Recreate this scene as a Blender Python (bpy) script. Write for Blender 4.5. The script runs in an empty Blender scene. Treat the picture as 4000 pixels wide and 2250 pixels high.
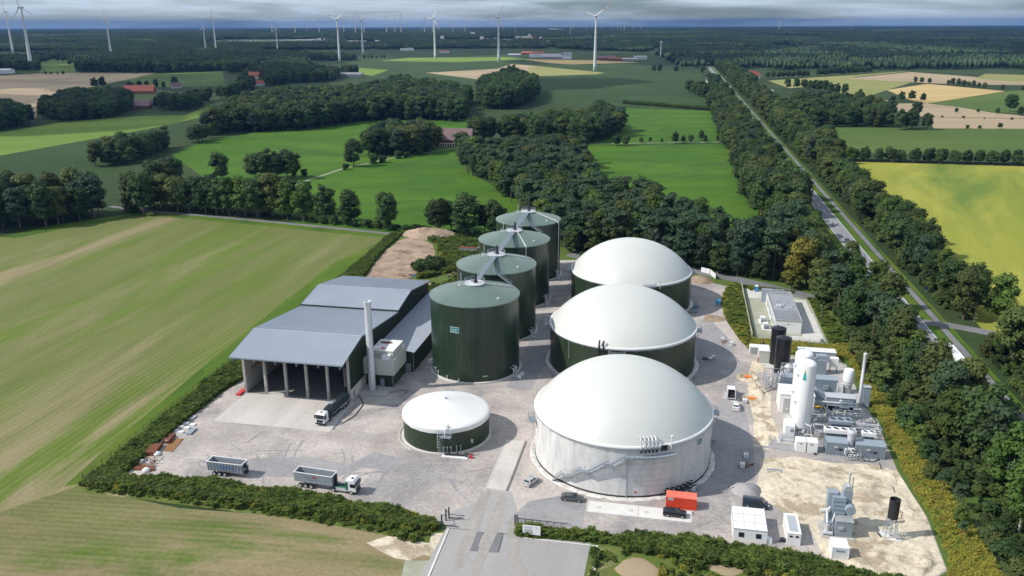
import bpy, math, random
import numpy as np
from mathutils import Vector, Matrix
# ------------------------------------------------------------------ camera, world, sun, exposure
SC = bpy.context.scene
COL = SC.collection
CAMZ = 95.0
FPX, PITCH, ROLL = 3253.66, 0.3063139, -0.0032608
_fw = np.array([0, math.cos(PITCH), -math.sin(PITCH)]); _up = np.array([0, math.sin(PITCH), math.cos(PITCH)]); _rt = np.array([1., 0, 0])
_R = _rt * math.cos(ROLL) + _up * math.sin(ROLL); _U = _up * math.cos(ROLL) - _rt * math.sin(ROLL)
cd = bpy.data.cameras.new('camera'); cam = bpy.data.objects.new('camera', cd); COL.objects.link(cam); SC.camera = cam
cd.sensor_width = 36; cd.lens = 36 * FPX / 4000; cd.clip_start = 1; cd.clip_end = 120000
m = Matrix((( _R[0], _U[0], -_fw[0], 0), (_R[1], _U[1], -_fw[1], 0), (_R[2], _U[2], -_fw[2], CAMZ), (0, 0, 0, 1)))
cam.matrix_world = m
SC.render.engine = 'CYCLES'
SC.cycles.use_denoising = True
SC.cycles.max_bounces = 6; SC.cycles.transparent_max_bounces = 8; SC.cycles.volume_bounces = 0
SC.cycles.diffuse_bounces = 3; SC.cycles.glossy_bounces = 3
SC.view_settings.view_transform = 'Standard'; SC.view_settings.look = 'None'
SC.view_settings.exposure = 0.02; SC.view_settings.gamma = 1
SC.view_settings.use_curve_mapping = False
SUN_EL, SUN_AZ = math.radians(43), math.radians(9)     # azimuth: the way the shadows fall
wd = bpy.data.worlds.new('World'); SC.world = wd; wd.use_nodes = True
nt = wd.node_tree; nt.nodes.clear()
def N(nt, t, **k):
    n = nt.nodes.new(t)
    for a, b in k.items():
        if a == 'i':
            for kk, vv in b.items(): n.inputs[kk].default_value = vv
        else: setattr(n, a, b)
    return n
sky = N(nt, 'ShaderNodeTexSky', sky_type='NISHITA', sun_disc=False, sun_elevation=SUN_EL, sun_rotation=math.radians(261), altitude=100, air_density=1.0, dust_density=0.6, ozone_density=2.0)
tc = N(nt, 'ShaderNodeTexCoord')
sep = N(nt, 'ShaderNodeSeparateXYZ'); nt.links.new(tc.outputs['Generated'], sep.inputs[0])
# cloud sheet seen in perspective: direction divided by its height
ad = N(nt, 'ShaderNodeMath', operation='ADD', i={1: 0.045}); nt.links.new(sep.outputs['Z'], ad.inputs[0])
mx = N(nt, 'ShaderNodeMath', operation='MAXIMUM', i={1: 0.02}); nt.links.new(ad.outputs[0], mx.inputs[0])
dx = N(nt, 'ShaderNodeMath', operation='DIVIDE'); nt.links.new(sep.outputs['X'], dx.inputs[0]); nt.links.new(mx.outputs[0], dx.inputs[1])
dy = N(nt, 'ShaderNodeMath', operation='DIVIDE'); nt.links.new(sep.outputs['Y'], dy.inputs[0]); nt.links.new(mx.outputs[0], dy.inputs[1])
cb = N(nt, 'ShaderNodeCombineXYZ'); nt.links.new(dx.outputs[0], cb.inputs[0]); nt.links.new(dy.outputs[0], cb.inputs[1])
mp = N(nt, 'ShaderNodeMapping', i={'Scale': (5.5, 5.5, 62), 'Location': (3.3, 1.2, 0.35)}); nt.links.new(tc.outputs['Generated'], mp.inputs[0])
nz = N(nt, 'ShaderNodeTexNoise', i={'Scale': 1.0, 'Detail': 7, 'Roughness': 0.55, 'Distortion': 0.3}); nt.links.new(mp.outputs[0], nz.inputs['Vector'])
cr = N(nt, 'ShaderNodeValToRGB'); cr.color_ramp.elements[0].position = 0.32; cr.color_ramp.elements[1].position = 0.60
nt.links.new(nz.outputs['Fac'], cr.inputs[0])
mp2 = N(nt, 'ShaderNodeMapping', i={'Scale': (7, 7, 90), 'Location': (7.3, 5.2, 0.2)}); nt.links.new(tc.outputs['Generated'], mp2.inputs[0])
nz2 = N(nt, 'ShaderNodeTexNoise', i={'Scale': 1.0, 'Detail': 5, 'Roughness': 0.6}); nt.links.new(mp2.outputs[0], nz2.inputs['Vector'])
cc = N(nt, 'ShaderNodeMix', data_type='RGBA'); cc.inputs['A'].default_value = (6.3, 8.2, 9.8, 1); cc.inputs['B'].default_value = (9.0, 9.7, 10.8, 1)
nt.links.new(nz2.outputs['Fac'], cc.inputs['Factor'])
mixc = N(nt, 'ShaderNodeMix', data_type='RGBA'); nt.links.new(cr.outputs['Color'], mixc.inputs['Factor'])
tint = N(nt, 'ShaderNodeMix', data_type='RGBA', blend_type='MULTIPLY', i={'Factor': 1.0}); tint.inputs['B'].default_value = (0.62, 0.78, 1.0, 1)
nt.links.new(sky.outputs[0], tint.inputs['A'])
nt.links.new(tint.outputs['Result'], mixc.inputs['A']); nt.links.new(cc.outputs['Result'], mixc.inputs['B'])
bg = N(nt, 'ShaderNodeBackground', i={'Strength': 0.09}); nt.links.new(mixc.outputs['Result'], bg.inputs['Color'])
wo = N(nt, 'ShaderNodeOutputWorld'); nt.links.new(bg.outputs[0], wo.inputs['Surface'])
sd = bpy.data.lights.new('sun', 'SUN'); sun = bpy.data.objects.new('sun', sd); COL.objects.link(sun)
sd.energy = 4.6; sd.angle = math.radians(0.53); sd.color = (1.0, 0.955, 0.88)
sun.rotation_mode = 'QUATERNION'
sun.rotation_quaternion = Vector((math.cos(SUN_AZ) * math.cos(SUN_EL), math.sin(SUN_AZ) * math.cos(SUN_EL), -math.sin(SUN_EL))).to_track_quat('-Z', 'Y')
sun.location = (-300, 0, 300)

# ------------------------------------------------------------------ helpers
RND = random.Random(7)
AZ = math.radians(-11.4); CA, SA = math.cos(AZ), math.sin(AZ)
def W(a, b, z=0.0): return Vector((a * CA - b * SA, a * SA + b * CA, z))      # plant grid -> world metres
def G(x, y, z=0.0):                                                          # survey helper: photo point on level z -> world metres
    d = _fw + _R * (x - 2000) / FPX - _U * (y - 1125) / FPX
    t = (CAMZ - z) / -d[2]
    return Vector((d[0] * t, d[1] * t, z))
def S(x, y, z=0.0):
    p = G(x, y, z); return (p.x * CA + p.y * SA, -p.x * SA + p.y * CA)
def link(o, parent=None):
    COL.objects.link(o)
    if parent is not None: o.parent = parent
    return o
def tag(o, label=None, cat=None, group=None, kind=None):
    if label: o['label'] = label
    if cat: o['category'] = cat
    if group: o['group'] = group
    if kind: o['kind'] = kind
    return o
def thing(name, label, cat, loc=(0, 0, 0), rz=AZ, group=None, kind=None):
    o = bpy.data.objects.new(name, None); link(o); o.location = loc; o.rotation_euler = (0, 0, rz); o.empty_display_size = 1
    return tag(o, label, cat, group, kind)
def kids(o): return [c for c in bpy.data.objects if c.parent == o]
def copy_tree(o, childmap, parent=None):
    c = o.copy(); COL.objects.link(c); c.parent = parent
    for ch in childmap.get(o.name, []): copy_tree(ch, childmap, c)
    return c
def childmap_of(root):
    mp = {}
    def rec(o):
        ks = list(o.children); mp[o.name] = ks
        for k in ks: rec(k)
    rec(root); return mp
class M:
    def __init__(s): s.v = []; s.f = []
    def add(s, vs, fs):
        n = len(s.v); s.v += [tuple(v) for v in vs]; s.f += [tuple(i + n for i in f) for f in fs]; return s
    def box(s, x0, x1, y0, y1, z0, z1):
        return s.add([(x0, y0, z0), (x1, y0, z0), (x1, y1, z0), (x0, y1, z0), (x0, y0, z1), (x1, y0, z1), (x1, y1, z1), (x0, y1, z1)],
                     [(0, 3, 2, 1), (4, 5, 6, 7), (0, 1, 5, 4), (1, 2, 6, 5), (2, 3, 7, 6), (3, 0, 4, 7)])
    def frus(s, r0, z0, r1, z1):      # r = (x0,x1,y0,y1) at each level
        a, b = r0, r1
        return s.add([(a[0], a[2], z0), (a[1], a[2], z0), (a[1], a[3], z0), (a[0], a[3], z0), (b[0], b[2], z1), (b[1], b[2], z1), (b[1], b[3], z1), (b[0], b[3], z1)],
                     [(0, 3, 2, 1), (4, 5, 6, 7), (0, 1, 5, 4), (1, 2, 6, 5), (2, 3, 7, 6), (3, 0, 4, 7)])
    def prism(s, pts, z0, z1):
        n = len(pts)
        return s.add([(p[0], p[1], z0) for p in pts] + [(p[0], p[1], z1) for p in pts],
                     [tuple(range(n - 1, -1, -1)), tuple(range(n, 2 * n))] + [(i, (i + 1) % n, n + (i + 1) % n, n + i) for i in range(n)])
    def side(s, pts, y0, y1):         # profile in x,z swept along y
        n = len(pts)
        return s.add([(p[0], y0, p[1]) for p in pts] + [(p[0], y1, p[1]) for p in pts],
                     [tuple(range(n)), tuple(range(2 * n - 1, n - 1, -1))] + [(i, n + i, n + (i + 1) % n, (i + 1) % n) for i in range(n)])
    def lathe(s, prof, n=32, x=0, y=0, a0=0, a1=360, cap=True):
        full = a1 - a0 >= 360; k = n if full else n + 1; st = len(s.v); vs = []; fs = []
        for r, z in prof:
            for i in range(k):
                t = math.radians(a0 + (a1 - a0) * i / n); vs.append((x + r * math.cos(t), y + r * math.sin(t), z))
        for j in range(len(prof) - 1):
            for i in range(n):
                i2 = (i + 1) % k
                fs.append((j * k + i, j * k + i2, (j + 1) * k + i2, (j + 1) * k + i))
        if cap and full:
            if prof[0][0] > 0.001: fs.append(tuple(range(k - 1, -1, -1)))
            if prof[-1][0] > 0.001: fs.append(tuple(range((len(prof) - 1) * k, len(prof) * k)))
        return s.add(vs, fs)
    def cyl(s, x, y, z0, z1, r0, r1=None, n=16): return s.lathe([(r0, z0), (r0 if r1 is None else r1, z1)], n, x, y)
    def tube(s, p0, p1, r, n=6, r1=None):
        p0, p1 = Vector(p0), Vector(p1); d = p1 - p0
        if d.length < 1e-6: return s
        u = d.normalized(); a = Vector((0, 0, 1)) if abs(u.z) < .9 else Vector((1, 0, 0)); e = u.cross(a).normalized(); g = u.cross(e)
        r1 = r if r1 is None else r1
        vs = [p0 + (e * math.cos(2 * math.pi * i / n) + g * math.sin(2 * math.pi * i / n)) * r for i in range(n)] + [p1 + (e * math.cos(2 * math.pi * i / n) + g * math.sin(2 * math.pi * i / n)) * r1 for i in range(n)]
        return s.add(vs, [(i, n + i, n + (i + 1) % n, (i + 1) % n) for i in range(n)] + [tuple(range(n)), tuple(range(2 * n - 1, n - 1, -1))])
    def path(s, ps, r, n=6):
        for a, b in zip(ps[:-1], ps[1:]): s.tube(a, b, r, n)
        return s
    def build(s, name, mat, parent=None, loc=None, rz=None, smooth=None):
        me = bpy.data.meshes.new(name); me.from_pydata(s.v, [], s.f)
        me.materials.append(mat)
        if smooth is not None:
            me.polygons.foreach_set('use_smooth', [True] * len(me.polygons)); me.update()
            try: me.set_sharp_from_angle(angle=math.radians(smooth))
            except Exception: pass
        o = bpy.data.objects.new(name, me); link(o, parent)
        if loc is not None: o.location = loc
        if rz is not None: o.rotation_euler = (0, 0, rz)
        return o
def bevel(o, w=0.05, seg=2):
    b = o.modifiers.new('bevel', 'BEVEL'); b.width = w; b.segments = seg; b.limit_method = 'ANGLE'; return o
def rail(mb, pts, h=1.1, r=0.03, step=1.6, rails=(0.55, 1.1)):
    for a, b in zip(pts[:-1], pts[1:]):
        a, b = Vector(a), Vector(b); L = (b - a).length; n = max(1, int(round(L / step)))
        for i in range(n + 1):
            p = a.lerp(b, i / n); mb.tube(p, p + Vector((0, 0, h)), r, 5)
        for k in rails: mb.tube(a + Vector((0, 0, k)), b + Vector((0, 0, k)), r, 5)
    return mb
def ladder(mb, x, y, z0, z1, w=0.5, ax='x', cage=False, r=0.03):
    dx, dy = (w / 2, 0) if ax == 'x' else (0, w / 2)
    mb.tube((x - dx, y - dy, z0), (x - dx, y - dy, z1), r, 5); mb.tube((x + dx, y + dy, z0), (x + dx, y + dy, z1), r, 5)
    z = z0 + .3
    while z < z1: mb.tube((x - dx, y - dy, z), (x + dx, y + dy, z), r * .8, 4); z += .35
    return mb

# ------------------------------------------------------------------ materials
MT = {}
def mat(name, col, rough=0.7, metal=0.0, var=0.12, scale=1.0, bump=0.0, bscale=20.0, col2=None, spec=0.5, coat=0.0, detail=5, rnd=0.0, stretch=None, emit=None, world=False):
    m = bpy.data.materials.new(name); m.use_nodes = True; nt = m.node_tree; p = nt.nodes['Principled BSDF']
    p.inputs['Roughness'].default_value = rough; p.inputs['Metallic'].default_value = metal; p.inputs['Specular IOR Level'].default_value = spec
    if coat: p.inputs['Coat Weight'].default_value = coat
    col = tuple(col); c2 = tuple(col2) if col2 else tuple(min(1, c * (1 + var)) for c in col); c1 = col if col2 else tuple(c * (1 - var) for c in col)
    tc = N(nt, 'ShaderNodeTexCoord'); src = N(nt, 'ShaderNodeNewGeometry').outputs['Position'] if world else tc.outputs['Object']
    if stretch:
        mp = N(nt, 'ShaderNodeMapping', i={'Scale': stretch}); nt.links.new(src, mp.inputs[0]); src = mp.outputs[0]
    nz = N(nt, 'ShaderNodeTexNoise', i={'Scale': scale, 'Detail': detail, 'Roughness': 0.6}); nt.links.new(src, nz.inputs['Vector'])
    rp = N(nt, 'ShaderNodeMapRange', i={'From Min': .3, 'From Max': .7}); nt.links.new(nz.outputs['Fac'], rp.inputs['Value'])
    mx = N(nt, 'ShaderNodeMix', data_type='RGBA'); mx.inputs['A'].default_value = c1 + (1,); mx.inputs['B'].default_value = c2 + (1,)
    nt.links.new(rp.outputs[0], mx.inputs['Factor']); out = mx.outputs['Result']
    if rnd:
        oi = N(nt, 'ShaderNodeObjectInfo'); hs = N(nt, 'ShaderNodeHueSaturation'); mr = N(nt, 'ShaderNodeMapRange', i={'To Min': 1 - rnd, 'To Max': 1 + rnd})
        nt.links.new(oi.outputs['Random'], mr.inputs['Value']); nt.links.new(mr.outputs[0], hs.inputs['Value'])
        mr2 = N(nt, 'ShaderNodeMath', operation='MULTIPLY', i={1: 7.31}); nt.links.new(oi.outputs['Random'], mr2.inputs[0])
        fr = N(nt, 'ShaderNodeMath', operation='FRACT'); nt.links.new(mr2.outputs[0], fr.inputs[0])
        mr3 = N(nt, 'ShaderNodeMapRange', i={'To Min': 0.492, 'To Max': 0.522}); nt.links.new(fr.outputs[0], mr3.inputs['Value']); nt.links.new(mr3.outputs[0], hs.inputs['Hue'])
        nt.links.new(out, hs.inputs['Color']); out = hs.outputs['Color']
    nt.links.new(out, p.inputs['Base Color'])
    if bump:
        n2 = N(nt, 'ShaderNodeTexNoise', i={'Scale': bscale, 'Detail': 4}); nt.links.new(src, n2.inputs['Vector'])
        bp = N(nt, 'ShaderNodeBump', i={'Strength': bump, 'Distance': 0.1}); nt.links.new(n2.outputs['Fac'], bp.inputs['Height']); nt.links.new(bp.outputs[0], p.inputs['Normal'])
    if emit: p.inputs['Emission Color'].default_value = tuple(emit) + (1,); p.inputs['Emission Strength'].default_value = 1
    MT[name] = m; return m
def s2l(r, g, b, k=1.0): return tuple((((c / 255) / 12.92) if c / 255 <= .04045 else ((c / 255 + .055) / 1.055) ** 2.4) * k for c in (r, g, b))
def leafmat(name, c1, c2, rnd=0.35, trans=0.25):
    m = mat(name, c1, 0.75, var=0, col2=c2, scale=0.35, rnd=rnd, spec=0.25, detail=3)
    nt = m.node_tree; p = nt.nodes['Principled BSDF']; out = nt.nodes['Material Output']
    tr = N(nt, 'ShaderNodeBsdfTranslucent'); ms = N(nt, 'ShaderNodeMixShader', i={0: trans})
    src = p.inputs['Base Color'].links[0].from_socket; nt.links.new(src, tr.inputs['Color'])
    nt.links.new(p.outputs[0], ms.inputs[1]); nt.links.new(tr.outputs[0], ms.inputs[2]); nt.links.new(ms.outputs[0], out.inputs['Surface'])
    return m
def groundmat(name, base, alt, big=0.012, stretch=1.0, ang=0.0, rows=0.0, rowamp=0.0, rowcol=None, fine=0.35, lo=.38, hi=.62, third=None, tlo=.55, thi=.7, tscale=.03, bump=0.3, rough=0.95, grad=None):
    """ground seen from the air: two colours in broad patches drawn out along ang, optional drill rows, a third colour in blots, fine grain"""
    m = bpy.data.materials.new(name); m.use_nodes = True; nt = m.node_tree; p = nt.nodes['Principled BSDF']; L = nt.links.new
    p.inputs['Roughness'].default_value = rough; p.inputs['Specular IOR Level'].default_value = 0.08
    ge = N(nt, 'ShaderNodeNewGeometry'); rt = N(nt, 'ShaderNodeVectorRotate', rotation_type='Z_AXIS', i={'Angle': -ang}); L(ge.outputs['Position'], rt.inputs['Vector'])
    mp = N(nt, 'ShaderNodeMapping', i={'Scale': (1 / stretch, 1, 1)}); L(rt.outputs[0], mp.inputs[0])
    n1 = N(nt, 'ShaderNodeTexNoise', i={'Scale': big, 'Detail': 6, 'Roughness': .62, 'Distortion': .25}); L(mp.outputs[0], n1.inputs['Vector'])
    r1 = N(nt, 'ShaderNodeMapRange', i={'From Min': lo, 'From Max': hi}, interpolation_type='SMOOTHSTEP'); fac1 = n1.outputs['Fac']
    if grad:      # the crop is greener towards one end of the field
        sx = N(nt, 'ShaderNodeSeparateXYZ'); L(ge.outputs['Position'], sx.inputs[0]); gr = N(nt, 'ShaderNodeMapRange', i={'From Min': grad[0], 'From Max': grad[1], 'To Min': grad[2], 'To Max': grad[3]}); L(sx.outputs['Y'], gr.inputs['Value'])
        ag = N(nt, 'ShaderNodeMath', operation='ADD'); L(fac1, ag.inputs[0]); L(gr.outputs[0], ag.inputs[1]); fac1 = ag.outputs[0]
    L(fac1, r1.inputs['Value'])
    mx = N(nt, 'ShaderNodeMix', data_type='RGBA'); mx.inputs['A'].default_value = tuple(base) + (1,); mx.inputs['B'].default_value = tuple(alt) + (1,); L(r1.outputs[0], mx.inputs['Factor']); out = mx.outputs['Result']
    if third:
        mp3 = N(nt, 'ShaderNodeMapping', i={'Scale': (1 / max(1, stretch * .8), 1, 1), 'Location': (31, 17, 5)}); L(rt.outputs[0], mp3.inputs[0])
        n3 = N(nt, 'ShaderNodeTexNoise', i={'Scale': tscale, 'Detail': 7, 'Roughness': .65, 'Distortion': .4}); L(mp3.outputs[0], n3.inputs['Vector'])
        r3 = N(nt, 'ShaderNodeMapRange', i={'From Min': tlo, 'From Max': thi}); L(n3.outputs['Fac'], r3.inputs['Value'])
        m3 = N(nt, 'ShaderNodeMix', data_type='RGBA'); m3.inputs['B'].default_value = tuple(third) + (1,); L(out, m3.inputs['A']); L(r3.outputs[0], m3.inputs['Factor']); out = m3.outputs['Result']
    if rows:
        wv = N(nt, 'ShaderNodeTexWave', wave_type='BANDS', bands_direction='Y', i={'Scale': rows, 'Distortion': 1.2, 'Detail': 2, 'Detail Scale': .05}); L(rt.outputs[0], wv.inputs['Vector'])
        mp4 = N(nt, 'ShaderNodeMapping', i={'Scale': (.01, .35, 1)}); L(rt.outputs[0], mp4.inputs[0])
        n4 = N(nt, 'ShaderNodeTexNoise', i={'Scale': 1.0, 'Detail': 3}); L(mp4.outputs[0], n4.inputs['Vector'])
        ml = N(nt, 'ShaderNodeMath', operation='MULTIPLY'); L(wv.outputs['Fac'], ml.inputs[0]); L(n4.outputs['Fac'], ml.inputs[1])
        m5 = N(nt, 'ShaderNodeMath', operation='MULTIPLY', i={1: rowamp}); L(ml.outputs[0], m5.inputs[0])
        m4 = N(nt, 'ShaderNodeMix', data_type='RGBA'); m4.inputs['B'].default_value = tuple(rowcol or alt) + (1,); L(out, m4.inputs['A']); L(m5.outputs[0], m4.inputs['Factor']); out = m4.outputs['Result']
    n5 = N(nt, 'ShaderNodeTexNoise', i={'Scale': 1.1, 'Detail': 8, 'Roughness': .75}); L(ge.outputs['Position'], n5.inputs['Vector'])
    r5 = N(nt, 'ShaderNodeMapRange', i={'From Min': .25, 'From Max': .75, 'To Min': 1 - fine, 'To Max': 1 + fine}); L(n5.outputs['Fac'], r5.inputs['Value'])
    n6 = N(nt, 'ShaderNodeTexNoise', i={'Scale': .12, 'Detail': 4, 'Roughness': .6}); L(mp.outputs[0], n6.inputs['Vector'])
    r6 = N(nt, 'ShaderNodeMapRange', i={'From Min': .25, 'From Max': .75, 'To Min': 1 - fine * .5, 'To Max': 1 + fine * .5}); L(n6.outputs['Fac'], r6.inputs['Value'])
    m7 = N(nt, 'ShaderNodeMath', operation='MULTIPLY'); L(r5.outputs[0], m7.inputs[0]); L(r6.outputs[0], m7.inputs[1])
    hs = N(nt, 'ShaderNodeHueSaturation'); L(out, hs.inputs['Color']); L(m7.outputs[0], hs.inputs['Value']); L(hs.outputs[0], p.inputs['Base Color'])
    if bump:
        bp = N(nt, 'ShaderNodeBump', i={'Strength': bump, 'Distance': .25}); L(n5.outputs['Fac'], bp.inputs['Height']); L(bp.outputs[0], p.inputs['Normal'])
    MT[name] = m; return m
# colours are base colours (linear)
mat('green_cladding', (0.026, 0.044, 0.022), 0.38, var=.12, scale=.25, spec=.5, world=True)
mat('green_tank', (0.022, 0.042, 0.024), 0.33, var=.12, scale=.12, spec=.5, world=True)
mat('green_roof', (0.115, 0.165, 0.140), 0.42, var=.10, scale=.15)
mat('deck_blue', (0.16, 0.20, 0.27), 0.5, var=.15, scale=1)
mat('foil_white', (0.60, 0.57, 0.53), 0.7, var=.3, scale=.8)
mat('membrane', (0.575, 0.58, 0.54), 0.42, var=.025, scale=.08, spec=.9, bump=.02, bscale=.5)
mat('white_roof', (0.72, 0.72, 0.70), 0.6, var=.03, scale=.3)
mat('roof_metal', (0.375, 0.405, 0.465), 0.42, var=.06, scale=.10, world=True)
mat('galvanized', (0.40, 0.44, 0.47), 0.42, metal=.5, var=.15, scale=2)
mat('steel_white', (0.66, 0.67, 0.68), 0.4, metal=.2, var=.08, scale=1)
mat('stainless', (0.62, 0.63, 0.65), 0.42, metal=.35, var=.08, scale=.8)
mat('concrete', (0.42, 0.40, 0.37), 0.85, var=.16, scale=.5, bump=.2, bscale=6)
mat('concrete_light', (0.56, 0.54, 0.50), 0.85, var=.10, scale=.35, bump=.1, bscale=6)
mat('concrete_form', (0.60, 0.59, 0.575), 0.8, var=.16, scale=.7, bump=.1, bscale=4, stretch=(1, 1, .3), world=True)
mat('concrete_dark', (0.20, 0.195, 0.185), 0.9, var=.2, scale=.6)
mat('white_paint', (0.78, 0.78, 0.77), 0.45, var=.03, scale=.5)
mat('white_tank', (0.80, 0.81, 0.82), 0.30, var=.02, scale=.4)
mat('cream_panel', (0.50, 0.51, 0.46), 0.55, var=.06, scale=.5)
mat('black_plastic', (0.012, 0.013, 0.016), 0.3, var=.2, scale=.5)
mat('black_matt', (0.02, 0.02, 0.022), 0.6, var=.2, scale=1)
mat('rubber', (0.018, 0.018, 0.018), 0.85, var=.15, scale=4)
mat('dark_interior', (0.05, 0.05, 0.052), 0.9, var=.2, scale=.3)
mat('glass_dark', (0.02, 0.025, 0.03), 0.08, var=.1, spec=.8)
mat('container_grey', (0.235, 0.285, 0.33), 0.5, var=.08, scale=.6)
mat('blue_grey', (0.27, 0.32, 0.37), 0.5, var=.08, scale=.6)
mat('container_red', (0.72, 0.070, 0.022), 0.5, var=.12, scale=.8)
mat('container_red_roof', (0.80, 0.20, 0.13), 0.6, var=.14, scale=.8)
mat('rust', (0.155, 0.050, 0.022), 0.9, var=.35, scale=1.2, bump=.2)
mat('rust_light', (0.24, 0.115, 0.045), 0.9, var=.2, scale=1.2)
mat('earth', (0.27, 0.19, 0.135), 0.95, var=.25, scale=.4, bump=.5, bscale=2)
mat('wood', (0.34, 0.25, 0.15), 0.85, var=.2, scale=2)
mat('yellow', (0.70, 0.46, 0.02), 0.45, var=.08)
mat('orange', (0.80, 0.25, 0.05), 0.6, var=.1)
mat('red', (0.55, 0.03, 0.03), 0.5, var=.1)
mat('teal', (0.03, 0.36, 0.32), 0.5, var=.05)
mat('blue', (0.03, 0.15, 0.42), 0.5, var=.1)
mat('sky_blue', (0.05, 0.30, 0.55), 0.5, var=.1)
mat('green_plastic', (0.02, 0.30, 0.10), 0.5, var=.1)
mat('cab_green', (0.03, 0.16, 0.09), 0.35, var=.05, coat=.5)
mat('silver_paint', (0.52, 0.54, 0.55), 0.3, metal=.4, var=.03, coat=.6)
mat('grey_paint', (0.12, 0.135, 0.14), 0.3, metal=.5, var=.03, coat=.6)
mat('black_paint', (0.012, 0.014, 0.018), 0.2, metal=.2, var=.03, coat=.8)
mat('navy_paint', (0.025, 0.04, 0.06), 0.3, metal=.3, var=.03, coat=.6)
mat('car_white', (0.76, 0.77, 0.78), 0.3, var=.02, coat=.6)
mat('lamp_glass', (0.75, 0.75, 0.72), 0.15, var=.02)
mat('roof_tile', (0.25, 0.060, 0.045), 0.85, var=.25, scale=.3, rnd=.2)
mat('roof_tile_brown', (0.19, 0.12, 0.125), 0.85, var=.25, scale=.3, rnd=.2)
mat('house_wall', (0.55, 0.50, 0.45), 0.85, var=.1, scale=.3, rnd=.2)
mat('brick_wall', (0.24, 0.09, 0.06), 0.9, var=.15, scale=.3, rnd=.2)
mat('far_white', (0.62, 0.62, 0.62), 0.7, var=.05, scale=.05, rnd=.15)
mat('far_grey', (0.24, 0.25, 0.27), 0.7, var=.1, scale=.05, rnd=.2)
mat('turbine_white', (0.60, 0.62, 0.62), 0.45, var=.02)
mat('turbine_green', (0.30, 0.40, 0.33), 0.5, var=.02)
mat('bark', (0.13, 0.11, 0.085), 0.95, var=.3, scale=2)
mat('bark_birch', (0.50, 0.48, 0.43), 0.9, var=.3, scale=2)
leafmat('leaf_oak', (0.032, 0.058, 0.017), (0.074, 0.116, 0.033), rnd=.35)
leafmat('leaf_blue', (0.027, 0.050, 0.028), (0.058, 0.094, 0.052), rnd=.25)
leafmat('leaf_pine', (0.036, 0.066, 0.030), (0.084, 0.130, 0.060), rnd=.25)
leafmat('leaf_lime', (0.050, 0.090, 0.016), (0.110, 0.160, 0.030))
leafmat('leaf_yellow', (0.120, 0.115, 0.018), (0.200, 0.170, 0.030), rnd=.15)
leafmat('leaf_olive', (0.058, 0.078, 0.020), (0.118, 0.142, 0.038), rnd=.3)
leafmat('weed_green', (0.085, 0.130, 0.024), (0.210, 0.260, 0.055), rnd=.16, trans=.4)
leafmat('weed_gold', (0.310, 0.285, 0.050), (0.480, 0.420, 0.090), rnd=.14, trans=.4)
leafmat('weed_bright', (0.170, 0.215, 0.035), (0.310, 0.350, 0.065), rnd=.14, trans=.4)
leafmat('weed_dark', (0.060, 0.100, 0.022), (0.130, 0.170, 0.040), rnd=.18, trans=.35)
mat('core_dark', (0.022, 0.034, 0.012), 0.95, var=.2, scale=1, rnd=.3)
# ------------------------------------------------------------------ ground, fields, roads
RD0, RDD = Vector((128.6, 190, 0)), Vector((math.cos(math.radians(79.4)), math.sin(math.radians(79.4)), 0)); RDN = Vector((RDD.y, -RDD.x, 0))   # cycle path axis; +n is to the right
def RDp(s, n, z=0.0): p = RD0 + RDD * s + RDN * n; return Vector((p.x, p.y, z))
VA = math.radians(78.6)      # the way the drill rows and the plant's long side run
def sheet(name, pts, z, material, label, cat, th=0.0, kind='structure'):
    vs = [(p[0], p[1]) for p in pts]
    ar = sum(vs[i][0] * vs[(i + 1) % len(vs)][1] - vs[(i + 1) % len(vs)][0] * vs[i][1] for i in range(len(vs)))
    if ar < 0: vs = vs[::-1]
    mb = M()
    if th: mb.prism(vs, z - th, z)
    else: mb.add([(x, y, z) for x, y in vs], [tuple(range(len(vs)))])
    o = mb.build(name, material); tag(o, label, cat, kind=kind); return o
def px(pts, z=0.0): return [tuple(G(*p, z)[:2]) for p in pts]
GREEN = (0.070, 0.125, 0.020); GREEN2 = (0.040, 0.085, 0.018)
groundmat('land', (0.032, 0.052, 0.020), (0.045, 0.068, 0.026), big=.004, third=(0.10, 0.10, 0.05), tlo=.62, thi=.74, tscale=.0016, fine=.3)
groundmat('drilled_field', (0.125, 0.150, 0.042), (0.255, 0.215, 0.120), big=.022, stretch=8, ang=VA, rows=.16, rowamp=.38, rowcol=(0.30, 0.25, 0.15), lo=.43, hi=.58, third=(0.098, 0.150, 0.022), tlo=.52, thi=.60, tscale=.035, fine=.24, grad=(150, 380, .06, -.10))
groundmat('near_field', (0.135, 0.145, 0.050), (0.250, 0.205, 0.115), big=.05, stretch=4, ang=math.radians(-6), rows=.2, rowamp=.4, rowcol=(0.30, 0.245, 0.14), lo=.40, hi=.58, third=(0.085, 0.135, 0.022), tlo=.54, thi=.64, tscale=.055, fine=.3)
groundmat('meadow', (0.050, 0.120, 0.014), (0.075, 0.150, 0.018), big=.02, stretch=2, third=(0.040, 0.085, 0.022), tlo=.52, thi=.72, tscale=.02, fine=.18)
groundmat('margin_grass', (0.070, 0.130, 0.016), (0.105, 0.150, 0.024), big=.05, stretch=3, ang=VA, fine=.25, third=(0.05, 0.10, 0.018), tlo=.5, thi=.65, tscale=.06)
groundmat('light_meadow', (0.125, 0.195, 0.035), (0.165, 0.225, 0.045), big=.01, stretch=5, ang=math.radians(15), fine=.15)
groundmat('maize', (0.034, 0.062, 0.022), (0.045, 0.075, 0.026), big=.01, fine=.25, rows=.5, rowamp=.2, rowcol=(0.02, 0.04, 0.015), ang=math.radians(-5))
groundmat('stubble', (0.30, 0.235, 0.155), (0.36, 0.28, 0.18), big=.008, stretch=5, ang=math.radians(-12), fine=.1)
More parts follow.
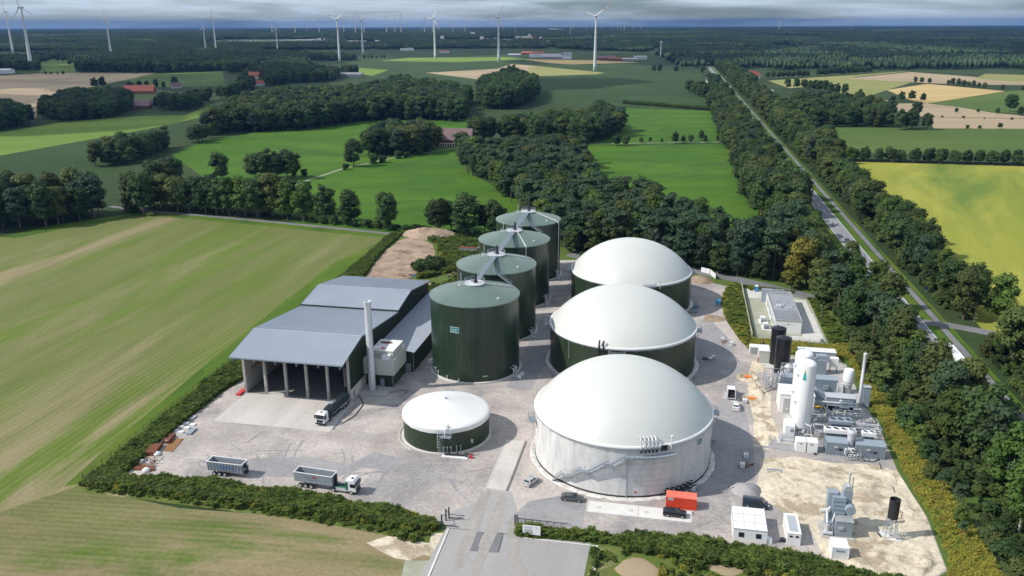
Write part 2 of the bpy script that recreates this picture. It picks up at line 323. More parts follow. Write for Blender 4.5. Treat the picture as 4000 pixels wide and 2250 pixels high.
groundmat('stubble_gold', (0.42, 0.30, 0.13), (0.48, 0.36, 0.17), big=.01, stretch=8, ang=math.radians(12), fine=.08)
groundmat('rape_field', (0.235, 0.255, 0.040), (0.320, 0.310, 0.060), big=.012, stretch=6, ang=math.radians(66), lo=.42, hi=.6, third=(0.130, 0.185, 0.035), tlo=.50, thi=.66, tscale=.018, fine=.1)
groundmat('pale_crop', (0.215, 0.225, 0.075), (0.26, 0.25, 0.10), big=.01, stretch=5, fine=.1)
groundmat('grass_green', (0.075, 0.120, 0.030), (0.10, 0.14, 0.035), big=.01, stretch=3, fine=.15)
groundmat('yard_gravel', (0.375, 0.335, 0.31), (0.46, 0.41, 0.375), big=.05, third=(0.29, 0.27, 0.265), tlo=.50, thi=.60, tscale=.045, fine=.34, lo=.4, hi=.6, bump=.3)
groundmat('sand', (0.60, 0.52, 0.40), (0.66, 0.58, 0.44), big=.08, third=(0.40, 0.325, 0.235), tlo=.50, thi=.58, tscale=.16, fine=.34, bump=1.0)
groundmat('dirt', (0.32, 0.235, 0.17), (0.38, 0.29, 0.215), big=.08, third=(0.22, 0.155, 0.11), tlo=.5, thi=.65, tscale=.15, fine=.3, bump=.9)
groundmat('asphalt', (0.17, 0.17, 0.175), (0.205, 0.205, 0.21), big=.08, third=(0.14, 0.14, 0.145), tlo=.58, thi=.68, tscale=.12, fine=.12, bump=.1)
groundmat('dark_asphalt', (0.275, 0.265, 0.27), (0.325, 0.31, 0.31), big=.08, fine=.25, bump=.1)
groundmat('apron_concrete', (0.50, 0.465, 0.43), (0.555, 0.515, 0.48), big=.06, stretch=3, ang=VA, third=(0.42, 0.38, 0.35), tlo=.55, thi=.7, tscale=.08, fine=.10, bump=.05)
groundmat('drive_concrete', (0.315, 0.300, 0.295), (0.36, 0.345, 0.335), big=.05, stretch=4, ang=VA, third=(0.28, 0.275, 0.285), tlo=.55, thi=.68, tscale=.1, fine=.10, bump=.05)
groundmat('dirty_concrete', (0.30, 0.275, 0.255), (0.345, 0.32, 0.295), big=.3, stretch=5, ang=VA, fine=.2, bump=.05)
groundmat('white_concrete', (0.62, 0.60, 0.57), (0.68, 0.66, 0.63), big=.2, fine=.08, bump=.03)
groundmat('moss_gravel', (0.30, 0.31, 0.235), (0.36, 0.36, 0.28), big=.15, fine=.2, bump=.1)
groundmat('road_asphalt', (0.235, 0.235, 0.255), (0.265, 0.265, 0.28), big=.05, stretch=6, ang=math.radians(79.3), fine=.1, bump=.05)

mb = M(); mb.add([(-36000, -600, -.08), (36000, -600, -.08), (36000, 36000, -.08), (-36000, 36000, -.08)], [(0, 1, 2, 3)])
tag(mb.build('ground', MT['land']), 'green farmland running out to the flat horizon', 'ground', kind='structure')
k = 4000 / 2576
def D(pts): return [(x * k, y * k) for x, y in pts]
def F(name, pts, z, m, label, cat='field'): return sheet(name, px(pts), z, MT[m], label, cat)
# far to near; far sheets 3 cm apart, near ones from 0 up
F('field', [(1400, 200), (2060, 196), (2560, 215), (2560, 262), (2740, 290), (2740, 310), (2840, 432), (2430, 415), (2090, 410), (1840, 400), (1830, 330), (1400, 300), (1340, 235)], -.05, 'maize', 'wide dark green maize field below the wind turbines')
F('field', [(1662, 284), (1940, 269), (2000, 250), (2108, 259), (2060, 262), (2075, 298), (1900, 312), (1860, 309)], -.02, 'stubble', 'pinkish stubble field beside the round wood')
F('field', [(2108, 259), (2364, 284), (2330, 290), (2075, 298), (2060, 262)], -.01, 'pale_crop', 'pale green strip field at the foot of the nearest turbine')
F('field', [(1480, 238), (1600, 226), (2000, 223), (2060, 231), (1800, 242), (1704, 241)], -.02, 'light_meadow', 'light green strip field below the two middle turbines')
F('field', [(2041, 231), (2315, 235), (2497, 244), (2232, 252), (2145, 246)], -.02, 'stubble_gold', 'golden stubble strip in front of the long farm buildings')
F('field', [(1402, 265), (1518, 273), (1455, 296), (1400, 290)], -.02, 'light_meadow', 'small bright green field beside the grey shed')
F('field', [(0, 296), (166, 286), (414, 281), (613, 284), (476, 315), (330, 345), (150, 400), (140, 460), (0, 420), (-300, 430), (-300, 300)], -.05, 'stubble', 'brown stubble field at the left beyond the farm')
F('field', [(613, 284), (870, 277), (880, 335), (600, 340), (476, 315)], -.04, 'grass_green', 'green field touching the brown stubble field')
F('field', [(155, 236), (290, 233), (295, 283), (155, 288)], -.05, 'grass_green', 'small dull green field between the far left woods')
F('field', [(-300, 545), (0, 517), (248, 476), (538, 453), (720, 450), (824, 410), (840, 430), (766, 462), (704, 478), (580, 503), (352, 545), (0, 607), (-300, 660)], -.04, 'light_meadow', 'light green meadow band at the left between the hedges')
F('field', [(-300, 660), (0, 607), (352, 545), (580, 503), (704, 478), (770, 500), (560, 590), (420, 680), (200, 790), (-300, 900)], -.035, 'maize', 'dark green maize field below the light meadow band')
F('meadow', D([(430, 388), (520, 352), (700, 325), (905, 305), (1140, 290), (1190, 300), (1190, 440), (1310, 500), (1310, 600), (1000, 590), (780, 575), (690, 540), (560, 480)]), -.03, 'meadow', 'bright green meadow crossed by a farm track', 'meadow')
F('meadow', D([(1440, 368), (1830, 361), (1870, 420), (1920, 530), (1860, 620), (1500, 600), (1440, 500)]), -.03, 'meadow', 'bright green meadow directly behind the pine wood', 'meadow')
F('meadow', D([(1545, 270), (1828, 281), (1862, 358), (1440, 366)]), -.03, 'meadow', 'green meadow beyond the row of small trees', 'meadow')
sheet('field', px([(4000, 1330), (4300, 1500), (5200, 1700), (4500, 668), (4000, 650), (3305, 630)]) + [tuple(RDp(*q)[:2]) for q in ((420, 24), (300, 18), (140, 15), (64, 12), (52, 30))], -.03, MT['rape_field'], 'large yellow green field to the right of the road', 'field')
F('field', [(3170, 497), (4000, 502), (4500, 507), (4500, 625), (4000, 615), (3220, 592)], -.03, 'grass_green', 'green field beyond the long hedge at the right')
F('field', [(3464, 352), (3621, 327), (3928, 356), (3621, 404), (3560, 392)], -.02, 'stubble_gold', 'golden striped stubble field with round trees before it')
F('field', [(3315, 306), (3555, 281), (3830, 302), (4200, 310), (4200, 335), (3857, 331), (3680, 327), (3370, 311)], -.03, 'stubble', 'pink stubble field in front of the right hand woods')
F('field', [(3000, 315), (3414, 286), (3559, 277), (3331, 302), (3559, 323), (3464, 352), (3323, 400), (3248, 331), (3083, 345)], -.035, 'pale_crop', 'pale yellow green field behind the tree row')
F('field', [(3630, 404), (3928, 356), (4000, 352), (4400, 350), (4400, 470), (3870, 437), (3745, 418)], -.015, 'grass_green', 'green field around the big round tree')
F('field', [(3300, 385), (3440, 385), (3509, 404), (3621, 404), (3745, 418), (3870, 439), (4000, 452), (4400, 480), (4400, 492), (4000, 462), (3621, 456), (3480, 448)], -.018, 'stubble', 'tan stubble strip with single bushes')
F('field', [(3629, 457), (4000, 464), (4400, 490), (4400, 504), (4000, 503), (3646, 501)], -.016, 'stubble', 'pale tan field just beyond the green one')
F('field', [(3807, 306), (3850, 288), (4000, 293), (4400, 295), (4400, 325), (3950, 318)], -.022, 'pale_crop', 'pale green field below the far right woods')
# the big drilled field at the left and the near field below the hedge
F('field', [(-900, 760), (0, 925), (200, 880), (560, 826), (780, 842), (1085, 870), (1330, 894), (1560, 917), (1535, 930), (320, 1890), (300, 1905), (0, 2010), (-500, 2200), (-1600, 2300)], 0.0, 'drilled_field', 'big drilled field at the left with green and tan streaks')
F('margin', [(560, 826), (780, 842), (1085, 870), (1330, 894), (1540, 915), (1500, 928), (1300, 910), (1060, 884), (780, 858), (560, 842), (300, 885), (60, 930), (0, 925), (200, 880)], .006, 'margin_grass', 'bright green grass margin along the farm path', 'grass margin')
F('margin', [(1540, 918), (320, 1888), (250, 1900), (430, 1740), (760, 1460), (1020, 1250), (1300, 1030)], .010, 'margin_grass', 'green field margin along the plant fence', 'grass margin')
F('field', [(-900, 2080), (0, 2000), (300, 1900), (330, 1905), (700, 1985), (1100, 2015), (1400, 2045), (1600, 2085), (1745, 2100), (1752, 2110), (1700, 2200), (1600, 2500), (-900, 2900)], .004, 'near_field', 'tan and green field in front of the weed hedge')
sh_ = px([(1430, 2120), (1560, 2080), (1680, 2085), (1745, 2080), (1735, 2120), (1700, 2180), (1650, 2170), (1600, 2190), (1540, 2180), (1480, 2150)])
sheet('sand_patch', sh_, .012, MT['sand'], 'bare sand patch beside the driveway', 'sand')
F('dirt_patch', [(1580, 2190), (1690, 2190), (1690, 2250), (1660, 2320), (1560, 2300)], .010, 'moss_gravel', 'stony strip beside the driveway kerb', 'dirt')
# rough ground round the plant
sheet('verge', [W(-45, 130)[:2], W(60, 95)[:2], W(75, 95)[:2], W(66, 330)[:2], W(10, 352)[:2], W(-60, 360)[:2], W(-131, 368)[:2], W(-124, 139)[:2]], .002, MT['grass_green'], 'rough grass all round the plant yard', 'grass')
# the yard
yard = [(-116.5, 143), (-118.5, 170), (-118, 186), (-116, 205), (-114.5, 270), (-100, 272), (-84, 271), (-76, 300), (-70, 322), (-60, 334), (-40, 338), (-20, 336), (2, 326), (10, 318), (20.5, 312), (19, 300), (17.5, 290), (18.5, 272), (21.5, 256), (24, 247), (27, 244.5), (50, 244), (51, 216), (52, 196), (51.5, 178), (53, 160), (52, 142), (47, 137), (31, 139.5), (12, 141), (0, 141.5), (-14, 140.5), (-27.6, 138.5), (-41, 138.5), (-52, 141.5), (-70, 143.2), (-95, 144.5), (-112, 141.5)]
sheet('yard', [W(*p)[:2] for p in yard], .014, MT['yard_gravel'], 'gravel and worn asphalt yard of the biogas plant', 'yard')
yz = .018
sheet('sand_area', [W(*p)[:2] for p in [(22, 178), (30, 180.5), (38, 179), (46, 180), (51.4, 178), (52.8, 160), (51.8, 142.4), (46.9, 137.2), (36, 138.2), (30.5, 143), (29.5, 150), (24, 157), (20, 163), (21, 170)]], yz, MT['sand'], 'bare sand area round the cooler and the flare', 'sand')
sheet('sand_area', [W(*p)[:2] for p in [(23, 228), (28, 231), (29, 236), (24.6, 238), (22.2, 226), (21.6, 212), (22, 198), (21, 184), (25, 182), (27.5, 190), (26.5, 203), (27.6, 214)]], yz, MT['sand'], 'narrow strip of dug sand beside the gas plant', 'sand')
for i, (pts, lab) in enumerate([
    ([(-46, 139), (-27.8, 138.6), (-28.5, 146), (-31, 153.2), (-34.8, 153), (-38, 147), (-42, 143)], 'dark worn asphalt inside the gate'),
    ([(-30, 141), (-14.8, 141), (-14.9, 151), (-20, 154), (-27, 150)], 'dark asphalt patch beside the weighbridge'),
    ([(-98, 150), (-84, 149), (-70, 152), (-66, 156), (-78, 159), (-92, 156)], 'darker damp patch between the tipper and the hall'),
    ([(-70, 156), (-60, 157), (-58, 162), (-66, 164)], 'grey patch below the round white tank'),
    ([(8, 160), (20, 168), (21, 184), (20, 205), (14, 210), (12, 190), (10, 175)], 'grey asphalt lane right of the near dome'),
    ([(9, 225), (17, 232), (20, 250), (14, 270), (8, 262)], 'grey asphalt lane right of the middle dome'),
    ([(-43, 205), (-36, 205), (-35, 262), (-43, 266)], 'grey lane between the silos and the domes'),
    ([(22, 183.5), (49.8, 180.2), (50.4, 190), (26.5, 190), (25, 187)], 'grey concrete pad below the gas plant')]):
    sheet('asphalt_patch', [W(*p)[:2] for p in pts], .022 + .001 * i, MT['drive_concrete'] if i == 0 else MT['dark_asphalt'], lab, 'asphalt')
sheet('gas_plant_slab', [W(*p)[:2] for p in [(29, 191), (50.5, 190.5), (51, 240), (30, 240)]], .10, MT['concrete'], 'concrete slab under the gas plant', 'slab', th=.3)
groundmat('gold_ground', (0.24, 0.215, 0.06), (0.17, 0.19, 0.045), big=.15, fine=.25)
groundmat('weed_ground', (0.10, 0.14, 0.03), (0.13, 0.15, 0.045), big=.15, third=(0.30, 0.27, 0.15), tlo=.58, thi=.66, tscale=.09, fine=.3)
for pts, m_, lab in (([(52.4, 243), (57.3, 254), (60.3, 180), (61.8, 130), (62, 100), (50.5, 134), (53.5, 146), (54, 160), (52.8, 178), (53.2, 200), (52.2, 220)], 'gold_ground', 'dry grassy ground right of the plant'), ([(24, 248), (26, 255.8), (48.8, 254), (57, 256), (57, 246), (52, 243.5), (50, 245.5), (28, 246.5)], 'gold_ground', 'dry grassy ground below the compound'), ([(20.8, 311), (24.6, 314), (25.3, 290), (25.3, 256.5), (23.5, 249), (21.8, 257), (18.8, 273), (17.8, 290), (19.2, 300)], 'gold_ground', 'dry grassy ground left of the mossy wall'), ([(-12.2, 137), (-6, 138), (50, 134), (62, 112), (62, 60), (-12.2, 60)], 'weed_ground', 'rough weedy ground at the lower right'), ([(-123.5, 136), (-123, 141.6), (-70, 142.8), (-44, 139), (-43, 132), (-70, 134.6), (-120, 135.4)], 'weed_ground', 'weedy ground under the front hedge')): sheet('rough_grass', [W(*p)[:2] for p in pts], .011 if 'front' not in lab else .013, MT[m_], lab, 'grass')
# concrete apron in front of the hall, cast in bays
ap = thing('apron', 'pale concrete apron in front of the open hall', 'apron', W(-96.5, 179), kind='structure')
for i in range(6):
    x0 = -15 + 5.2 * i
    for j in range(2):
        y0 = -7.6 + j * 8.6
        M().box(x0 + .02, x0 + 5.18, y0 + .02, y0 + 8.58, -.1, .045 + .003 * ((i * 7 + j * 3) % 3)).build('slab', MT['apron_concrete'], ap)
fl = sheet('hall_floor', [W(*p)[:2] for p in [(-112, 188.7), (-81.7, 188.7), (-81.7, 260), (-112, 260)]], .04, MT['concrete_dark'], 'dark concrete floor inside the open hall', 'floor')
# farm path behind the field, access road, main road with cycle path
def ribbon(name, cl, w, z, m, label, cat, th=0):
    P_ = [Vector((p[0], p[1], 0)) for p in cl]; L_ = []; R_ = []
    for i, p in enumerate(P_):
        d = (P_[min(i + 1, len(P_) - 1)] - P_[max(i - 1, 0)]).normalized(); n = Vector((-d.y, d.x, 0)); L_.append(p + n * w / 2); R_.append(p - n * w / 2)
    mb = M(); n = len(P_)
    mb.add([(p.x, p.y, z) for p in L_] + [(p.x, p.y, z) for p in R_], [(i + n, i + n + 1, i + 1, i) for i in range(n - 1)])
    return tag(mb.build(name, MT[m]), label, cat, kind='structure')
ribbon('farm_path', px([(430, 806), (560, 823), (780, 841), (1085, 869), (1330, 893), (1560, 917)]), 3.4, .03, 'asphalt', 'narrow asphalt farm path along the tree row', 'path')
ribbon('farm_track', px(D([(700, 478), (730, 468), (860, 425), (1000, 395), (1160, 370)])), 1.8, .0, 'moss_gravel', 'grassy farm track crossing the bright meadow', 'path')
ribbon('meadow_path', px([(2300, 561), (2600, 558), (2850, 555)]), 2.0, .0, 'moss_gravel', 'thin path along the row of small trees', 'path')
ribbon('access_road', px([(2290, 975), (2240, 1000), (2300, 1010), (2600, 1035), (2740, 1062), (2860, 1088), (3000, 1120), (3120, 1150), (3210, 1168), (3300, 1150), (3420, 1090)]), 7.0, .030, 'asphalt', 'grey access road behind the plant', 'road')
ribbon('cycle_path', [RDp(s, 0) for s in (-200, 200, 600, 1200, 2200)], 2.2, .035, 'asphalt', 'grey cycle path beside the main road', 'path')
ribbon('main_road', [RDp(s, -8.2) for s in (-200, 200, 600, 1200, 2400)], 7.4, .035, 'road_asphalt', 'grey main road running straight away at the right', 'road')
ribbon('road_verge', [RDp(s, -3.0) for s in (-200, 200, 600, 1200, 2200)], 3.2, .030, 'margin_grass', 'green strip between road and cycle path', 'grass')
ribbon('road_verge', [RDp(s, 2.2) for s in (-200, 200, 600, 1200, 2200)], 1.5, .028, 'margin_grass', 'grassy strip beside the cycle path', 'verge')
ribbon('road_verge', [RDp(s, -13.5) for s in (-200, 200, 600, 1200, 2200)], 3.4, .028, 'margin_grass', 'green strip left of the main road', 'grass')
ribbon('side_road', [RDp(72, -6), RDp(70, 2), RDp(66, 10), RDp(60, 20), RDp(52, 36)], 5.5, .040, 'asphalt', 'grey side road branching off to the right', 'road')
ml = tag(M().build('road_marking', MT['white_paint']), 'white dashed centre line and edge lines of the main road', 'road marking', kind='structure')
mb = M()
def quad(mb, a, b, w, z):
    d = (b - a).normalized(); n = Vector((-d.y, d.x, 0)) * w / 2
    mb.add([(p.x, p.y, z) for p in (a - n, b - n, b + n, a + n)], [(0, 1, 2, 3)])
for i in range(70): quad(mb, RDp(-100 + 18 * i, -8.2), RDp(-94 + 18 * i, -8.2), .18, .045)
for n in (-11.6, -4.8): quad(mb, RDp(-200, n), RDp(1200, n), .16, .045)
bpy.data.objects.remove(ml)
tag(mb.build('road_marking', MT['white_paint']), 'white dashed centre line and edge lines of the main road', 'road marking', kind='structure')
# driveway below the gate with kerbs
sheet('driveway', [W(*p)[:2] for p in [(-41.2, 140.2), (-28.0, 139.8), (-27.0, 137.4), (-12.6, 138.0), (-13.0, 60), (-43, 60)]], .016, MT['drive_concrete'], 'light grey concrete driveway outside the gate', 'driveway')
mb = M()
e = S(1675, 2250); e2 = S(2317, 2250); s1 = S(1752, 2067); s2 = S(2331, 2133); s3 = S(2019, 2098)
def kerb(label, pts, w=.35, h=.16):
    mb = M()
    for a, b in zip(pts[:-1], pts[1:]):
        a, b = Vector((*a, 0)), Vector((*b, 0)); d = (b - a).normalized(); n = Vector((-d.y, d.x, 0)) * w / 2
        q = [a - n, b - n, b + n, a + n]; mb.prism([tuple(W(v.x, v.y)[:2]) for v in q], -.05, h)
    tag(mb.build('kerb', MT['white_concrete']), label, 'kerb', kind='structure')
ext = lambda a, b, t: (a[0] + (b[0] - a[0]) * t, a[1] + (b[1] - a[1]) * t)
kerb('pale kerb along the left side of the driveway', [s1, ext(s1, e, 3)])
kerb('pale double kerb along the right side of the driveway', [s2, ext(s2, e2, 3)], .5)
kerb('pale kerb at the foot of the gate hedge', [s3, s2], .2, .08)
sheet('patched_asphalt', [W(*p)[:2] for p in [S(1830, 2075), S(1970, 2082), S(1950, 2160), S(1822, 2152)]], .024, MT['asphalt'], 'dark patched asphalt square in the driveway mouth', 'asphalt')
sheet('repair_strip', [W(*p)[:2] for p in [S(1885, 2092), S(1925, 2094), S(1905, 2136), S(1868, 2134)]], .030, MT['drive_concrete'], 'pale repair square inside the patched asphalt', 'asphalt')
for i, (p_, lab) in enumerate((([(-37.8, 152), (-35.6, 153), (-34.8, 140), (-34.6, 126), (-36.8, 125), (-37.4, 138)], 'left dirty wheel lane running from the yard onto the driveway'), ([(-33.2, 152.6), (-31.4, 150), (-31.0, 139), (-31.4, 124), (-33.0, 124), (-33.4, 138)], 'right dirty wheel lane running from the yard onto the driveway'), ([(-29.8, 143), (-27.8, 142), (-25, 131), (-20, 122), (-22, 121), (-27.4, 130)], 'dirty wheel lane curving right onto the driveway'))):
    rr_ = random.Random(i); sheet('wheel_lane', [W(x + rr_.uniform(-.3, .3), y)[:2] for x, y in p_], .034 + .002 * i, MT['dirty_concrete'], lab, 'wheel marks')
mb = M()
for a, b in (((1755, 2064), (1835, 2070)), ((1940, 2082), (2004, 2089)), ((1965, 2095), (1945, 2158))):
    p, q = S(*a), S(*b); p, q = W(*p), W(*q); quad(mb, p, q, .12, .034)
tag(mb.build('joint', MT['black_matt']), 'dark joint lines across the driveway mouth', 'joint', kind='structure')
# bare clearing behind the hall
F('clearing', [(1535, 1110), (1500, 1140), (1450, 1130), (1430, 1080), (1470, 1020), (1510, 975), (1560, 945), (1640, 930), (1690, 955), (1700, 990), (1680, 1030), (1620, 1060), (1600, 1090), (1700, 1110), (1690, 1130)], .026, 'dirt', 'bare brown clearing with round wheel tracks', 'dirt')
mb = M()
c0 = S(1580, 1015)
for i in range(9):
    r = 1.6 + i * .95 + RND.uniform(-.2, .2); a0 = RND.uniform(0, 360)
    mb.lathe([(r, .032), (r + .35, .034)], 40, c0[0] + RND.uniform(-.5, .5), c0[1] + RND.uniform(-.5, .5), a0, a0 + RND.uniform(180, 330), cap=False)
o = mb.build('wheel_tracks', MT['earth']); o.rotation_euler = (0, 0, AZ); tag(o, 'curved wheel tracks in the brown clearing', 'wheel tracks', kind='structure')
# yard wheel tracks (worn, darker and paler arcs)
mb = M()
for i in range(60):
    x, y = RND.uniform(-104, -40), RND.uniform(148, 172); r = RND.uniform(14, 60); a0 = RND.uniform(0, 360); w = RND.uniform(.25, .6)
    cx, cy = x - r * math.cos(math.radians(a0)), y - r * math.sin(math.radians(a0)); sw = RND.uniform(300, 900) / r
    if True:
        pts = [(cx + r * math.cos(math.radians(a0 + sw * t / 14)), cy + r * math.sin(math.radians(a0 + sw * t / 14))) for t in range(15)]
        if all(-112 < p[0] < -34 and 145 < p[1] < 170 and (p[0] + 51.9) ** 2 + (p[1] - 176.4) ** 2 > 150 for p in pts):
            mb.lathe([(r, .034 + .0004 * i), (r + w, .034 + .0004 * i)], 14, cx, cy, a0, a0 + sw, cap=False)
o = mb.build('tyre_marks', MT['dark_asphalt']); o.rotation_euler = (0, 0, AZ); tag(o, 'faint curved tyre marks on the gravel yard', 'tyre marks', kind='structure')
# concrete strip with side kerb between the round tank and the near dome
st = thing('concrete_strip', 'long pale concrete wash strip left of the near dome', 'concrete strip', W(-34.3, 164.6), kind='structure')
for i in range(4): M().box(-2.4 + .25 * (i - 2) * 0, 1.9, -11.2 + 5.6 * i + .04, -5.6 + 5.6 * i, -.1, .07).build('slab', MT['apron_concrete'], st)
M().box(2.0, 2.25, -11.4, 11.2, -.1, .22).build('kerb', MT['concrete_dark'], st)
M().box(-2.62, -2.42, -11.4, 11.2, -.1, .12).build('kerb', MT['concrete_light'], st)
# uneven, driven-over sand
def rough_ground(name, pts, z, m, label, cat, amp=.3, cell=.8):
    xs = [p[0] for p in pts]; ys = [p[1] for p in pts]; x0, y0 = min(xs), min(ys); nx = int((max(xs) - x0) / cell) + 2; ny = int((max(ys) - y0) / cell) + 2; rr = random.Random(4)
    bl = [(rr.uniform(x0, max(xs)), rr.uniform(y0, max(ys)), rr.uniform(1.2, 4.5), rr.uniform(-.6, 1)) for _ in range(90)]
    def ins(x, y):
        c = False; j = len(pts) - 1
        for i in range(len(pts)):
            if (pts[i][1] > y) != (pts[j][1] > y) and x < (pts[j][0] - pts[i][0]) * (y - pts[i][1]) / (pts[j][1] - pts[i][1]) + pts[i][0]: c = not c
            j = i
        return c
    def hgt(x, y): return amp * (sum(w * math.exp(-((x - a) ** 2 + (y - b) ** 2) / (r * r)) for a, b, r, w in bl) * .55 + .22 * math.sin(x * .9 + y * 1.7) * math.sin(x * .5 - y * .4) + .12 * math.sin(4.1 * (x * .3 + y) + 1.2 * math.sin(x * .7)) + rr.uniform(-.09, .09))
    idx = {}; mb = M(); sc_ = lambda x, y: 1 if ins(x + 1.2, y) and ins(x - 1.2, y) and ins(x, y + 1.2) and ins(x, y - 1.2) else 0
    for j in range(ny):
        for i in range(nx):
            x, y = x0 + i * cell, y0 + j * cell
            if ins(x, y): idx[(i, j)] = len(mb.v); mb.v.append((x, y, z + max(0, hgt(x, y)) * sc_(x, y)))
    mb.f = [(idx[(i, j)], idx[(i + 1, j)], idx[(i + 1, j + 1)], idx[(i, j + 1)]) for (i, j) in idx if (i + 1, j) in idx and (i, j + 1) in idx and (i + 1, j + 1) in idx]
    o = mb.build(name, MT[m], rz=AZ, smooth=60); return tag(o, label, cat, kind='structure')
rough_ground('sand_relief', [(23, 177.6), (30, 179.5), (46, 179), (51, 177), (52.3, 160), (51, 143), (46.9, 138), (36, 139), (31, 143.5), (30.3, 150), (25, 157), (21, 163), (21.6, 170)], .024, 'sand', 'heaped and driven-over sand round the cooler and flare', 'sand', .85, .6)
rough_ground('sand_relief', [(23.4, 227), (28, 230), (29, 235), (24.8, 237), (22.6, 226), (22.0, 212), (22.4, 198), (21.6, 184.6), (24.6, 182.6), (27, 190), (26, 203), (27, 214)], .024, 'sand', 'dug and rutted sand strip beside the gas plant', 'sand', .5, .6)
rough_ground('soil_relief', [(-114, 290), (-118.5, 300), (-123, 333), (-126, 355), (-124, 362), (-117, 361), (-106, 349), (-100, 329), (-99.8, 310), (-101, 296)], .034, 'dirt', 'rutted bare soil of the clearing', 'soil', .8, 1.0)
# small heaps
def heap(name, a, b, r, h, m, label, cat, n=24, sq=1.0, kind=None):
    rr = random.Random(int(a * 7 + b)); mb = M(); rings = 9; vs = []; fs = []
    for j in range(rings):
        t = j / (rings - 1); 
        for i in range(n):
            an = 2 * math.pi * i / n; w = 1 + .12 * math.sin(3 * an + a) + rr.uniform(-.05, .05)
            R_ = r * (1 - t) * w; z = h * (1 - (1 - t) ** 2) * (.92 + rr.uniform(-.05, .08)) if j else -.05
            vs.append((R_ * math.cos(an), R_ * sq * math.sin(an), z))
    for j in range(rings - 1):
        for i in range(n): fs.append((j * n + i, j * n + (i + 1) % n, (j + 1) * n + (i + 1) % n, (j + 1) * n + i))
    mb.add(vs, fs); o = mb.build(name, MT[m], loc=W(a, b), rz=AZ, smooth=60); return tag(o, label, cat, kind=kind)
# ------------------------------------------------------------------ green silos
SILO = [(-54.9, 218.7), (-55.5, 250.1), (-56.2, 283.0), (-56.9, 315.0)]
SR, SH = 12.6, 22.3
lab4 = ['nearest tall dark green silo, with the small maker sign', 'second tall dark green silo from the camera', 'third tall dark green silo, with the white pipe on its roof', 'farthest tall dark green silo, with a white pipe down its side']
def pipe_set(name, parent, ang, r, n=3, hh=2.5, seed=1, m='galvanized'):
    rr = random.Random(seed); mb = M(); ca, sa = math.cos(math.radians(ang)), math.sin(math.radians(ang))
    tx, ty = -sa, ca
    for i in range(n):
        o = (i - (n - 1) / 2) * .75; h = hh * rr.uniform(.6, 1)
        p = Vector((ca * (r + .05) + tx * o, sa * (r + .05) + ty * o, h)); q = p + Vector((ca * 1.0, sa * 1.0, 0))
        mb.path([p, q, q - Vector((0, 0, h - .1))], .14, 8)
        mb.cyl(q.x, q.y, h - .5, h - .25, .26, n=10)
    mb.box(ca * (r + .9) - 1, ca * (r + .9) + 1, sa * (r + .9) - .8, sa * (r + .9) + .8, 0.02, .15)
    return mb.build(name, MT[m], parent)
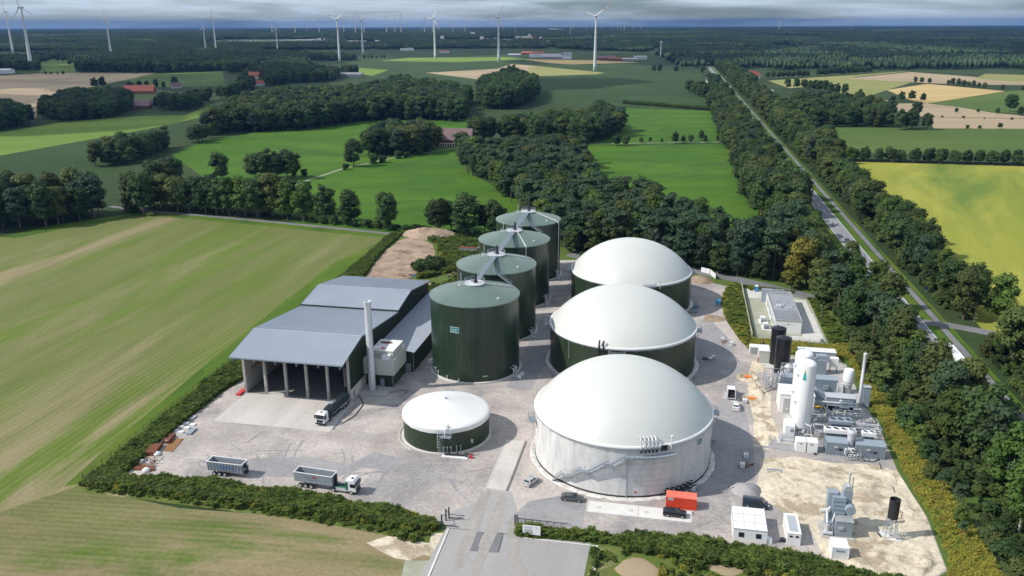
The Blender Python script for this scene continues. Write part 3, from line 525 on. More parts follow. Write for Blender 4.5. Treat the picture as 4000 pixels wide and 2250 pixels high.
for i, (a, b) in enumerate(SILO):
    t = thing('silo', lab4[i], 'silo', W(a, b), group='tall green silos in a row')
    # wall of raised sheet ribs: 48 cladding panels, each its own piece
    K = 24
    pm = None
    for j in range(K):
        if pm is None:
            mb = M(); mb.lathe([(SR, .25), (SR, SH)], 6, a0=.12, a1=360 / K - .12, cap=False)
            for q in range(3):
                a0 = (q + .5) * 5; x0 = SR; 
                mb.lathe([(SR, .3), (SR + .05, .3), (SR + .05, SH - .02), (SR, SH - .02)], 1, a0=a0 - .4, a1=a0 + .4, cap=False)
            o = mb.build('wall_panel', MT['green_tank'], t, smooth=20); pm = o.data
        else:
            o = bpy.data.objects.new('wall_panel', pm); link(o, t)
        o.rotation_euler = (0, 0, math.radians(360 / K * j))
    M().lathe([(SR - .12, .2), (SR - .12, SH - .1)], 72, cap=False).build('inner_wall', MT['green_tank'], t, smooth=30)
    mb = M(); mb.lathe([(SR + .22, SH - .25), (SR + .22, SH + .02), (SR + .1, SH + .06), (2.2, SH + 2.95), (.01, SH + 3.0)], 72)
    rf = mb.build('roof', MT['green_roof'], t, smooth=25)
    M().lathe([(SR + .05, .0), (SR + .75, .0), (SR + .75, .32), (SR + .35, .42), (SR + .05, .36)], 72, cap=False).build('base_ring', MT['concrete_light'], t, smooth=25)
    # roof platform
    pz = SH + 3.15
    pf = M().cyl(0, 0, pz - .25, pz, 2.9, n=32).build('roof_platform', MT['steel_white'], t)
    mb = M(); pts = [(2.85 * math.cos(math.radians(x)), 2.85 * math.sin(math.radians(x)), pz) for x in range(-60, 241, 20)]
    rail(mb, pts, 1.1, .035, 1.2, (.4, .75, 1.1)); mb.build('railing', MT['galvanized'], pf)
    mb = M(); mb.cyl(.3, .1, pz, pz + .6, .6, n=14).cyl(.3, .1, pz + .6, pz + 1.8, .36, n=12).cyl(.3, .1, pz + 1.8, pz + 2.7, .45, .3, n=12); mb.build('mixer_motor', MT['black_matt'], t, smooth=40)
    M().cyl(-1.0, .9, pz, pz + .45, .45, n=12).build('hatch', MT['galvanized'], t)
    mb = M(); mb.box(-4.6, -2.6, -1.4, .4, pz - .9, pz - .8); rail(mb, [(-4.6, .4, pz - .8), (-4.6, -1.4, pz - .8), (-2.6, -1.4, pz - .8)], 1.1, .035, .9, (.4, .75, 1.1))
    mb.tube((-4.6, -1.2, pz - .85), (-5.2, -1.8, pz - .2), .12); mb.build('side_platform', MT['steel_white'], t)
    M().tube((-4.0, .2, pz - .9), (-4.0, .2, pz + 2.6), .09, 8).build('vent_pipe', MT['steel_white'], t)
    mb = M()
    if i in (0, 1): mb.path([(2.9, .4, pz - .1), (9.6, 6.2, SH + .65), (10.3, 6.8, SH + .2)], .12, 8)
    elif i == 2: mb.path([(1.6, -2.2, pz - .1), (5.6, -9.6, SH + .55), (6.3, -11.1, SH + .1), (6.35, -11.2, .5)], .13, 8)
    else: mb.path([(2.7, -.8, pz - .1), (12.1, -3.9, SH + .35), (12.65, -4.1, SH - .2), (12.65, -4.1, .5)], .13, 8)
    mb.build('gas_pipe', MT['white_paint'], t, smooth=60)
    mb = M(); mb.cyl(8.2, -7.2, SH + .95, SH + 1.5, .16, n=10).tube((8.2, -7.2, SH + 1.4), (8.7, -7.2, SH + 1.4), .12); mb.build('roof_vent', MT['white_paint'], t)
    pipe_set('pipe_set', t, -22, SR, 3, 3.6, 3 + i, 'stainless')
    if i == 0:
        pipe_set('pipe_set', t, 197, SR, 3, 3.2, 9, 'stainless')
        for an, h_ in ((215, 2.0), (222, 2.3), (228, 1.8), (245, 1.4), (262, 1.1)):
            c, s = math.cos(math.radians(an)), math.sin(math.radians(an)); M().cyl(c * (SR + .3), s * (SR + .3), .4, h_, .15, n=8).cyl(c * (SR + .3), s * (SR + .3), h_ - .25, h_, .26, n=8).build('inlet_pipe', MT['stainless'], t)
        for an in (293, 295.2, 297.4):
            c, s = math.cos(math.radians(an)), math.sin(math.radians(an)); M().tube((c * SR, s * SR, 2.0), (c * (SR + .3), s * (SR + .3), 2.0), .14, 8).build('stub_pipe', MT['stainless'], t)
# maker sign on the nearest silo
def curved_sign(parent, R_, ang, z0, z1, deg, seglines, col='teal'):
    mb = M().lathe([(R_, z0), (R_, z1)], 4, a0=ang - deg / 2, a1=ang + deg / 2, cap=False); sg = mb.build('sign', MT['white_paint'], parent)
    M().lathe([(R_ + .03, z0 + .1), (R_ + .03, z1 - .1)], 4, a0=ang - deg / 2 * .93, a1=ang + deg / 2 * .93, cap=False).build('sign_face', MT[col], sg)
    return sg
def text(body, size, mname, parent, loc, rot, name='lettering', extr=.004, align='CENTER'):
    cu = bpy.data.curves.new(name, 'FONT'); cu.body = body; cu.size = size; cu.extrude = extr; cu.align_x = align; cu.align_y = 'CENTER'; cu.resolution_u = 2
    cu.materials.append(MT[mname]); o = bpy.data.objects.new(name, cu); COL.objects.link(o); dg = bpy.context.evaluated_depsgraph_get(); me = bpy.data.meshes.new_from_object(o.evaluated_get(dg))
    bpy.data.objects.remove(o); o = bpy.data.objects.new(name, me); link(o, parent); o.location = loc; o.rotation_euler = rot; return o
mat('sign_teal', (0.02, 0.20, 0.21), 0.4, var=.02)
s0 = [o for o in bpy.data.objects if o.name == 'silo'][0]
sg = curved_sign(s0, SR + .14, 257.5, 14.6, 16.3, 12.0, 3, 'sign_teal')
an = math.radians(257.5)
text('PlanET', .62, 'white_paint', sg, ((SR + .22) * math.cos(an), (SR + .22) * math.sin(an), 15.5), (math.pi / 2, 0, an + math.pi / 2))
M().lathe([(SR + .2, 14.9), (SR + .2, 14.98)], 3, a0=252.6, a1=262.4, cap=False).build('sign_line', MT['white_paint'], sg)
# walkways between the silo roofs
for i in range(3):
    (a0, b0), (a1, b1) = SILO[i], SILO[i + 1]; L = math.hypot(a1 - a0, b1 - b0)
    t = thing('walkway', ['grey steel walkway linking the two nearest silo roofs', 'grey steel walkway linking the second and third silo roofs', 'grey steel walkway linking the two farthest silo roofs'][i], 'walkway', W(a0, b0), AZ + math.atan2(b1 - b0, a1 - a0), group='walkways over the silo roofs')
    z = SH + 3.15; mb = M(); y0 = -.2
    mb.box(2.8, L / 2 - 1.5, y0 - .55, y0 + .55, z - .05, z).box(L / 2 + 1.5, L - 2.8, y0 - .55, y0 + .55, z - .05, z)
    mb.box(L / 2 - 1.5, L / 2 + 1.5, y0 - .9, y0 + .9, z - .05, z); mb.build('deck', MT['deck_blue'], t)
    mb = M()
    for s in (-.6, .6): mb.box(2.8, L - 2.8, y0 + s - .05, y0 + s + .05, z - .35, z + .02)
    for x in np.arange(3.6, L - 3, 2.2): mb.tube((x, y0 - .6, z - .3), (x + 1.1, y0 + .6, z - .3), .04, 4)
    mb.build('beam', MT['galvanized'], t)
    mb = M()
    for s in (-.6, .6): rail(mb, [(2.8, y0 + s, z), (L - 2.8, y0 + s, z)], 1.1, .028, 1.5, (.38, .75, 1.1))
    mb.build('railing', MT['galvanized'], t)
    # stair flight going right and down from the first and third gap
    if i in (0, 2):
        mb = M(); n = 26
        for q in range(n):
            yy = -1.0 - q * .27; zz = z - .15 - q * .2
            mb.box(L / 2 - .5, L / 2 + .5, yy - .27, yy, zz - .03, zz)
        for s in (-.52, .52):
            mb.tube((L / 2 + s, -1, z + .95), (L / 2 + s, -1 - n * .27, z + .95 - n * .2), .03, 5); mb.tube((L / 2 + s, -1, z - .1), (L / 2 + s, -1 - n * .27, z - .1 - n * .2), .07, 5)
            mb.tube((L / 2 + s, -1, z + .5), (L / 2 + s, -1 - n * .27, z + .5 - n * .2), .03, 5)
            for q in range(0, n, 4): mb.tube((L / 2 + s, -1 - q * .27, z - .1 - q * .2), (L / 2 + s, -1 - q * .27, z + .95 - q * .2), .025, 4)
        mb.build('stair_flight', MT['galvanized'], t)

# ------------------------------------------------------------------ membrane domes
DOME = [(-9.5, 175.2, 20.0), (-13.6, 231.1, 21.1), (-14.8, 288.0, 21.1)]
DH = 11.8
dlab = ['nearest gas dome, on a pale concrete ring wall with an outside stair', 'middle gas dome, on a dark green wall with two black pipes', 'farthest gas dome, on a dark green wall near the wood']
for i, (a, b, r) in enumerate(DOME):
    t = thing('gas_dome_tank', dlab[i], 'tank', W(a, b), group='three tanks with white membrane domes')
    if i == 0:
        M().lathe([(r - .06, .0), (r - .06, DH)], 96, cap=False).build('wall', MT['concrete'], t, smooth=30)
        K, J = 33, 9; ph = DH / J; data = {}
        for j in range(J):
            mb = M(); a1 = 360 / K
            mb.lathe([(r - .05, .012), (r, .024), (r, ph - .020), (r - .05, ph - .008)], 3, a0=.03, a1=a1 - .03, cap=False)
            for q in range(K):
                if (j, 0) not in data:
                    o = mb.build('concrete_panel', MT['concrete_form'], t); data[(j, 0)] = o.data
                    for p_ in o.data.polygons: p_.use_smooth = False
                else: o = bpy.data.objects.new('concrete_panel', data[(j, 0)]); link(o, t)
                o.location = (0, 0, ph * j); o.rotation_euler = (0, 0, math.radians(a1 * q))
    else:
        K = 24; pm = None
        for j in range(K):
            if pm is None:
                mb = M(); mb.lathe([(r, .2), (r, DH)], 6, a0=.08, a1=360 / K - .08, cap=False)
                for q in range(5): mb.lathe([(r, .25), (r + .05, .25), (r + .05, DH - .1), (r, DH - .1)], 1, a0=1.5 + 3 * q - .22, a1=1.5 + 3 * q + .22, cap=False)
                o = mb.build('wall_panel', MT['green_cladding'], t, smooth=20); pm = o.data
            else: o = bpy.data.objects.new('wall_panel', pm); link(o, t)
            o.rotation_euler = (0, 0, math.radians(360 / K * j))
        M().lathe([(r - .15, .0), (r - .15, DH - .1)], 72, cap=False).build('wall', MT['green_cladding'], t, smooth=30)
    hc = 10.6; Rs = (r * r + hc * hc) / (2 * hc); prof = []
    for q in range(41):
        rr_ = r * .995 * math.cos(math.pi / 2 * q / 40)
        z = DH + .15 + math.sqrt(Rs * Rs - rr_ * rr_) - (Rs - hc)
        prof.append((max(rr_, .01), z))
    M().lathe(prof, 128).build('membrane', MT['membrane'], t, smooth=60)
    M().lathe([(r + .02, DH - .3), (r + .3, DH - .2), (r + .34, DH + .1), (r + .22, DH + .34), (r + .0, DH + .36), (r - .2, DH + .22)], 96, cap=False).build('rim', MT['white_paint'], t, smooth=60)
    M().lathe([(r + .28, DH - .42), (r + .36, DH - .42), (r + .36, DH - .30), (r + .28, DH - .30)], 96, cap=False).build('rim_pipe', MT['galvanized'], t, smooth=60)
    M().lathe([(r + .02, .0), (r + .10, .0), (r + .10, .5), (r + .02, .5)], 96, cap=False).build('foot_band', MT['black_matt'], t, smooth=30)
    mb = M(); n = 90; rr = random.Random(i)
    vs = []; 
    prof = [(r + .1, .16), (r + .6, .22), (r + 1.05, .18), (r + 1.25, .0)]
    mb = M().lathe(prof, 120, cap=False); mb.v = [(x * (1 + j_), y * (1 + j_), z * rr.uniform(.7, 1.25)) for x, y, z in mb.v for j_ in [rr.uniform(-.006, .012) if math.hypot(x, y) > r + .8 else 0]]
    mb.build('base_ring', MT['foil_white'], t)
    mb = M()
    for q in range(36):
        an = math.radians(q * 10 + 4); c, s = math.cos(an), math.sin(an)
        mb.tube((c * (r + .25), s * (r + .25), DH - .3), (c * (r + .25), s * (r + .25), DH - 1.0), .05, 5)
    mb.build('strap_hook', MT['galvanized'], t)
D0 = bpy.data.objects['gas_dome_tank']
def ang_pt(r, deg, z, off=0): c, s = math.cos(math.radians(deg)), math.sin(math.radians(deg)); return Vector((c * r, s * r, z))
# angles measured in world; thing is turned by AZ
def wa(deg): return deg - math.degrees(AZ)
r0 = DOME[0][2]
segs = [(-141.7, .2, -133.5, 2.95), (-130.0, 2.95, -120.8, 5.5), (-116.6, 5.5, -107.4, 8.1), (-103.0, 8.1, -96.0, 10.1)]
st = thing('outside_stair', 'galvanized stair and gallery climbing the concrete wall of the nearest dome', 'stair', W(DOME[0][0], DOME[0][1]))
treads = M(); rails_ = M(); 
for a0, z0, a1, z1 in segs:
    n = int((z1 - z0) / .19)
    for q in range(n):
        t_ = (q + .5) / n; an = wa(a0 + (a1 - a0) * t_); z = z0 + (z1 - z0) * (q + 1) / n; c, s = math.cos(math.radians(an)), math.sin(math.radians(an)); tx, ty = -s, c; w = .14
        P4 = [(c * (r0 + .35) - tx * w, s * (r0 + .35) - ty * w), (c * (r0 + 1.25) - tx * w, s * (r0 + 1.25) - ty * w), (c * (r0 + 1.25) + tx * w, s * (r0 + 1.25) + ty * w), (c * (r0 + .35) + tx * w, s * (r0 + .35) + ty * w)]
        treads.prism(P4, z - .04, z)
    for rr_ in (r0 + .33, r0 + 1.27):
        N_ = 6; pts = [ang_pt(rr_, wa(a0 + (a1 - a0) * q / N_), z0 + (z1 - z0) * q / N_) for q in range(N_ + 1)]
        rails_.path(pts, .09, 5)
        if rr_ > r0 + 1:
            for h_ in (.55, 1.1): rails_.path([p + Vector((0, 0, h_)) for p in pts], .04, 5)
            for p in pts: rails_.tube(p, p + Vector((0, 0, 1.1)), .035, 5)
        else: rails_.path([p + Vector((0, 0, 1.1)) for p in pts], .04, 5)
treads.build('tread', MT['deck_blue'], st)['kind'] = 'stuff'
rails_.build('railing', MT['galvanized'], st)
def gallery(parent, a0, a1, z, w0=.3, w1=1.35, n=4, m='blue_grey'):
    M().lathe([(r0 + w0, z - .06), (r0 + w1, z - .06), (r0 + w1, z), (r0 + w0, z)], n, a0=wa(a0), a1=wa(a1), cap=False).build('landing', MT[m], parent)
    mb = M(); rail(mb, [ang_pt(r0 + w1, wa(a0 + (a1 - a0) * q / n), z) for q in range(n + 1)], 1.1, .035, 1.2, (.38, .75, 1.1))
    for q in range(n + 1): an = wa(a0 + (a1 - a0) * q / n); mb.tube(ang_pt(r0 + w1 - .1, an, z - .05), ang_pt(r0 + .05, an, z - 1.1), .05, 5)
    mb.build('landing_railing', MT['galvanized'], parent)
gallery(st, -133.5, -130.0, 2.95, n=2); gallery(st, -120.8, -116.6, 5.5, n=2); gallery(st, -107.4, -103.0, 8.1, n=2); gallery(st, -96, -66, 10.1, w1=1.5, n=12)
mb = M(); 
for q in range(30): 
    an = wa(-95.5 + q); mb.box(0, 0, 0, 0, 0, 0) if False else None
M().lathe([(r0 + 1.5, 9.75), (r0 + 1.56, 9.75), (r0 + 1.56, 10.1), (r0 + 1.5, 10.1)], 14, a0=wa(-96), a1=wa(-66), cap=False).build('toe_board', MT['galvanized'], st)
# siphon vents, mast and downpipe on the near dome
mb = M()
for dg in (-86.6, -84.3, -82.0, -79.7, -77.4):
    an = wa(dg); p = ang_pt(r0 + .45, an, DH - .6); q = ang_pt(r0 + .45, an, DH + .8); u = ang_pt(r0 - .5, an, DH + 2.0)
    mb.path([p, q, ang_pt(r0 + .2, an - .4, DH + 1.5), u], .13, 7); mb.tube(u, ang_pt(r0 - 1.1, an - .5, DH + 1.9), .17, 7)
mb.build('breather_pipe', MT['stainless'], D0, smooth=50)
mb = M()
for dg in (-86.6, -84.3, -82.0, -79.7, -77.4): an = wa(dg); mb.tube(ang_pt(r0 + .5, an, DH - 1.0), ang_pt(r0 + .5, an, DH - .3), .22, 7)
mb.build('pipe_socket', MT['black_matt'], D0)
mb = M(); an = wa(-68.5); mb.tube(ang_pt(r0 + .6, an, DH - 1.2), ang_pt(r0 + .6, an, DH + 2.2), .12, 8).tube(ang_pt(r0 + .6, an, DH + 2.2), ang_pt(r0 + .6, an, DH + 2.35), .28, 8).build('relief_mast', MT['white_paint'], D0)
mb = M()
for dg in (-74, -72.6, -71.2): mb.tube(ang_pt(r0 + .4, wa(dg), DH - .9), ang_pt(r0 + .4, wa(dg), DH + .3), .2, 8)
mb.build('gas_valve', MT['black_matt'], D0)
mb = M(); an = wa(-94.4); mb.tube(ang_pt(r0 + .15, an, .3), ang_pt(r0 + .15, an, 10.2), .13, 8); mb.build('downpipe', MT['galvanized'], D0)
M().lathe([(r0 + .02, 1.2), (r0 + .06, 1.2), (r0 + .06, 1.6), (r0 + .02, 1.6)], 2, a0=wa(-89.6), a1=wa(-88.2)).build('red_plate', MT['red'], D0)
sg = curved_sign(D0, r0 + .06, wa(-42.4), 9.0, 10.5, 5.0, 2, 'sign_teal')
an = math.radians(wa(-42.4)); text('PlanET', .5, 'white_paint', sg, ((r0 + .12) * math.cos(an), (r0 + .12) * math.sin(an), 9.8), (math.pi / 2, 0, an + math.pi / 2))
# black pump pipework at the foot of the near dome, right
t = thing('pump_manifold', 'black pipework with wheels at the foot of the near dome behind the red container', 'pipework', W(DOME[0][0], DOME[0][1]))
mb = M()
for q in range(6):
    an = wa(-52 + q * -3.6); mb.tube(ang_pt(r0 + .1, an, 1.2), ang_pt(r0 + 1.6, an, 1.0), .22, 8); mb.tube(ang_pt(r0 + .9, an, 1.1), ang_pt(r0 + .9, an, 2.0), .07, 6); mb.tube(ang_pt(r0 + .9, an, 1.95), ang_pt(r0 + .9, an, 2.05), .32, 10); mb.tube(ang_pt(r0 + 1.6, an, 0), ang_pt(r0 + 1.6, an, 1.1), .1, 6)
mb.path([ang_pt(r0 + 1.6, wa(-50 - q * 3.8), 1.0) for q in range(6)], .2, 8); mb.build('pipe', MT['black_matt'], t)
# galleries seen at the rim
def rim_gallery(parent, r, deg, span, z, label, cage=False):
    t = thing('rim_gallery', label, 'platform', parent.location, AZ, group='small steel galleries at the dome rims')
    n = 3; a0, a1 = wa(deg - span / 2), wa(deg + span / 2)
    M().lathe([(r + .3, z - .08), (r + 1.7, z - .08), (r + 1.7, z), (r + .3, z)], n, a0=a0, a1=a1, cap=False).build('deck', MT['blue_grey'], t)
    mb = M(); pts = [ang_pt(r + .35, a0, z)] + [ang_pt(r + 1.7, a0 + (a1 - a0) * q / n, z) for q in range(n + 1)] + [ang_pt(r + .35, a1, z)]
    rail(mb, pts, 1.15, .04, 1.0, (.4, .75, 1.15)); mb.build('railing', MT['galvanized'], t)
    mb = M()
    for s in (a0, a1): mb.tube(ang_pt(r + 1.6, s, z - .05), ang_pt(r + .1, s, z - 1.6), .06, 5)
    p = ang_pt(r + .6, a0, 0); q = ang_pt(r + .6, a0 + 1.5, 0)
    mb.tube(p, p + Vector((0, 0, z + 1)), .04, 5).tube(q, q + Vector((0, 0, z + 1)), .04, 5)
    for k_ in range(int(z / .35)): mb.tube(p + Vector((0, 0, .35 * k_)), q + Vector((0, 0, .35 * k_)), .03, 4)
    mb.build('ladder', MT['galvanized'], t)
    return t
doms = [o for o in bpy.data.objects if o.name.startswith('gas_dome_tank')]; doms.sort(key=lambda o: o.name)
rim_gallery(doms[0], 20.0, 186, 8, DH - 2.2, 'steel gallery on the left side of the nearest dome')
rim_gallery(doms[0], 20.0, -2, 8, DH - 1.4, 'steel gallery with ladder on the right side of the nearest dome')
rim_gallery(doms[1], 21.1, -6, 9, DH - 1.6, 'steel gallery with ladder on the right side of the middle dome')
rim_gallery(doms[1], 21.1, -101, 11, DH - 1.6, 'steel gallery on the front of the middle dome')
rim_gallery(doms[1], 21.1, 178, 5, DH - .6, 'small steel gallery on the left side of the middle dome')
rim_gallery(doms[2], 21.1, 0, 8, DH - 1.4, 'steel gallery on the right side of the farthest dome')
rim_gallery(doms[2], 21.1, 176, 6, DH - .8, 'steel gallery on the left side of the farthest dome')
mb = M()
for dg in (-114.5, -111.3):
    an = wa(dg); mb.path([ang_pt(21.1 + .35, an, 3), ang_pt(21.1 + .35, an, DH + .9), ang_pt(21.1 - .1, an, DH + 1.9)], .24, 8)
mb.build('black_pipe', MT['black_matt'], doms[1], smooth=50)
mb = M()
for q in range(7): an = wa(-88 + q * 1.9); mb.path([ang_pt(21.4, an, DH - .5), ang_pt(21.4, an, DH + .6), ang_pt(20.7, an, DH + 1.5)], .13, 6)
mb.tube(ang_pt(21.6, wa(-71), DH - 1), ang_pt(21.6, wa(-71), DH + 1.8), .14, 8); mb.build('breather_pipe', MT['stainless'], doms[2], smooth=50)
M().tube(ang_pt(21.3, wa(-141), 6), ang_pt(21.3, wa(-141), DH - .3), .09, 6).build('downpipe', MT['galvanized'], doms[1])

# ------------------------------------------------------------------ small round tank with white cone roof
t = thing('round_tank', 'low round green tank with a white cone roof', 'tank', W(-51.9, 176.4)); RT, HT = 10.35, 5.3
K = 24; pm = None
for j in range(K):
    if pm is None:
        mb = M(); mb.lathe([(RT, .2), (RT, HT)], 4, a0=.1, a1=360 / K - .1, cap=False)
        for q in range(4): mb.lathe([(RT, .25), (RT + .04, .25), (RT + .04, HT), (RT, HT)], 1, a0=1.9 + 3.75 * q - .3, a1=1.9 + 3.75 * q + .3, cap=False)
        o = mb.build('wall_panel', MT['green_cladding'], t, smooth=20); pm = o.data
    else: o = bpy.data.objects.new('wall_panel', pm); link(o, t)
    o.rotation_euler = (0, 0, math.radians(360 / K * j))
M().lathe([(RT - .12, .0), (RT - .12, HT + .8)], 64, cap=False).build('wall', MT['green_cladding'], t, smooth=30)
prof = [(RT + .22, HT - .05), (RT + .30, HT + .2), (RT + .2, HT + 1.0), (RT + .0, HT + 1.2)] + [((RT) * (1 - q / 12) + .05, HT + 1.2 + 2.8 * (q / 12) ** 1.08) for q in range(1, 13)]
rr = random.Random(3); mb = M().lathe(prof, 96)
mb.v = [(x * (1 + (rr.uniform(-.004, .004) if z < HT + .9 else 0)), y * (1 + (rr.uniform(-.004, .004) if z < HT + .9 else 0)), z + (rr.uniform(-.05, .05) if z < HT else 0)) for x, y, z in mb.v]
mb.build('cone_roof', MT['white_roof'], t, smooth=35)
mb = M(); mb.cyl(0, 0, HT + 3.95, HT + 4.15, .35, n=12).tube((-.3, 0, HT + 4.2), (.3, 0, HT + 4.2), .05); mb.build('roof_cap', MT['galvanized'], t)
mb = M(); mb.path([(-2.6, 10.0, HT + .6), (-2.6, 10.0, HT + 2.0), (-2.0, 10.0, HT + 2.1)], .12, 8).path([(-1.2, 10.0, HT + .6), (-1.2, 10.0, HT + 1.9), (-.5, 10.0, HT + 1.8)], .16, 8); mb.build('breather_pipe', MT['galvanized'], t)
M().lathe([(RT + .05, 0), (RT + .5, 0), (RT + .5, .28), (RT + .05, .34)], 72, cap=False).build('base_ring', MT['concrete_light'], t, smooth=25)
M().lathe([(RT + 1.1, .0), (RT + 1.3, .0), (RT + 1.3, .16), (RT + 1.1, .16)], 40, a0=150, a1=240, cap=False).build('kerb_ring', MT['concrete_light'], t)
mb = M(); ladder(mb, 1.2, -RT - .45, .2, HT + 1.2, .6); mb.tube((1.2, -RT - .45, HT), (1.2, -RT + .1, HT), .04)
for z in np.arange(2.2, HT + 1, .7): 
    mb.path([(1.2 + .45 * math.cos(x), -RT - .5 - .55 * max(0, math.sin(x)), z) for x in np.linspace(0, math.pi, 7)], .025, 4)
mb.build('ladder', MT['galvanized'], t)
mb = M(); mb.box(1.7, 4.2, -RT - 1.3, -RT - .15, HT - .5, HT - .42); rail(mb, [(1.7, -RT - 1.3, HT - .42), (4.2, -RT - 1.3, HT - .42), (4.2, -RT - .2, HT - .42)], 1.15, .035, .9, (.4, .75, 1.15))
for x in (1.8, 4.1): mb.tube((x, -RT - 1.2, HT - .5), (x, -RT, HT - 1.6), .05)
mb.build('platform', MT['galvanized'], t)
mb = M(); mb.path([(2.6, -RT - .6, HT - .3), (2.6, -RT + .3, HT + 2.0), (2.0, -RT + 1.8, HT + 2.3)], .1, 7); mb.cyl(3.0, -RT + .8, HT + 1.3, HT + 1.9, .22, n=10); mb.build('roof_pipe', MT['white_paint'], t)
mb = M()
for x in (2.2, 3.0, 3.8, 5.0, 5.8):
    y = -math.sqrt(RT * RT - x * x) - .3; mb.tube((x, y, .3), (x, y, 1.9), .12, 8).tube((x, y, 1.7), (x, y, 2.0), .22, 8)
mb.tube((1.9, -RT - .3, 2.6), (1.9, -RT - .3, .2), .05).tube((1.9, -RT - .3, 2.6), (1.9, -RT, 5), .04); mb.build('valve', MT['galvanized'], t)
M().box(8.05, 8.6, -7.9, -7.6, 2.3, 3.2).build('control_box', MT['galvanized'], t)
t2 = thing('pump_skid', 'white trough skid with black hoses in front of the low round tank', 'pump skid', W(-46.8, 165.6))
M().box(-3.2, 3.0, -.9, .6, 0, .18).build('base', MT['white_paint'], t2)
mb = M(); mb.tube((-2.6, -.2, .5), (2.2, .1, .5), .22, 8).tube((.4, .3, .5), (.4, .3, 1.2), .15, 8).tube((2.6, -.3, .4), (2.6, .4, .9), .3, 8).tube((-1.4, -.2, .6), (-1.4, -.2, 1.1), .16, 8); mb.build('pump', MT['black_matt'], t2)
M().box(3.4, 4.0, -.4, .2, 0, .7).build('motor', MT['red'], t2)

# ------------------------------------------------------------------ open hall
H = thing('hall', 'long grey-roofed open hall with concrete columns and green side walls', 'hall', W(-111.9, 188.4))
HW = 30.3; ov = .6
def hz_(b):   # roof top height over local y
    P_ = [(-5.1, 12.45), (8.7, 15.35), (38.6, 12.05)] if b <= 38.6 else [(38.6, 12.55), (51.6, 14.85), (72.2, 11.75)]
    for (y0, z0), (y1, z1) in zip(P_[:-1], P_[1:]):
        if y0 <= b <= y1: return z0 + (z1 - z0) * (b - y0) / (y1 - y0)
    return P_[-1][1]
roofs = [((-5.1, 12.45), (8.7, 15.35)), ((8.7, 15.35), (38.6, 12.05)), ((38.6, 12.55), (51.6, 14.85)), ((51.6, 14.85), (72.2, 11.75))]
pw = (HW + 2 * ov) / 16
for (y0, z0), (y1, z1) in roofs:
    pmesh = None
    for q in range(16):
        if pmesh is None:
            # one trapezoidal sheet: six ribs running down the slope
            mb = M(); n = 4; xs = []
            for i_ in range(n):
                x = pw * i_ / n; w = pw / n; xs += [(x, 0), (x + w * .5, 0), (x + w * .62, .12), (x + w * .88, .12)]
            xs.append((pw - .02, 0)); th = .0
            vs = [(x, y0, z0 + h) for x, h in xs] + [(x, y1, z1 + h) for x, h in xs]; k_ = len(xs)
            mb.add(vs, [(i_, i_ + 1, k_ + i_ + 1, k_ + i_) for i_ in range(k_ - 1)])
            o = mb.build('roof_sheet', MT['roof_metal'], H); pmesh = o.data
        else: o = bpy.data.objects.new('roof_sheet', pmesh); link(o, H)
        o.location = (-ov + pw * q, 0, 0)
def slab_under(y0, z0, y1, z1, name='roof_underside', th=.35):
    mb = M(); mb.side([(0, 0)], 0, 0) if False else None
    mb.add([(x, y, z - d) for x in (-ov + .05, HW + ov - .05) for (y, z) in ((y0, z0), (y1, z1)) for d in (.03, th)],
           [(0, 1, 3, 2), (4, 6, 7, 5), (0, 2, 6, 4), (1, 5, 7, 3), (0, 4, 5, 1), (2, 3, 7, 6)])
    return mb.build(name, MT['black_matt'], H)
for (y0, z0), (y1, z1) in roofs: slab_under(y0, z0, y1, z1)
mb = M()
mb.box(-ov, HW + ov, -5.22, -5.08, 12.2, 12.52); mb.box(-ov, HW + ov, 72.15, 72.3, 11.5, 11.85); mb.build('gutter', MT['container_grey'], H)
for (yy, zz) in ((8.7, 15.42), (51.6, 14.92)): M().side([( -ov, zz - .05), (HW + ov, zz - .05), (HW + ov, zz + .03), (-ov, zz + .03)], yy - .25, yy + .25).build('ridge_cap', MT['roof_metal'], H)
M().box(-ov, HW + ov, 38.52, 38.62, 12.1, 12.6).build('valley_board', MT['black_matt'], H)
# verge trims
for x in (-ov - .04, HW + ov - .04):
    mb = M()
    for (y0, z0), (y1, z1) in roofs:
        mb.add([(xx, y, z + d) for xx in (x, x + .08) for (y, z) in ((y0, z0), (y1, z1)) for d in (-.32, .1)], [(0, 1, 3, 2), (4, 6, 7, 5), (0, 2, 6, 4), (1, 5, 7, 3), (0, 4, 5, 1), (2, 3, 7, 6)])
    mb.build('verge_trim', MT['container_grey'], H)
# front columns and beams
for q in range(6):
    x = (HW - .55) / 5 * q
    o = M().box(x, x + .62, 0, .75, 0, 13.2).build('column', MT['concrete'], H)
    M().box(x + .15, x + .45, -.02, 0, .3, 2.4).build('guard_rail', MT['concrete_dark'], o)
    M().box(x + .12, x + .5, -5.0, 72, 0, .4).build('rafter_stub', MT['black_matt'], H) if False else None
    mb = M()
    for (y0, z0), (y1, z1) in roofs:
        y0_ = max(y0, -4.9); z0_ = z0 + (z1 - z0) * (y0_ - y0) / (y1 - y0)
        mb.add([(xx, y, z + d) for xx in (x + .15, x + .47) for (y, z) in ((y0_, z0_), (y1, z1)) for d in (-1.25, -.36)], [(0, 1, 3, 2), (4, 6, 7, 5), (0, 2, 6, 4), (1, 5, 7, 3), (0, 4, 5, 1), (2, 3, 7, 6)])
    mb.build('rafter', MT['concrete_dark'], H)
    if 0 < q < 5:
        for yy in (24, 38.2): M().box(x, x + .5, yy, yy + .5, 0, hz_(yy) - 1.2).build('inner_column', MT['concrete'], H)
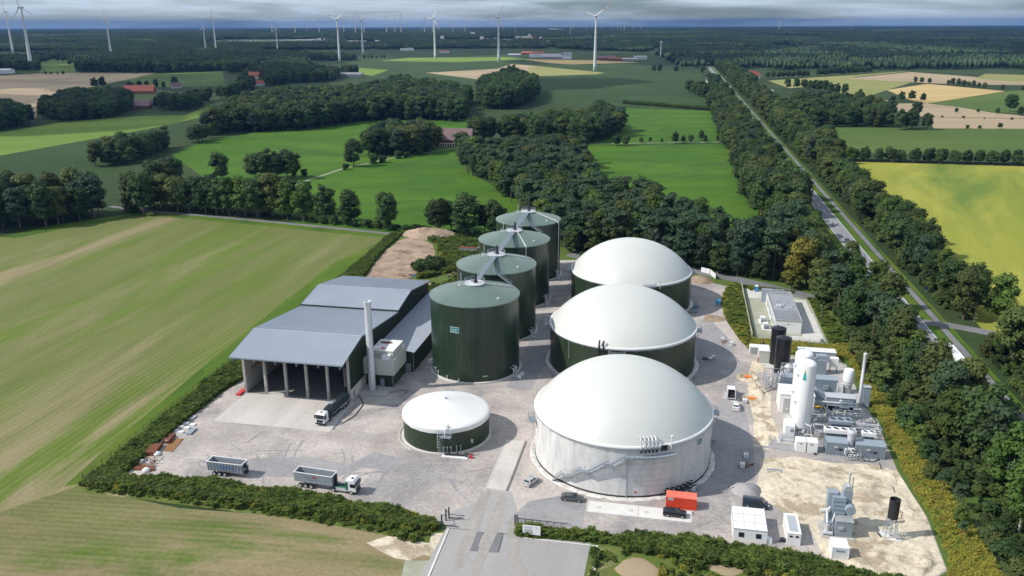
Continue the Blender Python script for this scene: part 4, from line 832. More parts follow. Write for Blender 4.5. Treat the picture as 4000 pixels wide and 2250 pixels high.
# left inside concrete wall, left outer cladding, right wall, plinth, back wall, cross wall
def gable_wall(name, x0, x1, zb, m, ys=None):
    mb = M(); ys = ys or [.8, 8.7, 24, 38.55]; tops = [(y, hz_(y) - .4) for y in ys]
    pts = [(ys[0], zb)] + [(ys[-1], zb)] + [(y, z) for y, z in reversed(tops)]
    n = len(pts); vs = [(x0, y, z) for y, z in pts] + [(x1, y, z) for y, z in pts]
    mb.add(vs, [tuple(range(n)), tuple(range(2 * n - 1, n - 1, -1))] + [(i_, n + i_, n + (i_ + 1) % n, (i_ + 1) % n) for i_ in range(n)])
    return mb.build(name, MT[m], H)
gable_wall('left_inner_wall', .12, .35, .02, 'concrete', [.8, 8.7, 24, 38.5]); 
M().box(.0, .11, .8, 71.5, 3.2, 11.2).build('left_cladding', MT['green_cladding'], H)
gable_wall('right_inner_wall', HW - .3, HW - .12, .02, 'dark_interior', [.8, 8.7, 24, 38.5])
# right outer wall: plinth of concrete blocks and green sheets in bays
xs_ = np.linspace(.4, 71.6, 25)
for q in range(24):
    y0, y1 = xs_[q] + .01, xs_[q + 1] - .01
    if y0 > 38.0 and y0 < 39.2: pass
    ztop0, ztop1 = hz_(y0) - .36, hz_(y1) - .36
    mb = M(); zb = 3.3
    x0, x1 = HW - .05, HW + .08
    mb.add([(x, y, z) for x in (x0, x1) for (y, z) in ((y0, zb), (y1, zb), (y1, ztop1), (y0, ztop0))], [(0, 1, 2, 3), (4, 7, 6, 5), (0, 4, 5, 1), (1, 5, 6, 2), (2, 6, 7, 3), (3, 7, 4, 0)])
    nr = 9
    for i_ in range(nr):
        ya = y0 + (y1 - y0) * (i_ + .2) / nr; yb = ya + .12
        mb.add([(x, y, z) for x in (x1, x1 + .05) for (y, z) in ((ya, zb), (yb, zb), (yb, min(ztop0, ztop1)), (ya, min(ztop0, ztop1)))], [(4, 5, 6, 7)[::-1], (0, 4, 5, 1), (1, 5, 6, 2), (2, 6, 7, 3), (3, 7, 4, 0)])
    mb.build('cladding_sheet', MT['green_cladding'], H)
    if q < 5 or q > 20: M().box(HW - .1, HW + .12, y0, y1, 0, 3.28).build('plinth_panel', MT['concrete_light'], H)
M().box(0.2, HW - .2, 71.2, 71.6, 0, 11.4).build('back_wall', MT['green_cladding'], H)
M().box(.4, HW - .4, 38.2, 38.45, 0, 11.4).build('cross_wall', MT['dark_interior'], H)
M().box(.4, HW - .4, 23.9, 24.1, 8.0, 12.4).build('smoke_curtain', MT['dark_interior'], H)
M().box(.36, .46, 3.5, 30, 5.6, 5.9).build('wall_rail', MT['rust'], H)
M().box(.36, .5, 8.3, 8.8, 5, 11).build('pipe_run', MT['orange'], H)
M().box(6.6, 11.6, .1, .5, 0, .7).build('bay_barrier', MT['concrete_light'], H)
mb = M(); 
for x in (7, 13, 19, 25): mb.box(x - .6, x + .6, .3, .8, 10.6, 10.85)
mb.build('floodlight', MT['white_paint'], H)
mb = M(); ladder(mb, HW - 1.6, 1.2, 3.6, 9.2, .55); mb.build('wall_ladder', MT['white_paint'], H)
M().box(HW + .13, HW + .2, 2.0, 2.9, .2, 2.3).build('side_door', MT['container_grey'], H)
M().box(-1.6, -.4, -2.0, 2.2, 0, .5).build('red_barrier', MT['red'], H)
# ------------------------------------------------------------------ low annex
A_ = thing('annex', 'low grey-roofed lean-to with dark green walls beside the hall', 'building', W(-81.5, 210.7))
ax0, ax1, al = .1, 10.2, 52.0
n = 26
pm = None
for q in range(n):
    y0 = al * q / n
    if pm is None:
        mb = M(); w = al / n - .02; xs = []
        for i_ in range(6):
            y = w * i_ / 6; ww = w / 6; xs += [(y, 0), (y + ww * .55, 0), (y + ww * .65, .06), (y + ww * .9, .06)]
        xs.append((w, 0)); k_ = len(xs)
        mb.add([(ax0, y, 8.0 + h) for y, h in xs] + [(ax1 + .4, y, 6.15 + h) for y, h in xs], [(k_ + i_, k_ + i_ + 1, i_ + 1, i_) for i_ in range(k_ - 1)])
        o = mb.build('roof_sheet', MT['roof_metal'], A_); pm = o.data
    else: o = bpy.data.objects.new('roof_sheet', pm); link(o, A_)
    o.location = (0, y0 - .3, 0)
M().side([(ax0, 0), (ax1, 0), (ax1, 6.1), (ax0, 7.9)], 0, al - .5).build('wall', MT['green_cladding'], A_)
mb = M()
for y in np.arange(.5, al - 1, .5): mb.box(ax1, ax1 + .05, y, y + .12, .3, 6.05)
mb.build('cladding_rib', MT['green_cladding'], A_)
M().box(ax1 + .3, ax1 + .5, -.4, al - .4, 6.0, 6.2).build('gutter', MT['container_grey'], A_)
M().box(ax1 - .02, ax1 + .1, -.06, .06, 0, 6.1).build('corner_trim', MT['galvanized'], A_)
M().box(7.6, 9.4, -.08, 0, .2, 2.6).build('door', MT['container_grey'], A_)
# ------------------------------------------------------------------ filter house and exhaust stack
Fh = thing('filter_house', 'pale filter housing on a dark green base between hall and stack', 'filter house', W(-81.6, 199.7))
M().box(.05, 7.9, 0, 10.9, 0, 3.9).build('base', MT['green_cladding'], Fh)
o = M().box(.0, 8.7, -1.2, 9.6, 3.9, 8.2).build('housing', MT['cream_panel'], Fh)
mb = M()
for x in np.arange(.1, 1.6, .35): mb.box(x, x + .12, -1.24, -1.2, 4.1, 8.0)
mb.build('housing_rib', MT['cream_panel'], o)
o = M().box(1.6, 8.0, .9, 9.2, 8.2, 10.1).build('upper_housing', MT['cream_panel'], Fh)
M().box(1.5, 8.1, .8, 9.3, 10.1, 10.2).build('upper_roof', MT['white_roof'], Fh)
def blob(x, y, rx, ry, z, m, name, parent, seed):
    rr = random.Random(seed); pts = [(x + rx * math.cos(a) * rr.uniform(.85, 1.05), y + ry * math.sin(a) * rr.uniform(.8, 1.1), z) for a in np.linspace(0, 2 * math.pi, 22)[:-1]]
    return M().add(pts, [tuple(range(len(pts)))]).build(name, MT[m], parent)
blob(4.0, 6.9, 2.0, 1.0, 10.205, 'rust', 'rust_stain', Fh, 1); blob(3.6, 2.6, 1.8, .75, 10.205, 'red', 'red_stain', Fh, 2)
o = M().box(5.2, 7.4, -.6, .9, 8.2, 9.3).build('fan_box', MT['white_paint'], Fh)
M().tube((5.6, -1.0, 7.6), (5.6, -.2, 7.6), .4, 12).tube((6.9, -1.0, 7.6), (6.9, -.2, 7.6), .4, 12).build('fan', MT['black_matt'], o)
M().box(6.9, 8.4, 8.0, 9.2, 8.2, 9.3).build('junction_box', MT['white_paint'], Fh)
M().box(4.3, 5.4, -.06, 0, .1, 2.3).build('door', MT['container_grey'], Fh); M().box(5.7, 6.7, -.05, 0, .1, 2.6).build('opening', MT['black_matt'], Fh)
M().box(7.86, 7.98, -.04, .06, 0, 3.9).build('corner_trim', MT['galvanized'], Fh)
Ck = thing('exhaust_stack', 'tall silver exhaust stack beside the filter housing', 'stack', W(-78.6, 196.7))
mb = M().lathe([(.95, .3), (.95, 8.0), (.93, 8.05), (.93, 16), (.91, 16.05), (.91, 25.4)], 32, cap=False); mb.build('shaft', MT['stainless'], Ck, smooth=50)
for z in (4.5, 8.05, 12.0, 16.05, 20.5, 24.6): M().lathe([(.96, z), (1.0, z + .02), (1.0, z + .12), (.96, z + .14)], 32, cap=False).build('joint_band', MT['stainless'], Ck, smooth=50)
M().lathe([(1.0, 25.2), (1.06, 25.25), (1.06, 25.6), (.9, 25.6), (.88, 24.6), (.01, 24.5)], 32).build('rim', MT['steel_white'], Ck, smooth=50)
mb = M(); mb.tube((.8, .5, 12.2), (2.1, 1.6, 12.2), .3, 10).tube((2.1, 1.6, 12.2), (2.1, 1.6, 11.0), .3, 10); mb.build('duct', MT['steel_white'], Ck, smooth=50)
M().lathe([(1.3, .3), (1.3, .45), (.97, .5)], 24, cap=False).build('foot_flange', MT['galvanized'], Ck)
fs = thing('foundation_slab', 'grey foundation slab under the exhaust stack', 'slab', W(-77.5, 196.2), kind='structure')
M().box(-3.8, .4, -3.2, 3.2, 0, .3).build('slab', MT['concrete'], fs); M().box(.45, 4.0, -3.2, 3.0, 0, .26).build('slab', MT['concrete'], fs)
# ------------------------------------------------------------------ vehicles
def wheel(parent, x, y, r=.33, w=.22):
    o = M().tube((x, y - w / 2, r), (x, y + w / 2, r), r, 16).build('wheel', MT['rubber'], parent, smooth=40)
    s = 1 if y > 0 else -1
    M().tube((x, y + s * (w / 2 - .02), r), (x, y + s * (w / 2 + .015), r), r * .6, 12).build('rim', MT['silver_paint'], o)
    return o
def car(name, label, paint, loc, rz, kind='sedan', L=4.6, Wd=1.82, Hh=1.45, group=None, cat='car'):
    t = thing(name, label, cat, loc, rz, group)
    h = Hh; x0, x1 = -L / 2, L / 2; w = Wd / 2
    prof = {'sedan': [(-.5, .50), (-.49, .70), (-.42, .74), (-.28, .76), (.18, .74), (.36, .68), (.47, .58), (.5, .45)],
            'hatch': [(-.5, .50), (-.495, .72), (-.46, .76), (-.2, .77), (.22, .74), (.40, .67), (.485, .56), (.5, .42)],
            'van': [(-.5, .45), (-.498, .58), (-.48, .60), (-.2, .60), (.26, .60), (.42, .54), (.49, .44), (.5, .32)]}[kind]
    st_ = [(L * p[0], h * p[1]) for p in prof]
    # body: stations with a rounded section
    mb = M(); rows = []
    for i, (x, z) in enumerate(st_):
        k_ = .90 if i in (0, len(st_) - 1) else (.96 if i in (1, len(st_) - 2) else 1)
        ww = w * k_; zb = .22
        rows.append([(x, -ww * .92, zb), (x, -ww, zb + .18), (x, -ww, z * .72), (x, -ww * .93, z * .95), (x, -ww * .75, z), (x, ww * .75, z), (x, ww * .93, z * .95), (x, ww, z * .72), (x, ww, zb + .18), (x, ww * .92, zb)])
    vs = [v for r_ in rows for v in r_]; kk = 10; fs = []
    for i in range(len(rows) - 1):
        for j in range(kk): fs.append((i * kk + j, (i + 1) * kk + j, (i + 1) * kk + (j + 1) % kk, i * kk + (j + 1) % kk))
    fs.append(tuple(range(kk - 1, -1, -1))); fs.append(tuple(range((len(rows) - 1) * kk, len(rows) * kk)))
    mb.add(vs, fs); body = mb.build('body', MT[paint], t, smooth=35)
    g = {'sedan': (-.40, .20, -.24, .06), 'hatch': (-.46, .22, -.36, .05), 'van': (-.488, .34, -.47, .22)}[kind]
    zb = h * (.73 if kind != 'van' else .585)
    gl = M().frus((L * g[0], L * g[1], -w * .93, w * .93), zb, (L * g[2], L * g[3], -w * .74, w * .74), h - .04)
    gl.build('windows', MT['glass_dark'], t)
    rf = M().frus((L * g[2] - .04, L * g[3] + .04, -w * .76, w * .76), h - .07, (L * g[2] + .06, L * g[3] - .06, -w * .66, w * .66), h)
    rf.build('roof', MT[paint], t, smooth=35)
    mb = M()
    for s in (-1, 1):
        for xb, xt in ((g[0], g[2]), ((g[0] + g[1]) / 2, (g[2] + g[3]) / 2), (g[1], g[3])):
            mb.tube((L * xb, s * w * .93, zb), (L * xt, s * w * .75, h - .05), .045, 5)
    mb.build('pillar', MT[paint], t)
    if kind == 'van':
        mb = M()
        for s in (-1, 1):
            mb.add([(L * -.47, s * w * .995, zb - .02), (L * -.05, s * w * .995, zb - .02), (L * -.05, s * w * .80, h - .1), (L * -.46, s * w * .80, h - .1)], [(0, 1, 2, 3)])
        mb.build('side_panel', MT[paint], t)
    for s in (-1, 1):
        for x in (-.30, .32): wheel(t, L * x, s * (w - .11), .33 if kind != 'van' else .36)
        M().box(x1 - .22, x1 - .02, s * w * .62 - .17, s * w * .62 + .17, h * .40, h * .50).build('headlight', MT['lamp_glass'], t)
        M().box(x0 - .02, x0 + .10, s * w * .70 - .14, s * w * .70 + .14, h * .48, h * .62).build('tail_light', MT['red'], t)
        M().box(L * g[1] - .25, L * g[1] - .08, s * (w + .02), s * (w + .2), zb, zb + .14).build('mirror', MT[paint], t)
    M().box(x0 - .02, x0 + .03, -.26, .26, h * .30, h * .38).build('number_plate', MT['white_paint'], t)
    return t
def uv(a, b): return W(a, b, .02)
car('car', 'silver hatchback parked left of the near concrete dome wall', 'silver_paint', uv(-27.6, 157.4), AZ + math.radians(66), 'hatch', 4.2, 1.75, 1.48)
car('car', 'grey coupe parked at the foot of the concrete dome wall', 'grey_paint', uv(-18.0, 152.4), AZ + math.radians(-1), 'sedan', 4.7, 1.82, 1.40)
car('car', 'black car standing on the white weighbridge', 'black_paint', W(3.1, 150.2, .32), AZ + math.radians(-1), 'hatch', 4.7, 1.9, 1.45)
car('van', 'dark van parked behind the three white cabins', 'navy_paint', uv(19.4, 157.2), AZ + math.radians(-4), 'van', 5.3, 2.0, 1.95, cat='van')
car('car', 'white car parked behind the open white van', 'car_white', uv(17.9, 204.2), AZ + math.radians(90), 'hatch', 4.5, 1.85, 1.6)
car('car', 'dark car driving on the main road', 'navy_paint', RDp(115 + 70, -6.8, .04), math.radians(79.4 + 180), 'hatch', 4.5, 1.8, 1.5) if False else None
p = G(3310, 947); car('car', 'dark car with pale windscreen driving on the main road', 'navy_paint', (p.x, p.y, .05), math.radians(79.4 + 180), 'hatch', 4.6, 1.85, 1.5)
p = G(3257, 878); car('car', 'small white car on the main road half hidden by a tree', 'car_white', (p.x, p.y, .05), math.radians(79.4), 'hatch', 4.3, 1.8, 1.5)
# white open delivery van
t = thing('open_van', 'white van with its rear doors open and a dark load space', 'van', uv(17.0, 211.6), AZ + math.radians(90))
w = 1.0
mb = M(); mb.box(-3.0, .4, -w, -w + .06, .5, 2.4).box(-3.0, .4, w - .06, w, .5, 2.4).box(-3.0, .4, -w, w, .45, .55); mb.build('side_wall', MT['car_white'], t)
M().side([(-.0, .35), (3.0, .35), (2.95, 1.0), (2.2, 1.25), (1.5, 2.3), (.9, 2.42), (-.0, 2.42)], -w, w).build('cab', MT['car_white'], t)
M().box(-1.4, 0, -w, w, 2.38, 2.44).build('roof', MT['car_white'], t)
mb = M().box(-2.8, -1.5, -.8, .6, .56, 1.3).box(-1.4, -.2, -.9, .9, .56, 1.7); mb.build('load', MT['black_matt'], t)
M().add([(2.24, -.85, 1.26), (2.24, .85, 1.26), (1.53, .8, 2.27), (1.53, -.8, 2.27)], [(0, 1, 2, 3)]).build('windscreen', MT['glass_dark'], t)
for s in (-1, 1):
    wheel(t, -2.0, s * .88, .36); wheel(t, 2.1, s * .88, .36)
    M().box(-3.05 - .9 * (s < 0), -3.0, s * 1.0 - .03, s * 1.0 + .03 + (.9 if s > 0 else 0), .6, 2.3).build('rear_door', MT['car_white'], t)
M().box(.7, 1.5, -w - .75, -w - .68, .6, 2.0).build('front_door', MT['car_white'], t)
# trucks
def cab(t, x0, paint='car_white', side=None, L=2.2, w=1.22, h=3.3, flip=1):
    """cab whose front looks towards +x"""
    c_ = M().side([(x0, .75), (x0 + L, .75), (x0 + L + .03, 1.9), (x0 + L - .12, 2.9), (x0 + L - .6, h), (x0 + .1, h), (x0, 3.0)], -w, w).build('cab', MT[paint], t); bevel(c_, .07, 2)
    M().add([(x0 + L + .045, -w * .93, 1.85), (x0 + L + .045, w * .93, 1.85), (x0 + L - .09, w * .90, 2.75), (x0 + L - .09, -w * .90, 2.75)], [(0, 1, 2, 3)]).build('windscreen', MT['glass_dark'], t)
    M().box(x0 + L - .02, x0 + L + .07, -w * .75, w * .75, .95, 1.65).build('grille', MT['black_matt'], t)
    M().box(x0 + L - .1, x0 + L + .12, -w, w, .4, .78).build('bumper', MT['black_matt'], t)
    M().box(x0 + .9, x0 + 1.4, -.32, .32, h - .01, h + .05).build('roof_hatch', MT['black_matt'], t)
    M().box(x0 + L - .15, x0 + L + .3, -w * .95, w * .95, 2.78, 2.9).build('sun_visor', MT['glass_dark'], t)
    for s in (-1, 1):
        M().box(x0 + L - 1.25, x0 + L - .25, s * w - .012 * (s < 0), s * w + .012 * (s > 0) + .002, 1.75, 2.6).build('side_window', MT['glass_dark'], t)
        M().box(x0 + L - .15, x0 + L + .02, s * (w + .05), s * (w + .30), 1.9, 2.7).build('mirror', MT['black_matt'], t)
        M().box(x0 + L + .02, x0 + L + .1, s * w * .8 - .16, s * w * .8 + .16, .85, 1.1).build('headlight', MT['lamp_glass'], t)
    if side: M().box(x0 - .02, x0 + .55, -w - .02, w + .02, 1.0, 2.95).build('side_band', MT[side], t)
def twheel(t, x, y, r=.5, w=.38): return wheel(t, x, y, r, w)
tk = thing('tanker_truck', 'dark tanker truck with a white cab standing before the open hall', 'tanker truck', W(-83.2, 179.6, .05), AZ - math.radians(90) - math.radians(6))
M().box(-8.0, 5.6, -.45, .45, .75, 1.1).build('chassis', MT['black_matt'], tk)
tb = M(); prof = [(-8.1, .4), (-7.9, 1.0), (-7.5, 1.17), (1.4, 1.17), (2.1, 1.05), (2.35, .5)]
n = 20; vs = []; fs = []
for x, r in prof:
    for i in range(n): a = 2 * math.pi * i / n; vs.append((x, r * math.cos(a), 2.35 + (x > 0) * -.05 + r * math.sin(a)))
for j in range(len(prof) - 1):
    for i in range(n): fs.append((j * n + i, (j + 1) * n + i, (j + 1) * n + (i + 1) % n, j * n + (i + 1) % n))
fs += [tuple(range(n)), tuple(range(len(prof) * n - 1, (len(prof) - 1) * n - 1, -1))]
mat('tank_green', (0.03, 0.05, 0.048), 0.3, var=.05, metal=.2)
tb.add(vs, fs).build('tank', MT['tank_green'], tk, smooth=50)
mb = M(); mb.box(-1.8, .2, -.5, .5, 3.5, 3.56); rail(mb, [(-1.8, -.5, 3.55), (.2, -.5, 3.55), (.2, .5, 3.55), (-1.8, .5, 3.55), (-1.8, -.5, 3.55)], .35, .03, 1.0, (.35,)); mb.cyl(-.8, 0, 3.55, 3.85, .35, n=12); mb.build('top_walkway', MT['galvanized'], tk)
M().side([(2.4, 1.1), (3.2, 1.1), (3.2, 2.9), (2.4, 2.6)], -1.1, 1.1).build('pump_housing', MT['black_matt'], tk)
mb = M(); 
for s in (-1, 1): mb.tube((-7.4, s * 1.2, 1.5), (1.8, s * 1.2, 1.5), .09, 8)
mb.build('suction_pipe', MT['galvanized'], tk)
for s in (-1, 1): M().box(-3.4, .6, s * .75 - .3, s * .75 + .3, .5, 1.05).build('side_box', MT['black_matt'], tk)
cab(tk, 3.5, 'car_white')
for s in (-1, 1):
    for x in (-6.9, -5.7, -4.5, 2.3, 4.9): twheel(tk, x, s * 1.03)
# tipper semi-trailer and tractor
mat('trailer_grey', (0.36, 0.40, 0.44), 0.5, metal=.35, var=.12, scale=.6)
mat('trailer_inner', (0.16, 0.165, 0.17), 0.6, metal=.3, var=.25, scale=1)
def tipper_box(t, x0, x1, w, z0, z1, taper=.12, ribs=0, m='trailer_grey'):
    th = .06; 
    for s in (-1, 1):
        mb = M(); mb.add([(x0, s * (w - taper), z0), (x1, s * (w - taper), z0), (x1, s * w, z1), (x0, s * w, z1), (x0, s * (w - taper - th), z0), (x1, s * (w - taper - th), z0), (x1, s * (w - th), z1), (x0, s * (w - th), z1)],
               [(0, 1, 2, 3), (4, 7, 6, 5), (3, 2, 6, 7), (0, 4, 5, 1), (0, 3, 7, 4), (1, 5, 6, 2)]); o = mb.build('side_wall', MT[m], t)
        if ribs:
            mb = M()
            for i in range(ribs + 1):
                x = x0 + (x1 - x0 - .12) * i / ribs; mb.add([(xx, s * (yy), zz) for xx in (x, x + .12) for yy, zz in ((w - taper, z0), (w - taper + .1, z0), (w + .1, z1 - .1), (w, z1 - .1))], [(0, 1, 2, 3), (4, 7, 6, 5), (0, 4, 5, 1), (1, 5, 6, 2), (2, 6, 7, 3)])
            mb.build('wall_rib', MT[m], o)
        M().box(x0 - .02, x1 + .02, s * w - .07, s * w + .09, z1 - .02, z1 + .12).build('top_rail', MT['white_paint'], t)
    M().box(x0, x1, -w + taper, w - taper, z0, z0 + .05).build('floor', MT['trailer_inner'], t)
    for x, sl in ((x0, 0), (x1, .0)):
        M().add([(x, -w + taper, z0), (x, w - taper, z0), (x, w, z1), (x, -w, z1), (x + .06, -w + taper, z0), (x + .06, w - taper, z0), (x + .06, w, z1), (x + .06, -w, z1)], [(0, 3, 2, 1), (4, 5, 6, 7), (3, 7, 6, 2), (0, 1, 5, 4), (0, 4, 7, 3), (1, 2, 6, 5)]).build('end_wall', MT[m], t)
        M().box(x - .04, x + .12, -w, w, z1 - .02, z1 + .1).build('top_rail', MT['white_paint'], t)
    rr = random.Random(int(x0 * 10)); mb = M()
    for i in range(90):
        x, y = rr.uniform(x0 + .4, x1 - .3), rr.uniform(-w + .35, w - .35); s = rr.uniform(.1, .35); mb.frus((x - s, x + s, y - s, y + s), z0 + .05, (x - s * .4, x + s * .4, y - s * .3, y + s * .5), z0 + .05 + s * .8)
    mb.build('load_remains', MT['earth'], t)['kind'] = 'stuff'
tt = thing('tipper_truck', 'grey tipper semi trailer coupled to a white and green tractor unit', 'truck', W(-69.4, 146.9, .02), AZ - math.radians(4))
tipper_box(tt, -8.0, .9, 1.25, 1.35, 3.55)
M().box(-8.0, 6.0, -.4, .4, .95, 1.3).build('chassis', MT['black_matt'], tt)
M().box(-5.5, -5.5 + .02, 0, 0, 0, 0) if False else None
M().box(-3.6, -2.95, -1.325, -1.30, 2.75, 3.1).build('red_logo', MT['red'], tt)
mb = M()
for x0_, x1_, z in ((-6.3, -4.2, 3.0), (-5.9, -3.9, 2.75), (-5.6, -2.8, 2.45), (-4.9, -3.6, 2.3)): mb.box(x0_, x1_, -1.30 + (z - 2.9) * .0, -1.28, z, z + .05)
mb.build('printed_lines', MT['container_grey'], tt)
M().side([(.98, 1.4), (1.5, 1.4), (1.5, 3.5), (1.2, 3.7)], -.35, .35).build('tipping_ram', MT['black_matt'], tt)
cab(tt, 4.1, 'car_white', 'cab_green', L=2.25, h=3.35)
M().box(1.6, 4.0, -1.1, -.55, .55, 1.15).build('fuel_tank', MT['stainless'], tt); M().box(1.6, 4.0, .55, 1.1, .55, 1.15).build('fuel_tank', MT['stainless'], tt)
M().box(.5, 4.1, -.95, .95, 1.16, 1.24).build('catwalk', MT['cab_green'], tt)
for s in (-1, 1):
    for x in (-6.7, -5.4, -4.1, 1.1, 5.3): twheel(tt, x, s * 1.03)
    M().box(.4, 1.8, s * 1.0 - .22, s * 1.0 + .22, 1.05, 1.12).build('mudguard', MT['black_matt'], tt)
tr = thing('tipper_trailer', 'parked ribbed tipper trailer with blue letters, without a tractor', 'trailer', W(-94.0, 148.2, .02), AZ - math.radians(1))
tipper_box(tr, -4.4, 3.9, 1.25, 1.2, 3.35, ribs=11)
M().box(-4.2, 4.6, -.4, .4, .85, 1.2).build('chassis', MT['black_matt'], tr)
text('EPPING', .72, 'blue', tr, (.3, -1.34, 2.35), (math.radians(86), 0, 0), extr=.01).scale = (1.35, 1, 1)
for s in (-1, 1):
    for x in (-3.0, -1.7, -.4): twheel(tr, x, s * 1.0)
M().side([(4.0, 1.2), (4.7, 1.2), (4.7, 2.2), (4.0, 3.2)], -.3, .3).build('tipping_ram', MT['black_matt'], tr)
M().box(4.1, 4.6, -1.0, 1.0, 2.1, 2.25).build('catwalk', MT['galvanized'], tr)
# lorry on the main road
lo = thing('lorry', 'long white-roofed lorry on the main road between the trees', 'lorry', RDp(28 + 7.5, -6.4, .04), math.radians(79.4))
M().box(-8.0, 5.0, -1.27, 1.27, 1.0, 4.0).build('trailer_body', MT['white_paint'], lo)
M().box(-8.02, -8.0, -1.2, 1.2, 1.1, 3.9).build('rear_door', MT['black_matt'], lo)  # black panel paints the shade at the back of the white lorry
M().box(-8.0, 6.6, -.5, .5, .7, 1.0).build('chassis', MT['black_matt'], lo)
cab(lo, 5.5, 'car_white', L=2.2, h=3.6)
for s in (-1, 1):
    for x in (-6.8, -5.5, -4.2, 3.0, 6.6): twheel(lo, x, s * 1.03)

# ------------------------------------------------------------------ containers and cabins
def ribbed(parent, L, Wd, Hh, m, mr=None, step=.28, z0=.0, roof=True):
    o = M().box(0, L, 0, Wd, z0 + .1, z0 + Hh - .06).build('body', MT[m], parent)
    mb = M(); d = .045
    x = .15
    while x < L - .2: mb.box(x, x + step * .5, -d, 0, z0 + .18, z0 + Hh - .14).box(x, x + step * .5, Wd, Wd + d, z0 + .18, z0 + Hh - .14); x += step
    y = .15
    while y < Wd - .2: mb.box(-d, 0, y, y + step * .5, z0 + .18, z0 + Hh - .14).box(L, L + d, y, y + step * .5, z0 + .18, z0 + Hh - .14); y += step
    mb.build('wall_rib', MT[m], parent)
    M().box(-.06, L + .06, -.06, Wd + .06, z0 + Hh - .1, z0 + Hh).build('roof', MT[mr or m], parent)
    M().box(-.06, L + .06, -.06, Wd + .06, z0, z0 + .12).build('base_frame', MT[m], parent)
    mb = M()
    for x in (-.06, L - .08):
        for y in (-.06, Wd - .08): mb.box(x, x + .14, y, y + .14, z0, z0 + Hh - .02)
    mb.build('corner_post', MT[m], parent)
c = thing('shipping_container', 'orange red ribbed shipping container below the near dome wall', 'container', W(1.3, 153.3, .02), AZ)
ribbed(c, 6.06, 2.44, 2.59, 'container_red', 'container_red_roof')
mb = M(); x = .3
while x < 5.9: mb.box(x, x + .12, .05, 2.4, 2.59, 2.62); x += .24
mb.build('roof_rib', MT['container_red_roof'], c)
M().box(.35, 1.45, -.07, -.05, 1.85, 2.35).build('sign', MT['white_paint'], c); M().box(.4, 1.4, -.08, -.071, 1.98, 2.18).build('sign_band', MT['black_matt'], c)
wb = thing('weighbridge', 'long white concrete weighbridge slab with round lids', 'weighbridge', W(-14.4, 148.3), AZ)
M().box(0, 10.2, 0, 4.1, -.1, .30).build('slab', MT['white_concrete'], wb); M().box(10.26, 20.7, 0, 4.1, -.1, .30).build('slab', MT['white_concrete'], wb)
M().box(-.3, -.04, -.05, 4.15, -.1, .32).build('end_kerb', MT['concrete_light'], wb); M().box(20.75, 21.0, -.05, 4.15, -.1, .32).build('end_kerb', MT['concrete_light'], wb)
for x in (2.2, 8.8, 11.9): M().lathe([(.28, .305), (.34, .312), (.40, .305)], 20, x, 2.0, cap=False).build('manhole_lid', MT['concrete_dark'], wb)
cb = thing('cabin_block', 'three white flat-roofed site cabins side by side, nine roof panels', 'cabin', W(14.2, 144.1), AZ)
for i in range(3):
    M().box(0, 6.3, 2.66 * i + .02, 2.66 * i + 2.62, 0, 2.7).build('cabin', MT['white_paint'], cb)
    for j in range(3): M().box(2.1 * j + .03, 2.1 * j + 2.06, 2.66 * i + .08, 2.66 * i + 2.56, 2.7, 2.78).build('roof_panel', MT['white_paint'], cb)
M().box(-.03, 6.33, -.03, 8.03, 2.66, 2.72).build('roof_edge', MT['container_grey'], cb)
M().box(6.35, 7.3, .2, 1.3, 0, .9).build('cooler', MT['white_paint'], cb)
for x in (1.0, 4.2): M().box(x, x + 1.0, -.03, .0, 1.0, 2.0).build('window', MT['glass_dark'], cb)
wu = thing('site_container', 'single white site container with a dished roof', 'container', W(24.2, 144.7), AZ)
M().box(0, 2.5, 0, 6.9, 0, 2.5).build('body', MT['white_paint'], wu); M().frus((-.05, 2.55, -.05, 6.95), 2.5, (-.05, 2.55, -.05, 6.95), 2.62).build('roof_edge', MT['white_paint'], wu)
M().box(.45, 2.1, .6, 6.2, 2.62, 2.64).build('roof_sheet', MT['silver_paint'], wu)
for x in (.4, 1.5): M().box(x, x + .6, -.03, 0, 1.7, 2.1).build('vent_grille', MT['black_matt'], wu)
M().cyl(-.6, 1.0, 0, .6, .5, n=10).build('cable_reel', MT['black_matt'], wu)
# ------------------------------------------------------------------ gate, fences, sign
def fence(name, label, pts, h=1.9, step=2.5, m='galvanized', mesh=True, group=None, cat='fence', solid=False):
    t = thing(name, label, cat, W(*pts[0]), AZ, group); o = pts[0]
    loc = [(p[0] - o[0], p[1] - o[1]) for p in pts]; pm = None
    for (x0, y0), (x1, y1) in zip(loc[:-1], loc[1:]):
        L = math.hypot(x1 - x0, y1 - y0); n = max(1, int(L / step)); an = math.atan2(y1 - y0, x1 - x0)
        pmesh = None
        for i in range(n + 1):
            f_ = i / n; x, y = x0 + (x1 - x0) * f_, y0 + (y1 - y0) * f_
            if pm is None: q = M().box(-.04, .04, -.04, .04, 0, h + .1).build('post', MT[m], t); pm = q.data
            else: q = bpy.data.objects.new('post', pm); link(q, t)
            q.location = (x, y, 0); q.rotation_euler = (0, 0, an)
            if i < n:
                if pmesh is None:
                    mb = M(); w = L / n
                    for z in np.linspace(.15, h, 5): mb.tube((0, 0, z), (w, 0, z), .015, 4)
                    for x_ in np.arange(.25, w, .25): mb.tube((x_, 0, .1), (x_, 0, h), .010, 3)
                    q = mb.build('mesh_panel', MT[m], t); pmesh = q.data
                else: q = bpy.data.objects.new('mesh_panel', pmesh); link(q, t)
                q.location = (x, y, 0); q.rotation_euler = (0, 0, an)
    return t
mat('fence_green', (0.035, 0.055, 0.04), 0.6, var=.1)
mat('fence_dark', (0.035, 0.038, 0.042), 0.5, var=.1)
